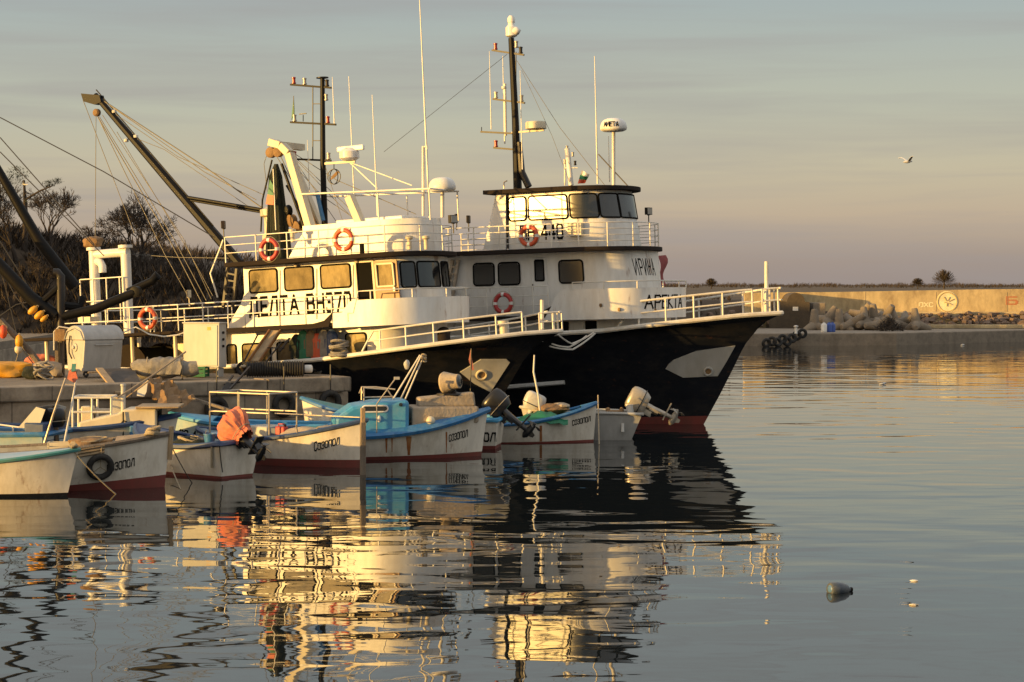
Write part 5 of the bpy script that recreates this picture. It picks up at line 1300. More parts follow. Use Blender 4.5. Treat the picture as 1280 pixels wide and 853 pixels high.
# pipe frame amidships
A = [px_of(fr, px, py, -.55) for px, py in ((264, 527), (264, 490), (338, 490), (338, 524))]
zt = .66
def frame_box(fr, t, x0, x1, y0, y1, z0, z1, r=.025, mid=True, m='steel'):
    segs = []
    for y in (y0, y1):
        for x in (x0, x1): segs.append([(x, y, z0), (x, y, z1)])
        segs.append([(x0, y, z1), (x1, y, z1)])
        if mid: segs.append([(x0, y, z0 + (z1 - z0) * .62), (x1, y, z0 + (z1 - z0) * .62)])
        segs.append([((x0 + x1) / 2, y, z0), ((x0 + x1) / 2, y, z1)])
    for x in (x0, x1): segs.append([(x, y0, z1), (x, y1, z1)])
    return pipes(segs, r, t, 'pipe_frame', m)
xa, xb_ = A[1].x, A[2].x
frame_box(fr, t, xa, xb_, -.6, .5, .5, A[1].z, .024)
MB().box(((xa + xb_) / 2, -.05, .62), (abs(xb_ - xa) * .95, 1.15, .08)).build('frame_shelf', 'rustsheet', t, smooth=0)
p = px_of(fr, 326, 535, -.1); MB().box((p.x, .1, .62), (.75, .8, .62)).build('engine_box', 'cab', t, bevel=.03)
p = px_of(fr, 345, 535, -.1); MB().box((p.x + .1, .1, .60), (.2, .85, .66)).build('engine_box_end', 'navy', t, bevel=.03)
p = px_of(fr, 375, 533, -.1); MB().blob((p.x, -.05, .78), (.62, .42, .17), 3, .12, 20, 10, Matrix.Rotation(-.12, 3, 'Y')).build('canvas_roll', 'canvas', t)
p = px_of(fr, 290, 527, -.1); MB().box((p.x, -.1, .58), (1.1, .9, .28)).build('cabin_trunk', 'paleblue', t, bevel=.08)
# rounded stern quarter with the registration

MB().tube([bF['P'](.72, 1, 1), bF['P'](.72, 1, 1) + V((0, -.06, .22))], .02, 6).build('thole_pin', 'steel', t)
pipes([[px_of(fr, 344, 517, .3), px_of(fr, 450, 522, .1)]], .018, t, 'long_pole', 'steel')
# ---- pale blue boat behind it, prow to the left
bD = small_boat('small_boat', 'pale blue boat with a rounded prow bearing a dark registration, behind the coral motor', (217, 566), 'bow', 174, 4.4, 1.6, 1.08, .80, .8, rake=.12, rim='sky', hull='paleblue', inside='sky', boot='boot', bootz=(.05, .05), fore=.3, forem='sky')
hull_text(bD, 'СЗ 47', 225, 251, 542, 545, 9, w=.2, name='registration')
MB().blob(px_of(bD['fr'], 255, 543, .86), (.07, .07, .12), 2, .03, 10, 8).build('fender', 'silvergull', bD['t'])
# ---- stern of the boat with the coral-covered outboard
bE = small_boat('small_boat', 'white navy-rimmed boat seen from its transom, with the coral cloth-covered outboard', (296, 597), 'stern', 141, 3.7, 1.6, 1.1, .74, .86, rake=.4,
                rim='navy', inside='paleblue', boot='boot', bootz=(.06, .10), fore=.3, anchor_end='stern', tw=.82)
outboard(bE['t'], (-1.87, .0, 1.0), 56, 0, 1.02, cover='coral')
MB().tube([bE['P'](.05, 1, -1) + V((0, .03, .0)), bE['P'](.06, .5, -1) + V((0, .05, 0))], .03, 6).build('cleat_rope', 'rope', bE['t'])
# ---- long white lettered boat in front
bC = small_boat('small_boat', 'long white boat with dark red bottom and a black tyre hung on its lettered bow', (206, 609), 'bow', 7, 7.4, 2.1, 1.22, .84, .95, rake=.16,
                rim='graywood', inside='inner', boot='boot', bootz=(-.24, .28), fore=.16, forem='plank', rim_w=.06)
hull_text(bC, 'СОЗОПОЛ', 134, 168, 585.5, 577.5, 9, w=.16)
fr, t = bC['fr'], bC['t']
pl = MB()
rows = []
for i in range(9):
    px = 62 + 68 * i / 8; row = []
    for j in range(4):
        p, n = fr.cast(px, 568 - 12 * i / 8 + j * 4, bC['bvh'])
        row.append((p, n))
    rows.append(row)
for j in range(3):
    pts = [r[j][0] + r[j][1] * .03 for r in rows if r[j][0] is not None]
    if len(pts) > 1: pl.tube(pts, .035, 6)
pl.build('rubbing_planks', 'plank', t, smooth=0)
MB().tube([bC['P'](1, .6, 1) + V((.05, 0, 0)), bC['P'](1, 1, 1) + V((.02, 0, .14))], .06, 8).build('stem_post', 'plank', t)
mb = MB(); p0 = bC['P'](.93, 1, 1)
for k in range(5): mb.torus(p0 + V((.1 + .02 * k, .1, .06 + .035 * k)), (.2 * math.sin(k), .2 * math.cos(k * 2), 1), .13, .03, 16, 6)
mb.build('rope_turns', 'rope', t)
# ---- cabin boat behind it
bM = small_boat('small_boat', 'blue-rimmed boat with low cream cabin, brown roof board and tall pipe frame', (212, 576), 'bow', 4, 5.2, 1.8, 1.2, .88, .95, rake=.3, rim='navy', inside='blue', bootz=(.05, .08), fore=.15, forem='blue')
fr, t = bM['fr'], bM['t']
A = [px_of(fr, px, py, -.4) for px, py in ((92, 545), (92, 497), (140, 497))]
frame_box(fr, t, A[1].x, A[2].x, -.55, .45, .7, A[1].z, .03, m='rail')
c0, c1 = px_of(fr, 98, 540, -.6), px_of(fr, 196, 540, -.6)
zt = px_of(fr, 150, 512, -.6).z
prof = [(c0.x, .7), (c0.x, px_of(fr, 98, 528, -.6).z), (px_of(fr, 147, 517, -.6).x, px_of(fr, 147, 517, -.6).z), (px_of(fr, 155, 511, -.6).x, zt), (c1.x, zt + .02), (c1.x, .7)]
MB().prism([V((x, -.62, z)) for x, z in prof], [V((x, .62, z)) for x, z in prof]).build('cabin', 'cream', t, smooth=0, bevel=.05)
q = [V((c1.x + .005, -.5, .85)), V((c1.x + .005, .5, .85)), V((c1.x + .005, .5, zt - .05)), V((c1.x + .005, -.5, zt - .05))]
MB().prism(q, [p + V((.01, 0, 0)) for p in q]).build('cabin_opening_shade', 'gasket_shade_black', t, smooth=0)  # flat plate; the shade inside the cabin mouth is painted black
MB().box(((px_of(fr, 170, 509, -.6).x + px_of(fr, 224, 509, -.6).x) / 2, 0, zt + .05), (px_of(fr, 224, 509, -.6).x - px_of(fr, 170, 509, -.6).x, 1.5, .05)).build('cabin_roof', 'plank', t, bevel=.015)
p = px_of(fr, 178, 541, -.72); MB().box((p.x, -.72, p.z), (.62, .22, .36)).build('locker', 'blue', t, bevel=.02)
p = px_of(fr, 110, 515, .2); MB().box((p.x, .2, p.z - .15), (.32, .3, .6)).build('engine_console', 'cream', t, bevel=.03)
MB().torus(px_of(fr, 116, 515, .0), (1, .2, .3), .19, .025, 20, 6).build('steering_wheel', 'blackmetal', t)
MB().lathe([(.06, -.9), (.06, .1), (.075, .11), (.075, .16), (0, .17)], px_of(fr, 154, 488, .1), n=10).build('exhaust_pipe', 'cab', t)
p = px_of(fr, 146, 507, .3); MB().box((p.x, .35, p.z), (.32, .3, .45)).build('white_box', 'cab', t, bevel=.03)
MB().tube([px_of(fr, 154, 515, -.66), px_of(fr, 154, 550, -.7)], .02, 6).torus(px_of(fr, 155.5, 530, -.68), (0, 1, 0), .07, .02, 14, 5).build('hand_pump', 'blackmetal', t)
fr, t = bC['fr'], bC['t']
q, n = bC['fr'].cast(124, 582, bC['bvh'])
t2 = thing('tyre_fender', 'black tyre with crossed ropes hung as a fender on the white bow', 'tyre', mtx=fr.m @ (Matrix.Translation(q + n * .1) @ n.to_track_quat('Z', 'Y').to_matrix().to_4x4()))
MB().torus((0, 0, 0), (0, 0, 1), .24, .07, 28, 10).build('tread', 'rubber', t2)
MB().tube([(0, .22, .0), (0, 0, .02), (-.18, -.14, 0)], .012, 5).tube([(0, 0, .02), (.18, -.12, 0)], .012, 5).tube([(0, .22, 0), (.02, .45, -.06)], .012, 5).build('rope_spokes', 'rope', t2)
# ---- pale blue boat in the left foreground
bA = small_boat('small_boat', 'white boat with pale blue decked bow, nearest the camera at the left edge', (84, 620), 'bow', -13, 5.6, 1.9, 1.02, .68, .75, rake=.35, rim='teal', inside='inner', boot='black',
                bootz=(.05, .07), fore=.62, forem='paleblue', rim_w=.05)
MB().blob(bA['P'](.985, 1, 1) + V((-.02, 0, .09)), (.09, .07, .08), 4, .2).build('bow_knot', 'rope', bA['t'])
# ---- blue boat with the little windscreen, far left
bB = small_boat('small_boat', 'blue and white runabout with a raked windscreen, at the left edge behind the others', (66, 588), 'stern', 166, 5.2, 1.9, 1.15, .92, .95, rake=.4, rim='blue', hull='paleblue', inside='cream',
                bootz=(.06, .06), fore=.55, forem='cream', anchor_end='stern')
fr, t = bB['fr'], bB['t']
q = [px_of(fr, px, py, .55) for px, py in ((24, 535), (46, 509), (57, 512), (50, 531))]
q2 = [p - V((0, 1.1, 0)) for p in q]
MB().prism([q[0], q[1], q[1] + V((.02, 0, .0)), q[0] + V((.03, 0, 0))], [q2[0], q2[1], q2[1] + V((.02, 0, 0)), q2[0] + V((.03, 0, 0))]).build('windscreen', 'cab', t, smooth=0)
for Q in (q, q2): MB().prism(Q, [p + V((0, .012, 0)) for p in Q]).build('side_screen', 'cab', t, smooth=0)
pipes([[px_of(fr, 0, 531, -.8), px_of(fr, 22, 534, -.8), px_of(fr, 50, 535, -.8)], [px_of(fr, 16, 533, -.8), px_of(fr, 17, 545, -.8)]], .022, t, 'grab_rail', 'rail')
MB().box((px_of(fr, 57, 550, 0).x, 0, .95), (.55, 1.2, .5)).build('blue_seat', 'navy', t, bevel=.05)
outboard(t, (-2.55, 0, 1.05), 5, 0, .85, cowl='motorblack')
# ---- blue cabin boat
bH = small_boat('small_boat', 'white boat with bright blue slot-windowed cabin and rust-streaked side, lettered at the bow', (602, 570), 'bow', 9, 5.6, 2.0, 1.26, .64, .75, rake=.22, rim='blue', inside='blue', boot='boot',
                bootz=(.05, .12), fore=.05, forem='blue', rim_w=.085)
hull_text(bH, 'СОЗОПОЛ', 561.5, 584.5, 548, 541.5, 8, w=.14)
fr, t = bH['fr'], bH['t']
x0, x1 = px_of(fr, 414, 530, 0).x, px_of(fr, 508, 530, 0).x
zc = px_of(fr, 480, 501, -.5).z
prof = [(x0, .45), (x0 + .05, zc - .42), (x0 + .5, zc - .12), (x0 + 1.1, zc - .02), (x1, zc + .02), (x1, .45)]
CB = MB().prism([V((x, -.72, z)) for x, z in prof], [V((x, .72, z)) for x, z in prof]).build('cabin', 'sky', t, smooth=0, bevel=.1)
sa, sb = px_of(fr, 453, 511.5, -.75), px_of(fr, 485, 511.5, -.75); hh = .08; ring = []
for i in range(9): ring.append(V((sb.x - hh + hh * math.sin(R(22.5 * i)), -.735, sa.z + hh * math.cos(R(22.5 * i)))))
for i in range(9): ring.append(V((sa.x + hh - hh * math.sin(R(22.5 * i)), -.735, sa.z - hh * math.cos(R(22.5 * i)))))
w_ = MB().tube(ring, .022, 6, closed=True).build('window_frame', 'white', CB)
MB().prism([p * 1 for p in ring], [p + V((0, .03, 0)) for p in ring]).build('pane', 'glass', w_, smooth=0)
MB().lathe([(.05, 0), (.05, .02), (0, .03)], px_of(fr, 501, 506, -.73), (0, -1, 0), 12).build('porthole', 'glass', CB)
x2, x3 = px_of(fr, 512, 530, 0).x, px_of(fr, 597, 530, 0).x
z2 = px_of(fr, 550, 509, -.4).z
MB().prism([V((x2, -.6, .6)), V((x3, -.28, .9)), V((x3, -.25, z2)), V((x2, -.6, z2 + .02))], [V((x2, .6, .6)), V((x3, .28, .9)), V((x3, .25, z2)), V((x2, .6, z2 + .02))]).build('spray_hood', 'canvas', t, smooth=0, bevel=.06)
xm = px_of(fr, 522, 500, 0).x; z3 = px_of(fr, 560, 492, 0).z
MB().prism([V((xm, -.42, z2)), V((x3 - .08, -.22, z2)), V((x3 - .12, -.2, z3 + .04)), V((xm, -.4, z3 - .1))], [V((xm, .42, z2)), V((x3 - .08, .22, z2)), V((x3 - .12, .2, z3 + .04)), V((xm, .4, z3 - .1))]).build('hood_top', 'canvas', t, smooth=0, bevel=.05)
rows = []
for i in range(15):
    u = .16 + .76 * i / 14; p = bH['P'](u, 1, 1); k = 1 if i < 12 else 1 - (i - 11) / 4; rows.append([p + V((0, .06, .01)), p + V((0, .16 * k + .05, .06 * k + .02)), p + V((0, .24 * k + .06, .10 * k + .03))])
MB().shell(rows, lambda i, j, p: p - V((0, 0, .025))).build('side_deck', 'blue', t)
MB().blob(px_of(fr, 538, 526, -.62), (.12, .12, .12), 3, .05).build('round_float', 'cream', t)
MB().blob(px_of(fr, 474, 524, -.72), (.05, .05, .09), 3, .05).build('small_fender', 'silvergull', t)
pipes([[px_of(fr, 471, 545, -.85), px_of(fr, 471, 505, -.85), px_of(fr, 494, 474, -.85)]], .018, t, 'bent_handrail', 'steel')
p = px_of(fr, 496, 473, -.85); MB().box((p.x, -.85, p.z), (.14, .1, .07), 0).build('rail_lamp', 'cab', t)
pipes([[px_of(fr, 453, 492, .3), px_of(fr, 455, 485, .3), px_of(fr, 484, 487, .3), px_of(fr, 494, 502, .3)], [px_of(fr, 455, 497, .3), px_of(fr, 492, 496, .3)], [px_of(fr, 455, 485, .3), px_of(fr, 455, 502, .3)]], .02, t, 'cabin_rail', 'steel')
for k, (px0, px1, pt) in enumerate(((489, 525, 444), (499, 527, 444), (505, 530, 445))):
    pipes([[px_of(fr, px0, 503, .0 + .1 * k), px_of(fr, px1, pt, .0 + .1 * k)]], .022, t, 'raised_pole', 'rail')
MB().blob(px_of(fr, 508.5, 456, .1), (.08, .08, .13), 2, .1).build('pole_float', 'cab', t)
mb = MB(); p = px_of(fr, 530, 444, .1)
for k in range(4): mb.torus(p + V((0, 0, -.05 * k)), (.3, .4 * (-1) ** k, 1), .06, .02, 12, 5)
mb.build('lashing', 'rope', t)
# rust runs on the side
for px0, py0, py1, w0 in ((483, 548, 566, 3.2), (511, 546, 569, 7), (558, 540, 566, 2.2), (490, 548, 565, 2)):
    q = []
    rows = []
    for i in range(6):
        row = []
        for j in (-1, 0, 1):
            p, n = fr.cast(px0 + j * w0 * .5 * (1 - .12 * i + .1 * math.sin(i * 3)), py0 + (py1 - py0) * i / 5, bH['bvh'])
            if p is None: break
            row.append(p + n * .004)
        if len(row) == 3: rows.append(row)
    if len(rows) > 2: MB().grid(rows).build('rust_streak', mat('rust_run', (.30, .10, .025), .8, dirt=(.5, .3, .12), dirt_amt=.6, scale=6, streak=4), t, smooth=0)
# searchlight horn on the hood
pc = px_of(fr, 563, 478, -.1); sp = MB().lathe([(.06, -.24), (.27, -.22), (.30, -.16), (.25, .0), (.2, .16), (.19, .26), (.16, .27)], pc, (.8, -.52, .12), 20).build('searchlight', 'canvas', t)
MB().lathe([(.155, 0), (.14, .012), (0, .015)], pc + V((.8, -.52, .12)).normalized() * .268, V((.8, -.52, .12)), 16).build('lamp_glass', 'glass', sp)
MB().tube([pc - V((.1, 0, .2)), pc - V((.16, 0, .36))], .03, 6).tube([pc + V((.1, 0, -.2)), pc + V((.2, 0, -.36))], .03, 6).blob(pc - V((0, 0, .33)), (.36, .2, .08), 2, .1).build('lamp_bracket', 'blackmetal', sp)
fl = [px_of(fr, px, py, -.2) for px, py in ((588.5, 437), (586, 450), (590, 463), (592.5, 463), (590, 449))]
fs = MB().tube([px_of(fr, 588, 489, -.2), px_of(fr, 589, 436, -.2)], .014, 5).build('flag_staff', 'blackmetal', t)
MB().prism(fl, [p + V((0, .02, 0)) for p in fl]).build('furled_flag', 'coral', fs, smooth=0)
# ---- boat behind, transom with big letters and a black outboard
bI = small_boat('small_boat', 'white boat showing only its lettered quarter and a tilted black outboard', (622, 560), 'stern', 172, 4.6, 1.7, 1.1, .82, .84, rake=.4, rim='sky', inside='sky', bootz=(.10, .06), anchor_end='stern', tw=.85)
hull_text(bI, 'СОЗОПОЛ', 566, 619.5, 547, 546.5, 10, w=.2)
outboard(bI['t'], (-2.38, 0, 1.02), 48, 0, 1.12)
# ---- white boat with green tarpaulin
bJ = small_boat('small_boat', 'white boat with blue rim and a green tarpaulin, rusty streak on its side', (742, 552), 'bow', 4, 4.7, 1.7, 1.14, .58, .7, rake=.12, rim='blue', inside='teal', boot='boot', bootz=(.03, .06), fore=.1, forem='blue', rim_w=.065)
hull_text(bJ, 'СОЗОПОЛ', 715.5, 738, 529, 523.5, 6, w=.15)
fr, t = bJ['fr'], bJ['t']
rows = []
for i in range(13):
    row = []
    for j in range(7):
        px = 645 + 65 * i / 12; yy = -.82 + .95 * j / 6
        z0 = px_of(fr, px, 521 if 0.1 < i / 12 < .9 else 524, yy).z
        bulge = .26 * math.sin(math.pi * i / 12) * math.sin(math.pi * (j + .5) / 7) + .03 * math.sin(i * 2.1 + j)
        row.append(V((px_of(fr, px, 520, yy).x, yy, .60 + bulge + (.05 if j else -.05))))
    rows.append(row)
MB().shell(rows, lambda i, j, p: p - V((0, 0, .012))).build('tarpaulin', 'tarp', t, smooth=60)
for px, py, s_, m_ in ((690, 512, .32, 'rustsheet'), (701, 508, .2, 'canvas'), (680, 514, .22, 'rope')): MB().blob(px_of(fr, px, py, .1), (s_ * 1.3, s_, s_ * .55), px, .16).build('net_heap', m_, t)
rows = []
for i in range(5):
    row = []
    for j in (-1, 0, 1):
        p, n = fr.cast(676 + j * 1.6, 532 + 20 * i / 4, bJ['bvh'])
        if p is not None: row.append(p + n * .004)
    if len(row) == 3: rows.append(row)
if len(rows) > 2: MB().grid(rows).build('rust_streak', mat('rust_run', (.30, .10, .025), .8, dirt=(.5, .35, .2), dirt_amt=.6, scale=6), t, smooth=0)
p = px_of(fr, 664, 508, .2)
ow = outboard(t, (p.x, .25, p.z - .12), 25, 0, .95, cowl='motorwhite', leg='motorwhite')
p0, p1 = px_of(fr, 677, 524, -.3), px_of(fr, 668, 444, -.3)
t2 = thing('bent_stick', 'tall bent white stick rising from the boat with the green tarpaulin', 'pole', mtx=fr.m)
MB().tube([p0 - V((0, 0, .3)), px_of(fr, 673, 495, -.3), px_of(fr, 667, 465, -.3), p1], [.03, .03, .028, .022], 7).build('stick', 'rail', t2)
# ---- grey dinghy with silver outboard
bK = small_boat('small_boat', 'small grubby grey dinghy with a tilted silver outboard, at the right end of the row', (799, 549), 'stern', 176, 3.6, 1.5, .95, .82, .78, rake=.3, hull='galv', rim='cab', inside='inner', boot='cab', bootz=(0, 0), anchor_end='stern', tw=.75, rim_w=.05, sternrake=.45)
outboard(bK['t'], (-1.92, 0, .98), 62, 0, 1.1, cowl='motorsilver', leg='motorsilver')
for px, py in ((760, 513), (777, 513)): MB().blob(bK['fr'].y(px, py, -.3), (.07, .07, .09), px, .15).build('deck_fitting', 'rustsheet', bK['t'])
MB().box(bK['fr'].y(768, 516, -.3), (.5, .4, .14)).build('rusty_tray', 'rustsheet', bK['t'], bevel=.02)
q, n = bK['fr'].cast(778, 535, bK['bvh'])
MB().tube([q + n * .04 + V((0, 0, .14)), q + n * .06 - V((0, 0, .1))], .05, 8).build('fender', 'silvergull', bK['t'])
# ---- small boat behind, white prow pointing left
bG = small_boat('small_boat', 'small white boat with blue rim, its raised prow pointing left before the quay corner', (384, 563), 'bow', 176, 4.4, 1.6, 1.45, .95, .95, rake=.2, rim='blue', inside='teal', bootz=(.05, .05), fore=.35, forem='teal', rim_w=.06)
pipes([[bG['fr'].y(px, py, .4) for px, py in ((449, 492), (452, 484), (470, 484), (494, 487))], [bG['fr'].y(452, 484, .4), bG['fr'].y(452, 500, .4)]], .02, bG['t'], 'grab_rail', 'steel')
# ---- mooring post and poles
p = atz(455, 592, 0); t = thing('mooring_post', 'grey timber mooring post standing in the water off the lettered bow', 'post', (p.x, p.y - .35, 0))
MB().box((0, 0, -.2), (.125, .125, 2.9), .3).build('pile', 'graywood', t, smooth=0, bevel=.012); MB().tube([(0.0, -.075, .95), (.0, .06, 1.0)], .12, 8).build('rope_band', 'rope', t) if False else None
MB().box((0.0, .0, 1.42), (.105, .105, .36), .25).build('upper_pile', 'plank', t, smooth=0, bevel=.01)
p = atz(67, 586, 0.0); t = thing('timber_pole', 'bare upright wooden pole between the runabout and the cabin boat', 'pole', (p.x, p.y, 0))
MB().tube([(0, 0, -.6), (.01, 0, .8), (.045, 0, 1.55)], [.075, .07, .06], 9).build('pole', 'graywood', t)
t = thing('flag_poles', 'pair of leaning thin poles with a tattered green and red flag, above the runabout', 'poles', mtx=Matrix.Translation((0, 0, 0)))
t['category'] = 'flag pole'; t.name = 'flag_pole'
MB().tube([at(52, 565, 47), at(66, 520, 47), at(82, 473, 47.3)], .028, 7).build('pole', 'steel', t)
MB().tube([at(79, 560, 47), at(88, 515, 47.2), at(95, 475, 47.6)], .024, 7).build('pole', 'rail', t)
fl = [at(px, py, 47.4) for px, py in ((86, 464), (93, 460), (97, 473), (93, 479), (84, 474))]
MB().prism(fl, [p + V((0, .03, .0)) for p in fl]).build('flag_cloth', 'coral', t, smooth=0)
fl = [at(px, py, 47.37) for px, py in ((90, 455), (95, 455), (94, 464), (89, 465))]
MB().prism(fl, [p + V((0, .03, .0)) for p in fl]).build('flag_stripe', 'teal', t, smooth=0)
t = thing('boathook', 'long pale boathook slanting up from the cabin boat towards the quay', 'boathook', (0, 0, 0))
MB().tube([at(146, 498, 45.5), at(190, 470, 47), at(232, 440, 48.5)], .022, 7).build('shaft', 'plank', t)
a = at(158, 497, 46); t = thing('white_rag', 'small white rag hung on a stick beside the boathook', 'rag', a)
MB().tube([V((0, 0, 0)), at(186, 476, 46) - a], .015, 5).build('stick', 'plank', t)
q = [at(px, py, 46) - a for px, py in ((172, 487), (185, 475), (183, 490), (180, 496), (171, 495))]
MB().prism(q, [p + V((0, .02, 0)) for p in q]).build('cloth', 'silvergull', t, smooth=0)
# ---- mooring lines
def mline(label, pts, r=.014, m='rope', sag=.05):
    t = thing('mooring_line', label, 'rope', pts[0]); o = V(pts[0])
    rope([V(p) - o for p in pts], r, 5, sag, 10).build('line', m, t); return t
cb = bC['fr'].m @ (bC['P'](.985, 1, 1))
mline('slack pale rope dropping from the white cabin boat stem, left of two', [cb, atz(206, 585, 0) * V((1, 1, 0)) + V((0, 0, .5)), atz(226, 612, 0)], .014)
mline('dark rope slanting from the cabin boat stem to the water, right of two', [cb, atz(240, 604, 0)], .012, 'cable')
mline('pale rope trailing from the foreground bow over the tyre into the water', [bA['fr'].m @ bA['P'](.98, 1, 1), atz(145, 618, 0)], .014)
mline('thin rope hanging from the transom rim beside the coral outboard', [bE['fr'].m @ bE['P'](.0, 1, -1), bE['fr'].m @ (bE['P'](.0, .4, -1) + V((-.06, 0, 0)))], .014, 'cable')
mline('taut pale rope from the green-tarpaulin boat bow straight down', [bJ['fr'].m @ (bJ['P'](1, 1, 1) + V((.03, 0, .2))), atz(749, 556, 0)], .02)
for lab, a_, b_, c_ in (('upper rope of three looping between the two trawler bows', (697, 418), (715, 430), (742, 416)), ('middle rope of three looping between the two trawler bows', (690, 430), (712, 434), (733, 420)), ('lowest rope of three looping between the two trawler bows', (687, 433), (716, 437), (744, 417))):
    mline(lab, [at(a_[0], a_[1], 61.3), at(b_[0], b_[1], 62.4), at(c_[0], c_[1], 63.6)], .028, 'rail', .03)
# ================================================================ quay and the things on it
QZ = 1.83
qf = [V((-60, 58)), V((-22, 50.6)), V((-17.5, 50.3)), V((-13.6, 53.0)), V((-4.8, 58.7))]
qpoly = [V((p.x, p.y, 0)) for p in qf] + [V((-5.9, 60.6, 0)), V((-16, 66.0, 0)), V((-24, 84, 0)), V((-26, 116, 0)), V((-60, 116, 0))]
quaym = bpy.data.materials.new('quay_masonry'); quaym.use_nodes = True
nt = quaym.node_tree; N = nt.nodes; Lk = nt.links; b = N['Principled BSDF']; b.inputs['Roughness'].default_value = .92
tc = N.new('ShaderNodeTexCoord'); n1 = N.new('ShaderNodeTexNoise'); n1.inputs['Scale'].default_value = 1.3; n1.inputs['Detail'].default_value = 9; n1.inputs['Roughness'].default_value = .7
Lk.new(tc.outputs['Object'], n1.inputs['Vector'])
rp_ = N.new('ShaderNodeValToRGB'); Lk.new(n1.outputs['Fac'], rp_.inputs['Fac']); e = rp_.color_ramp.elements
e[0].position, e[0].color = .3, (.15, .115, .08, 1); e[1].position, e[1].color = .72, (.44, .36, .26, 1); k_ = e.new(.52); k_.color = (.30, .24, .175, 1)
vo = N.new('ShaderNodeTexVoronoi'); vo.inputs['Scale'].default_value = 2.2; Lk.new(tc.outputs['Object'], vo.inputs['Vector'])
bp = N.new('ShaderNodeBump'); bp.inputs['Strength'].default_value = .7; bp.inputs['Distance'].default_value = .08; Lk.new(n1.outputs['Fac'], bp.inputs['Height']); Lk.new(bp.outputs['Normal'], b.inputs['Normal'])
# damp weed line and pour joints
sp_ = N.new('ShaderNodeSeparateXYZ'); Lk.new(tc.outputs['Object'], sp_.inputs[0])
jm = N.new('ShaderNodeMath'); jm.operation = 'MULTIPLY_ADD'; Lk.new(n1.outputs['Fac'], jm.inputs[0]); jm.inputs[1].default_value = -.9; Lk.new(sp_.outputs['Z'], jm.inputs[2])
wr = N.new('ShaderNodeMapRange'); wr.inputs['From Min'].default_value = -.25; wr.inputs['From Max'].default_value = .15; wr.inputs['To Min'].default_value = .9; wr.inputs['To Max'].default_value = 0; Lk.new(jm.outputs[0], wr.inputs['Value'])
wx = N.new('ShaderNodeMix'); wx.data_type = 'RGBA'; Lk.new(wr.outputs['Result'], wx.inputs['Factor']); Lk.new(rp_.outputs['Color'], wx.inputs['A']); wx.inputs['B'].default_value = (.022, .024, .014, 1)
bk = N.new('ShaderNodeTexBrick'); cbx = N.new('ShaderNodeCombineXYZ'); Lk.new(sp_.outputs['X'], cbx.inputs['X']); Lk.new(sp_.outputs['Z'], cbx.inputs['Y']); Lk.new(cbx.outputs[0], bk.inputs['Vector'])
bk.inputs['Scale'].default_value = 1; bk.inputs['Brick Width'].default_value = 1.9; bk.inputs['Row Height'].default_value = .72; bk.inputs['Mortar Size'].default_value = .02; bk.inputs['Mortar Smooth'].default_value = .5
jx = N.new('ShaderNodeMix'); jx.data_type = 'RGBA'; fm = N.new('ShaderNodeMath'); fm.operation = 'MULTIPLY'; fm.inputs[1].default_value = .65; Lk.new(bk.outputs['Fac'], fm.inputs[0]); Lk.new(fm.outputs[0], jx.inputs['Factor'])
Lk.new(wx.outputs['Result'], jx.inputs['A']); jx.inputs['B'].default_value = (.05, .042, .032, 1)
Lk.new(jx.outputs['Result'], b.inputs['Base Color'])
struct(MB().prism([p + V((0, 0, -2.5)) for p in qpoly], [p + V((0, 0, QZ - .42)) for p in qpoly]).build('quay', quaym, None, smooth=0, bevel=.03))
# capping course: long slabs with joints, slightly proud of the wall below
mb = MB(); rnd = random.Random(1)
def cap_run(a, c_, inn, l0=2.6):
    d = (c_ - a); L = d.length; d.normalize(); nrm = V((-d.y, d.x, 0)); x = 0
    while x < L - .3:
        l = min(L - x, l0 * rnd.uniform(.75, 1.2)); g = .012
        p0, p1 = a + d * (x + g), a + d * (x + l - g); j = rnd.uniform(-.015, .015)
        A = [p0 - nrm * (.09 + j), p1 - nrm * (.09 + j), p1 + nrm * inn, p0 + nrm * inn]
        mb.prism([V((p.x, p.y, QZ - .42)) for p in A], [V((p.x, p.y, QZ + j)) for p in A]); x += l
pts = [V((p.x, p.y, 0)) for p in qf]
for a, c_ in zip(pts[1:], pts[2:]): cap_run(a, c_, .9)
cap_run(V((-4.8, 58.7, 0)), V((-5.9, 60.6, 0)), .6)
struct(mb.build('quay_kerb', quaym, None, smooth=0, bevel=.03))
ip = [V((-21, 51.6)), V((-17.4, 51.2)), V((-14, 53.8)), V((-5.7, 59.3)), V((-6.4, 60.5)), V((-16, 65.8)), V((-24, 84)), V((-26, 115)), V((-58, 115)), V((-58, 60))]
groundm = mat('quay_ground', (.25, .20, .145), .95, dirt=(.13, .10, .075), dirt_amt=.8, scale=1.1, bump=.6, bscale=7)
struct(MB().prism([V((p.x, p.y, QZ - .41)) for p in ip], [V((p.x, p.y, QZ - .025)) for p in ip]).build('quay_ground', groundm, None, smooth=0))
# shore rocks where the quay meets the hill
def onq(px, py): return atz(px, py, QZ)
def loc(px, py, rz=0.0): return Frame(onq(px, py), rz)
# ---- big wheeled waste bin
f = loc(112, 472, 45 + 0); p0 = onq(118, 471)
t = thing('waste_bin', 'big grey wheeled waste bin with rounded lid, its end panel lit gold', 'bin', p0, (0, 0, R(45)))
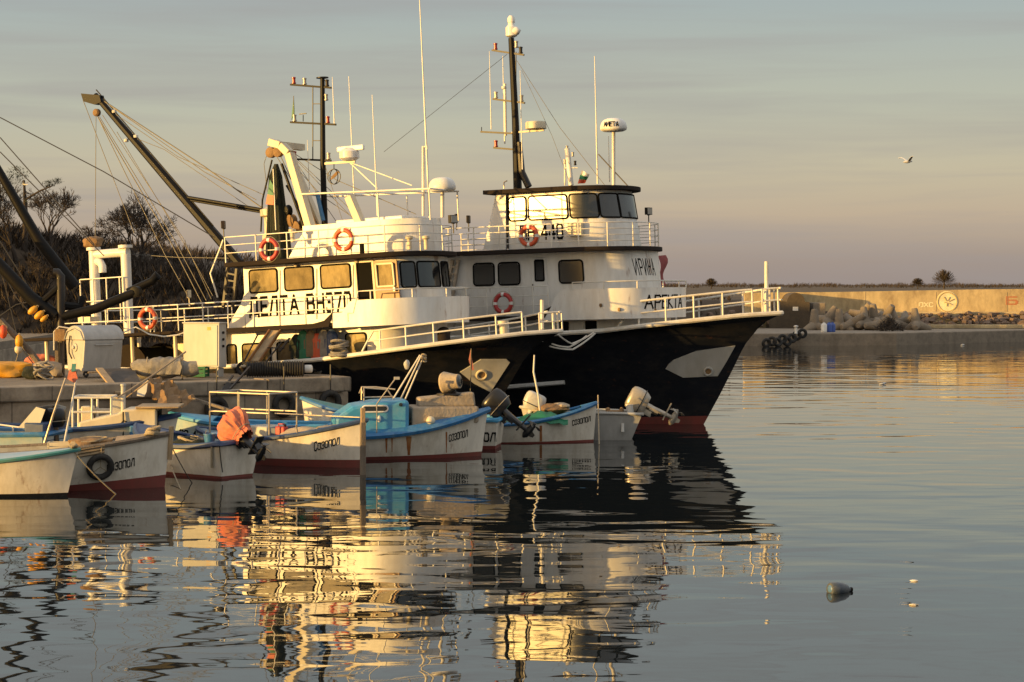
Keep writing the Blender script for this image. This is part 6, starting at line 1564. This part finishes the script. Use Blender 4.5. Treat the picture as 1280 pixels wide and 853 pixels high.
# local x runs along the bin (the end panel faces -x... towards the sun), y across
W2, Ln = .5, .66
prof = [(-.40, .18), (-.5, 1.02), (-.5, 1.10), (.5, 1.10), (.5, 1.02), (.40, .18)]
MB().prism([V((-Ln, y, z)) for y, z in prof], [V((Ln, y, z)) for y, z in prof]).build('body', 'galv', t, smooth=0, bevel=.03)
lid = [(-.53, 1.1)] + [(-.53 * math.cos(R(a)), 1.1 + .42 * math.sin(R(a))) for a in range(15, 180, 15)] + [(.53, 1.1)]
LD = MB().prism([V((-Ln - .03, y, z)) for y, z in lid], [V((Ln + .03, y, z)) for y, z in lid]).build('lid', 'galv', t, smooth=35, bevel=.015)
MB().tube([(-Ln - .05, -.5, 1.1), (-Ln - .06, -.35, 1.34), (-Ln - .06, 0, 1.44), (-Ln - .06, .35, 1.34), (-Ln - .05, .5, 1.1)], .018, 6).build('lid_rim', 'galv', LD)
MB().lathe([(.13, 0), (.13, .03), (.05, .04), (.05, .09), (0, .1)], (-Ln - .0, -.0, .88), (-1, 0, 0), 18).build('pivot_boss', 'galv', t)
MB().tube([(-Ln - .07, .16, 1.22), (-Ln - .08, .2, 1.0), (-Ln - .09, .18, .72), (-Ln - .08, .05, .55)], .022, 6).build('lid_lever', 'trim', t)
for x in (-.5, .5):
    for y in (-.32, .32):
        w_ = MB().tube([(x, y, .2), (x, y, .13)], .02, 6).build('castor', 'trim', t); MB().torus((x, y, .1), (0, 1, 0), .065, .035, 16, 8).build('wheel', 'rubber', w_)
MB().tube([(-.3, -.53, .95), (.3, -.53, .95)], .018, 6).tube([(-.3, -.49, .95), (-.3, -.53, .95)], .015, 5).tube([(.3, -.49, .95), (.3, -.53, .95)], .015, 5).build('handle', 'galv', t)
# ---- switch cabinet
p0 = onq(256, 470.5); t = thing('electric_cabinet', 'pale grey electric cabinet on legs at the quay edge, right of the bin', 'cabinet', p0, (0, 0, R(-22)))
MB().box((0, 0, .92), (1.22, .42, 1.3)).build('body', 'cab', t, bevel=.012)
MB().box((0, -.222, .92), (1.12, .02, 1.2)).build('door', 'cab', t, bevel=.008); MB().box((.28, -.235, 1.42), (.12, .008, .1)).build('warning_sticker', 'yellow', t, smooth=0)
for x in (-.52, .52): MB().box((x, 0, .13), (.07, .3, .26)).build('leg', 'cab', t, smooth=0)
for z in (.9, 1.1, 1.3): MB().lathe([(.04, 0), (.04, .04), (0, .045)], (.612, 0, z), (1, 0, 0), 12).build('socket', 'trim', t)
MB().box((0, 0, 1.585), (1.28, .48, .04)).build('rain_cap', 'cab', t, bevel=.01)
# ---- rolled net in pale cloth
p0 = onq(206, 474); t = thing('net_roll', 'thick roll of pale grey netting lying on the quay below the cabinet', 'net', p0, (0, 0, R(2)))
mb = MB(); pts = [V((-.95 + 1.9 * i / 12, .05 * math.sin(i), .30 + .03 * math.sin(i * 1.7))) for i in range(13)]
mb.tube(pts, [.2, .3, .36, .37, .35, .36, .36, .33, .31, .3, .29, .28, .24], 18, sq=.8); mb.build('roll', 'net2', t)
mb = MB(); rr = random.Random(2); rows = []
for i in range(11):
    row = []
    for j in range(9):
        a = R(200 - 210 * j / 8); k = .39 + .03 * math.sin(i * 1.9 + j) 
        drop = -.16 * max(0, j - 6)
        row.append(V((-.35 + .85 * i / 10 + .04 * math.sin(j * 2), -.02 - k * math.cos(a + R(180)) * 1.0 * (-1), .30 + k * .8 * math.sin(a) + drop * .3)))
    rows.append(row)
mb.shell(rows, lambda i, j, p: p + V((0, 0, .02))); mb.build('draped_cloth', 'net2', t)
for x in (-.5, .5): MB().torus((x, 0, .3), (1, .1, 0), .33, .015, 20, 5).build('lashing', 'rope', t)
# ---- crate, fender roller, planks, sheet
p0 = onq(250, 471); t = thing('crate', 'small green plastic crate between the net roll and the cabinet legs', 'crate', p0, (0, 0, R(-10)))
mb = MB()
for z in (.05, .16, .27):
    mb.box((0, -.2, z), (.42, .02, .07)).box((0, .2, z), (.42, .02, .07)).box((-.21, 0, z), (.02, .4, .07)).box((.21, 0, z), (.02, .4, .07))
for x in (-.2, .2):
    for y in (-.19, .19): mb.box((x, y, .155), (.045, .045, .31))
mb.box((0, 0, .012), (.42, .4, .02)); mb.build('crate_body', 'green', t, smooth=0)
p0 = onq(345, 471.5); t = thing('fender_roller', 'long ribbed black rubber roller with a white end, lying on the quay', 'fender', p0, (0, 0, R(8)))
prof = [(.02, -.88)]
for i in range(23): z = -.86 + 1.6 * i / 22; prof += [(.20, z), (.235, z + .02), (.235, z + .045), (.20, z + .06)]
prof += [(.12, .84)]
MB().lathe(prof, (0, 0, .235), (1, 0, 0), 20).build('ribbed_body', 'rubber', t, smooth=30)
MB().lathe([(.11, 0), (.12, .05), (.12, .22), (.08, .25), (0, .26)], (.82, 0, .235), (1, 0, 0), 14).build('end_cap', 'silvergull', t)
t = thing('rubber_mat', 'heap of folded black rubber behind the white roller end', 'rubber', onq(398, 467))
MB().blob((0, 0, .12), (.62, .35, .22), 8, .12, 18, 8).build('heap', 'rubber', t)
# greenish hawser on the quay top, leading to the trawler
t = thing('hawser', 'pair of pale green mooring ropes from the quay corner up to the coiled rope', 'rope', onq(392, 466)); o = V(t.location)
e_ = DF.m @ DF.y(424, 441, -2.78)
for k in (0, .1): MB().tube([onq(385, 466 + k * 10) - o + V((0, 0, .03)), onq(400, 468) - o + V((0, 0, .05)), onq(412, 466) - o + V((.0, 0, .25)), e_ - o + V((k, -k, 0))], .028, 6).build('strand', 'net2', t)
p_ = [onq(122, 463), None]
t = thing('plank', 'tan timber plank leaning down over the quay edge beside the bin', 'plank', (0, 0, 0))
a, c_ = at(124, 461, 56.8), at(149, 492, 54.6); MB().beam(a, c_, .2, .06).build('board', 'plank', t, smooth=0)
t = thing('board', 'dark sheet of boarding leaning behind the tan plank on the quay edge', 'board', (0, 0, 0))
q = [at(127, 462, 57.2), at(166, 461, 57.6), at(176, 483, 55.3), at(146, 490, 54.7)]
MB().prism(q, [p + V((.02, .05, .02)) for p in q]).build('sheet', 'darkpanel', t, smooth=0)
t = thing('crumpled_sheet', 'crumpled rusty brown tarpaulin spilling over the quay edge', 'tarpaulin', (0, 0, 0))
rows = []; rr = random.Random(5)
C4 = [at(184, 473, 55.6), at(214, 476, 55.9), at(244, 499, 54.6), at(203, 506, 53.4)]
for i in range(13):
    row = []
    for j in range(11):
        u, v_ = i / 12, j / 10; p = (C4[0].lerp(C4[1], u)).lerp(C4[3].lerp(C4[2], u), v_)
        w_ = .10 * math.sin(i * 1.3 + j * .6) + .08 * math.sin(j * 1.9 - i * .8) + .05 * rr.uniform(-1, 1)
        row.append(p + V((w_ * .4, -abs(w_) * .9 - .12, w_ * .7 - .12 * math.sin(u * 3.1) * v_)))
    rows.append(row)
MB().shell(rows, lambda i, j, p: p + V((0, .03, 0))).build('sheet', 'rustsheet', t, smooth=25)
t = thing('timber_beam', 'pale broken beam hanging diagonally from the tarpaulin to the boats', 'beam', (0, 0, 0))
MB().beam(at(236, 497, 54.5), at(300, 517, 53.6), .09, .07).build('beam', 'graywood', t, smooth=0)
t = thing('broom_handle', 'thin pale pole lying across the quay edge from the bin to the net roll', 'pole', (0, 0, 0))
MB().tube([at(110, 466, 57.0), at(150, 463, 57.4), at(180, 457, 57.8)], .025, 6).build('shaft', 'plank', t)
t = thing('folding_frame', 'dark folding frame leaning on the quay edge above the pipe frame', 'frame', (0, 0, 0))
mb = MB(); mb.beam(at(277, 489, 56), at(291, 470, 57), .05).beam(at(287, 487, 56), at(312, 459, 57.4), .05).beam(at(280, 481, 56.4), at(300, 478, 56.6), .04); mb.build('legs', 'blackmetal', t, smooth=0)
q = [at(277, 489, 55.9), at(284, 490, 55.9), at(290, 480, 56.3), at(283, 478, 56.3)]; MB().prism(q, [p + V((0, .04, 0)) for p in q]).build('pedal', 'rubber', t, smooth=0)
t = thing('gangplank', 'brown timber gangplank leaning against the wheelhouse side, left of the oilskins', 'gangplank', (0, 0, 0))
a, c_ = at(318, 452, 60.2), at(344, 414, 61.2); MB().beam(a, c_, .28, .05).build('board', 'plank', t, smooth=0)
for dx in (-.17, .17): MB().beam(a + V((dx, 0, .02)), c_ + V((dx, 0, .02)), .04, .09).build('side_rail', 'wood', t, smooth=0)
t = thing('trolley', 'dark hand trolley standing in front of the lower windows on the quay', 'trolley', (0, 0, 0))
MB().beam(at(303, 456, 59.6), at(323, 417, 60.4), .035).beam(at(328, 458, 59.4), at(352, 428, 60.2), .035).beam(at(334, 435, 60), at(356, 435.5, 60), .03).beam(at(349, 440, 60), at(362, 423, 60.6), .07, .03).build('frame', 'blackmetal', t, smooth=0)
for px in (304, 330): MB().torus(at(px, 461, 59.3), (.2, 1, 0), .17, .05, 18, 8).build('wheel', 'rubber', t)
# ---- net heaps, floats and gear at the left end of the quay
for px, py, d, m_, lab, sd in ((10, 466, (.75, .5, .26), 'yellow', 'yellow tarpaulin-covered heap at the left edge of the quay', 1), (52, 452, (.55, .4, .22), 'coral', 'heap of orange net beside the dark timber posts', 3),
                               (60, 466, (.5, .36, .26), 'canvas', 'tan sack-like heap in front of the orange net', 5), (44, 468, (.4, .3, .2), 'net', 'dark green net heap between the yellow heap and the tan heap', 7)):
    p0 = onq(px, py + 5); t = thing('net_heap', lab, 'net heap', p0, group='net heaps at the quay end')
    mb = MB().blob((0, 0, d[2] * .75), d, sd, .16, 22, 10)
    mb.build('heap', m_, t)
# derrick of dark pipe standing by the quay
t = thing('pipe_derrick', 'dark pipe derrick with two leaning booms at the far left of the quay', 'derrick', onq(76, 468)); o = V(t.location); Yd = 60.5
def dk(px, py, dy=0): return at(px, py, Yd + dy) - o
MB().tube([dk(76, 474), dk(76, 395)], .12, 10).tube([dk(76, 395), dk(76, 345), dk(72, 341), dk(67, 341)], .13, 10).build('post', 'blackmetal', t)
MB().tube([dk(78, 396), dk(120, 386), dk(168, 366)], .14, 10).lathe([(.1, -.12), (.17, -.1), (.17, .1), (.1, .14)], dk(170, 365), (.3, 1, 0), 14).build('slewing_arm', 'boom', t)
MB().tube([dk(94, 360, 1), dk(48, 300, 1), dk(-2, 213, 1), dk(-30, 165, 1)], [.2, .17, .13, .12], 10).build('upper_boom', 'boom', t)
MB().tube([dk(70, 396), dk(38, 372), dk(-30, 300)], [.2, .2, .17], 10).build('lower_boom', 'boom', t)
MB().tube([dk(48, 382), dk(76, 357)], .11, 8).tube([dk(76, 382, .3), dk(100, 384, .5), dk(104, 372, .6)], .14, 8).build('knee_brace', 'boom', t)
MB().tube([dk(0, 400), dk(38, 440), dk(60, 470)], .10, 8).build('leaning_leg', 'graywood', t)
MB().tube([dk(160, 366, .5), dk(190, 352, .5), dk(196, 345, .5), dk(200, 349, .5)], [.14, .13, .15, .08], 10).build('hooked_pipe', 'boom', t)
for pts in (((0, 172), (118, 306)), ((0, 190), (130, 320)), ((0, 147), (130, 215), (268, 297)), ((-2, 330), (20, 372), (42, 396)), ((0, 302), (30, 350), (55, 392)), ((-4, 398), (20, 381), (40, 377)), ((4, 348), (24, 432), (50, 466))):
    MB().tube([dk(px, py, .6) for px, py in pts], .017, 5).build('cable', 'cable', t)
for i, (px, py, lab) in enumerate(((41, 388, 'yellow net float highest on the dark pipe boom'), (49, 394, 'middle yellow net float on the dark pipe boom'), (55, 398.5, 'small yellow net float lowest on the dark pipe boom'), (24, 427, 'yellow oval float hanging on the slanting wire'), (4, 415, 'orange float on the leaning pole at the left edge'))):
    p0 = at(px, py, Yd - .25); t = thing('net_float', lab, 'float', p0, (0, R(50) if i < 3 else 0, 0), group='net floats hung by the derrick')
    r = (.10, .10, .075, .12, .12)[i]; MB().lathe([(.03, -r * 1.7), (r * .8, -r * 1.2), (r, -r * .3), (r, r * .3), (r * .8, r * 1.2), (.03, r * 1.7)], n=16).build('shell', 'yellow' if i != 4 else 'orange', t)
    MB().torus((0, 0, r * 1.8), (0, 1, 0), .03, .012, 10, 5).build('eye', 'rope', t)
t = thing('net_float', 'cream round float hanging just below the yellow oval float', 'float', at(23, 437, Yd - .25), group='net floats hung by the derrick')
MB().blob((0, 0, 0), (.12, .12, .13), 1, .02, 16, 10).build('shell', 'cream', t); MB().tube([(0, 0, -.1), (-.1, 0, -.45)], .015, 5).build('rope_tail', 'rope', t)
for i, (px0, py0, px1, py1, lab) in enumerate(((72, 470, 71, 428, 'dark timber post left of two behind the bin'), (78, 470, 77, 418, 'dark timber post right of two, close to the bin'))):
    a, c_ = at(px0, py0, 59.3 + .1 * i), at(px1, py1, 59.3 + .1 * i); t = thing('timber_post', lab, 'post', a, group='timber posts beside the bin')
    MB().beam(V((0, 0, -.1)), c_ - a, .13, .1).build('post', 'graywood', t, smooth=0)
t = thing('cable_box', 'small rusty junction box with a looping white cable, left of the bin', 'box', at(76, 419, 59.2))
MB().box((0, 0, 0), (.3, .2, .36)).build('box', 'rustsheet', t, bevel=.02); MB().tube([V((-.2, 0, -.45)), V((-.2, 0, .1)), V((-.05, 0, .25)), V((.25, 0, .2)), V((.4, .1, .05))], .022, 6).build('cable', 'rail', t)
t = thing('white_cable', 'white cable drooping from the bin top to the electric cabinet', 'cable', (0, 0, 0))
MB().tube([at(px, py, 59.6) for px, py in ((154, 416), (170, 409), (186, 418), (205, 421), (222, 419), (233, 415))], .022, 6).build('cable', 'rail', t)
t = thing('rope_heap', 'loose heap of grey rope on the quay between the posts and yellow heap', 'rope', onq(54, 474))
mb = MB()
for k in range(9): mb.torus((.1 * math.sin(k * 2), .1 * math.cos(k * 3), .05 + .05 * k), (.5 * math.sin(k * 1.3), .5 * math.cos(k * 2.1), 1), .24 - .012 * k, .028, 20, 6)
mb.build('turns', 'net2', t)
# ---- bottle, flotsam, birds
p0 = atz(1049, 740.5, 0); t = thing('plastic_bottle', 'grey-blue plastic canister floating on the open water at lower right', 'bottle', (p0.x, p0.y, .03), (0, R(4), R(28)))
MB().lathe([(.02, -.17), (.09, -.168), (.105, -.15), (.108, -.05), (.10, .05), (.075, .13), (.04, .165), (.03, .2), (0, .2)], (0, 0, .01), (1, 0, 0), 24).build('body', mat('bottle_plastic', (.055, .07, .09), .4, dirt=(.2, .18, .14), dirt_amt=.6, scale=8), t)
MB().lathe([(.055, 0), (.05, .004), (0, .006)], (-.17, 0, .02), (-1, 0, 0), 18).build('base_dimple', mat('bottle_blue', (.08, .17, .33), .4), t); MB().lathe([(.034, 0), (.034, .04), (0, .042)], (.19, 0, .01), (1, 0, 0), 12).build('cap', 'trim', t)
def gull(label, p, flying=True, s=1.0, yaw=0.0):
    t = thing('seagull', label, 'seagull', p, (0, 0, yaw)); t.scale = (s, s, s)
    MB().tube([(-.22, 0, 0), (-.12, 0, .01), (0, 0, .02), (.12, 0, .03), (.18, 0, .05), (.235, 0, .045), (.28, 0, .03)], [.015, .05, .075, .065, .042, .04, .006], 12).build('body', 'silvergull', t)
    if flying:
        for sd in (1, -1):
            rows = []
            for i in range(7):
                u = i / 6; y = sd * (.05 + .62 * u); z = .03 + .26 * math.sin(u * 1.9) - .05 * u; c_ = .09 * (1 - u * .75); x = .05 - .12 * u * u
                rows.append([V((x + c_, y, z)), V((x, y, z + .015)), V((x - c_, y, z))])
            MB().shell(rows, lambda i, j, p: p - V((0, 0, .008))).build('wing', 'silvergull' if flying == 1 else 'gullgrey', t)
    else: MB().tube([(-.2, 0, .05), (0, 0, .07), (.06, 0, .06)], [.01, .06, .03], 8).build('folded_wings', 'gullgrey', t)
gull('white gull flying high over the breakwater at right', at(1134, 203, 95), True, 1.0, R(20))
gull('dark small gull flying at the far left above the trees', at(32, 231, 110), 2, .75, R(160))
for px, py, lab in ((1203, 432, 'gull resting on the water below the sunlit wall'), (1103, 481, 'tiny white gull afloat in mid-harbour'), ):
    p0 = atz(px, py, 0); gull(lab, (p0.x, p0.y, .03), False, .8, R(30))
for px, py, lab, m_ in ((1143, 727, 'pale feather curled on the water above the other', 'silvergull'), (1142, 757, 'cream scrap floating below the pale feather', 'cream')):
    p0 = atz(px, py, 0); t = thing('flotsam', lab, 'flotsam', (p0.x, p0.y, .0), group='scraps floating near the bottle')
    MB().blob((0, 0, .01), (.06, .03, .018), px, .25, 10, 5).build('scrap', m_, t)

# ---- gear lying in the small boats
def inboat(b, x, y, z): return b['fr'].m @ V((x, y, z))
def gear(name, label, cat, b, px, py, y, maker, dz=0.0):
    p = b['fr'].y(px, py, y); t = thing(name, label, cat, mtx=b['fr'].m @ Matrix.Translation(V((p.x, y, p.z + dz)))); maker(t); return t
def mk_crate(m): 
    def f(t):
        mb = MB()
        for z in (.05, .15, .25): mb.box((0, -.17, z), (.55, .02, .075)).box((0, .17, z), (.55, .02, .075)).box((-.27, 0, z), (.02, .34, .075)).box((.27, 0, z), (.02, .34, .075))
        for x in (-.26, .26):
            for y in (-.16, .16): mb.box((x, y, .145), (.04, .04, .29))
        mb.box((0, 0, .01), (.55, .34, .02)).build('crate_body', m, t, smooth=0)
    return f
def mk_heap(m, d, sd):
    def f(t):
        MB().blob((0, 0, 0), d, sd, .18, 22, 10).build('heap', m, t); mb = MB(); rr = random.Random(sd)
        for _ in range(9):
            a = rr.uniform(0, 6.28); mb.tube([V((math.cos(a + k * .5) * d[0] * .8, math.sin(a + k * .5) * d[1] * .8, d[2] * (.75 + .25 * math.sin(k + a)))) for k in range(5)], .014, 5)
        mb.build('loose_lines', 'rope', t)
    return f
def mk_bucket(m):
    def f(t):
        MB().lathe([(.10, 0), (.14, .28), (.15, .28), (.15, .30), (.125, .30), (.12, .27), (.09, .02), (0, .02)], n=18).build('pail', m, t); MB().torus((0, 0, .29), (0, 1, 0), .14, .008, 12, 5, 0, 180).build('handle', 'steel', t)
    return f
def mk_can(m):
    def f(t):
        MB().box((0, 0, .17), (.3, .17, .34)).build('body', m, t, bevel=.03); MB().tube([(-.1, 0, .33), (-.1, 0, .4), (.08, 0, .4), (.08, 0, .33)], .018, 6).build('handle', m, t); MB().lathe([(.035, .33), (.035, .39), (0, .4)], (.11, 0, 0), n=10).build('cap', 'trim', t)
    return f
gear('fuel_can', 'red fuel can standing in the boat beside the engine box', 'fuel can', bF, 352, 545, -.25, mk_can('red'), -.1)
gear('net_heap', 'pale net heap in the lettered boat, just behind the mooring post', 'net heap', bF, 412, 541, .1, mk_heap('net2', (.45, .4, .18), 3))
gear('bucket', 'blue bucket in the waist of the boat with the coral motor', 'bucket', bE, 262, 553, .25, mk_bucket('blue'), -.1)
gear('net_heap', 'dark green net heap inside the boat with the coral motor', 'net heap', bE, 238, 556, .2, mk_heap('net', (.4, .35, .2), 9))
gear('fish_crate', 'small cream fish crate on the deck near the tyre fender', 'crate', bC, 76, 562, .1, mk_crate('cream'), -.12)
gear('net_heap', 'brown net heap in the long white boat, right of the fish crate', 'net heap', bC, 112, 556, .1, mk_heap('rustsheet', (.5, .4, .16), 13))
gear('fish_crate', 'blue fish crate in the stern of the slot-windowed cabin boat', 'crate', bH, 436, 541, .3, mk_crate('blue'), -.1)
gear('rope_pile', 'tan rope pile on the floor before the spray hood', 'rope', bH, 548, 541, -.2, mk_heap('rope', (.35, .3, .14), 17))
gear('bucket', 'white bucket on the dinghy beside its rusty tray', 'bucket', bK, 788, 514, .1, mk_bucket('silvergull'), -.1)
gear('fish_crate', 'teal fish crate in the raised-prow boat before the quay corner', 'crate', bG, 428, 520, -.1, mk_crate('teal'), -.1)
gear('net_heap', 'grey net heap on the pale blue bow at the left edge', 'net heap', bA, 30, 574, .25, mk_heap('net2', (.5, .38, .13), 21))
gear('net_heap', 'orange-brown net heap in the blue-rimmed boat under the pipe frame', 'net heap', bM, 118, 548, -.45, mk_heap('canvas', (.4, .22, .16), 23))
# tyres hung on the quay face
for i, (px, py) in enumerate(((268, 512), (352, 506), (410, 503))):
    k = (px - 0) / 442; p = V((-13.6 + 8.8 * k, 53.0 + 5.7 * k, 0)) ; 
    Y = p.y; X = (px - 640) / FPX * Y
    d = V((8.8, 5.7, 0)).normalized(); nrm = V((d.y, -d.x, 0)); u = (px / 442); 
    # point of the quay line seen at this pixel column
    a, c_ = V((-13.6, 53.0, 0)), V((-4.8, 58.7, 0)); kk = (px - 640) / FPX; s_ = (kk * a.y - a.x) / ((c_.x - a.x) - kk * (c_.y - a.y)); q = a.lerp(c_, s_) + nrm * .14
    q.z = CAM_H - (py - 358) / FPX * q.y
    t = thing('quay_tyre', ['black tyre on the quay face below the folding frame', 'black tyre in the middle of the quay face', 'black tyre on the quay face nearest its outer corner'][i], 'tyre', q, group='fender tyres on the quay face')
    mb = MB().torus((0, 0, 0), nrm, .27, .10, 24, 10); mb.build('tread', 'rubber', t); MB().tube([V((0, 0, .3)) + nrm * .02, V((0, 0, 1.1)) + nrm * .02], .02, 5).build('chain', 'cable', t)

# rocks at the foot of the quay wall
rnd = random.Random(33); mb = MB()
for _ in range(240):
    u = rnd.random(); a, c_ = V((-16.5, 51.3, 0)), V((-4.8, 58.7, 0)); d = (c_ - a).normalized(); nrm = V((d.y, -d.x, 0)); off = rnd.uniform(.05, 1.1)
    p = a.lerp(c_, u) + nrm * off; sz = rnd.uniform(.12, .36)
    mb.blob((p.x, p.y, .42 - off * .42 + rnd.uniform(-.1, .12)), (sz, sz * .8, sz * .65), rnd.random(), .28, 7, 5, Matrix.Rotation(rnd.uniform(0, 3), 3, 'Z'))
struct(mb.build('quay_rocks', 'stone', None, smooth=15), 'stuff')
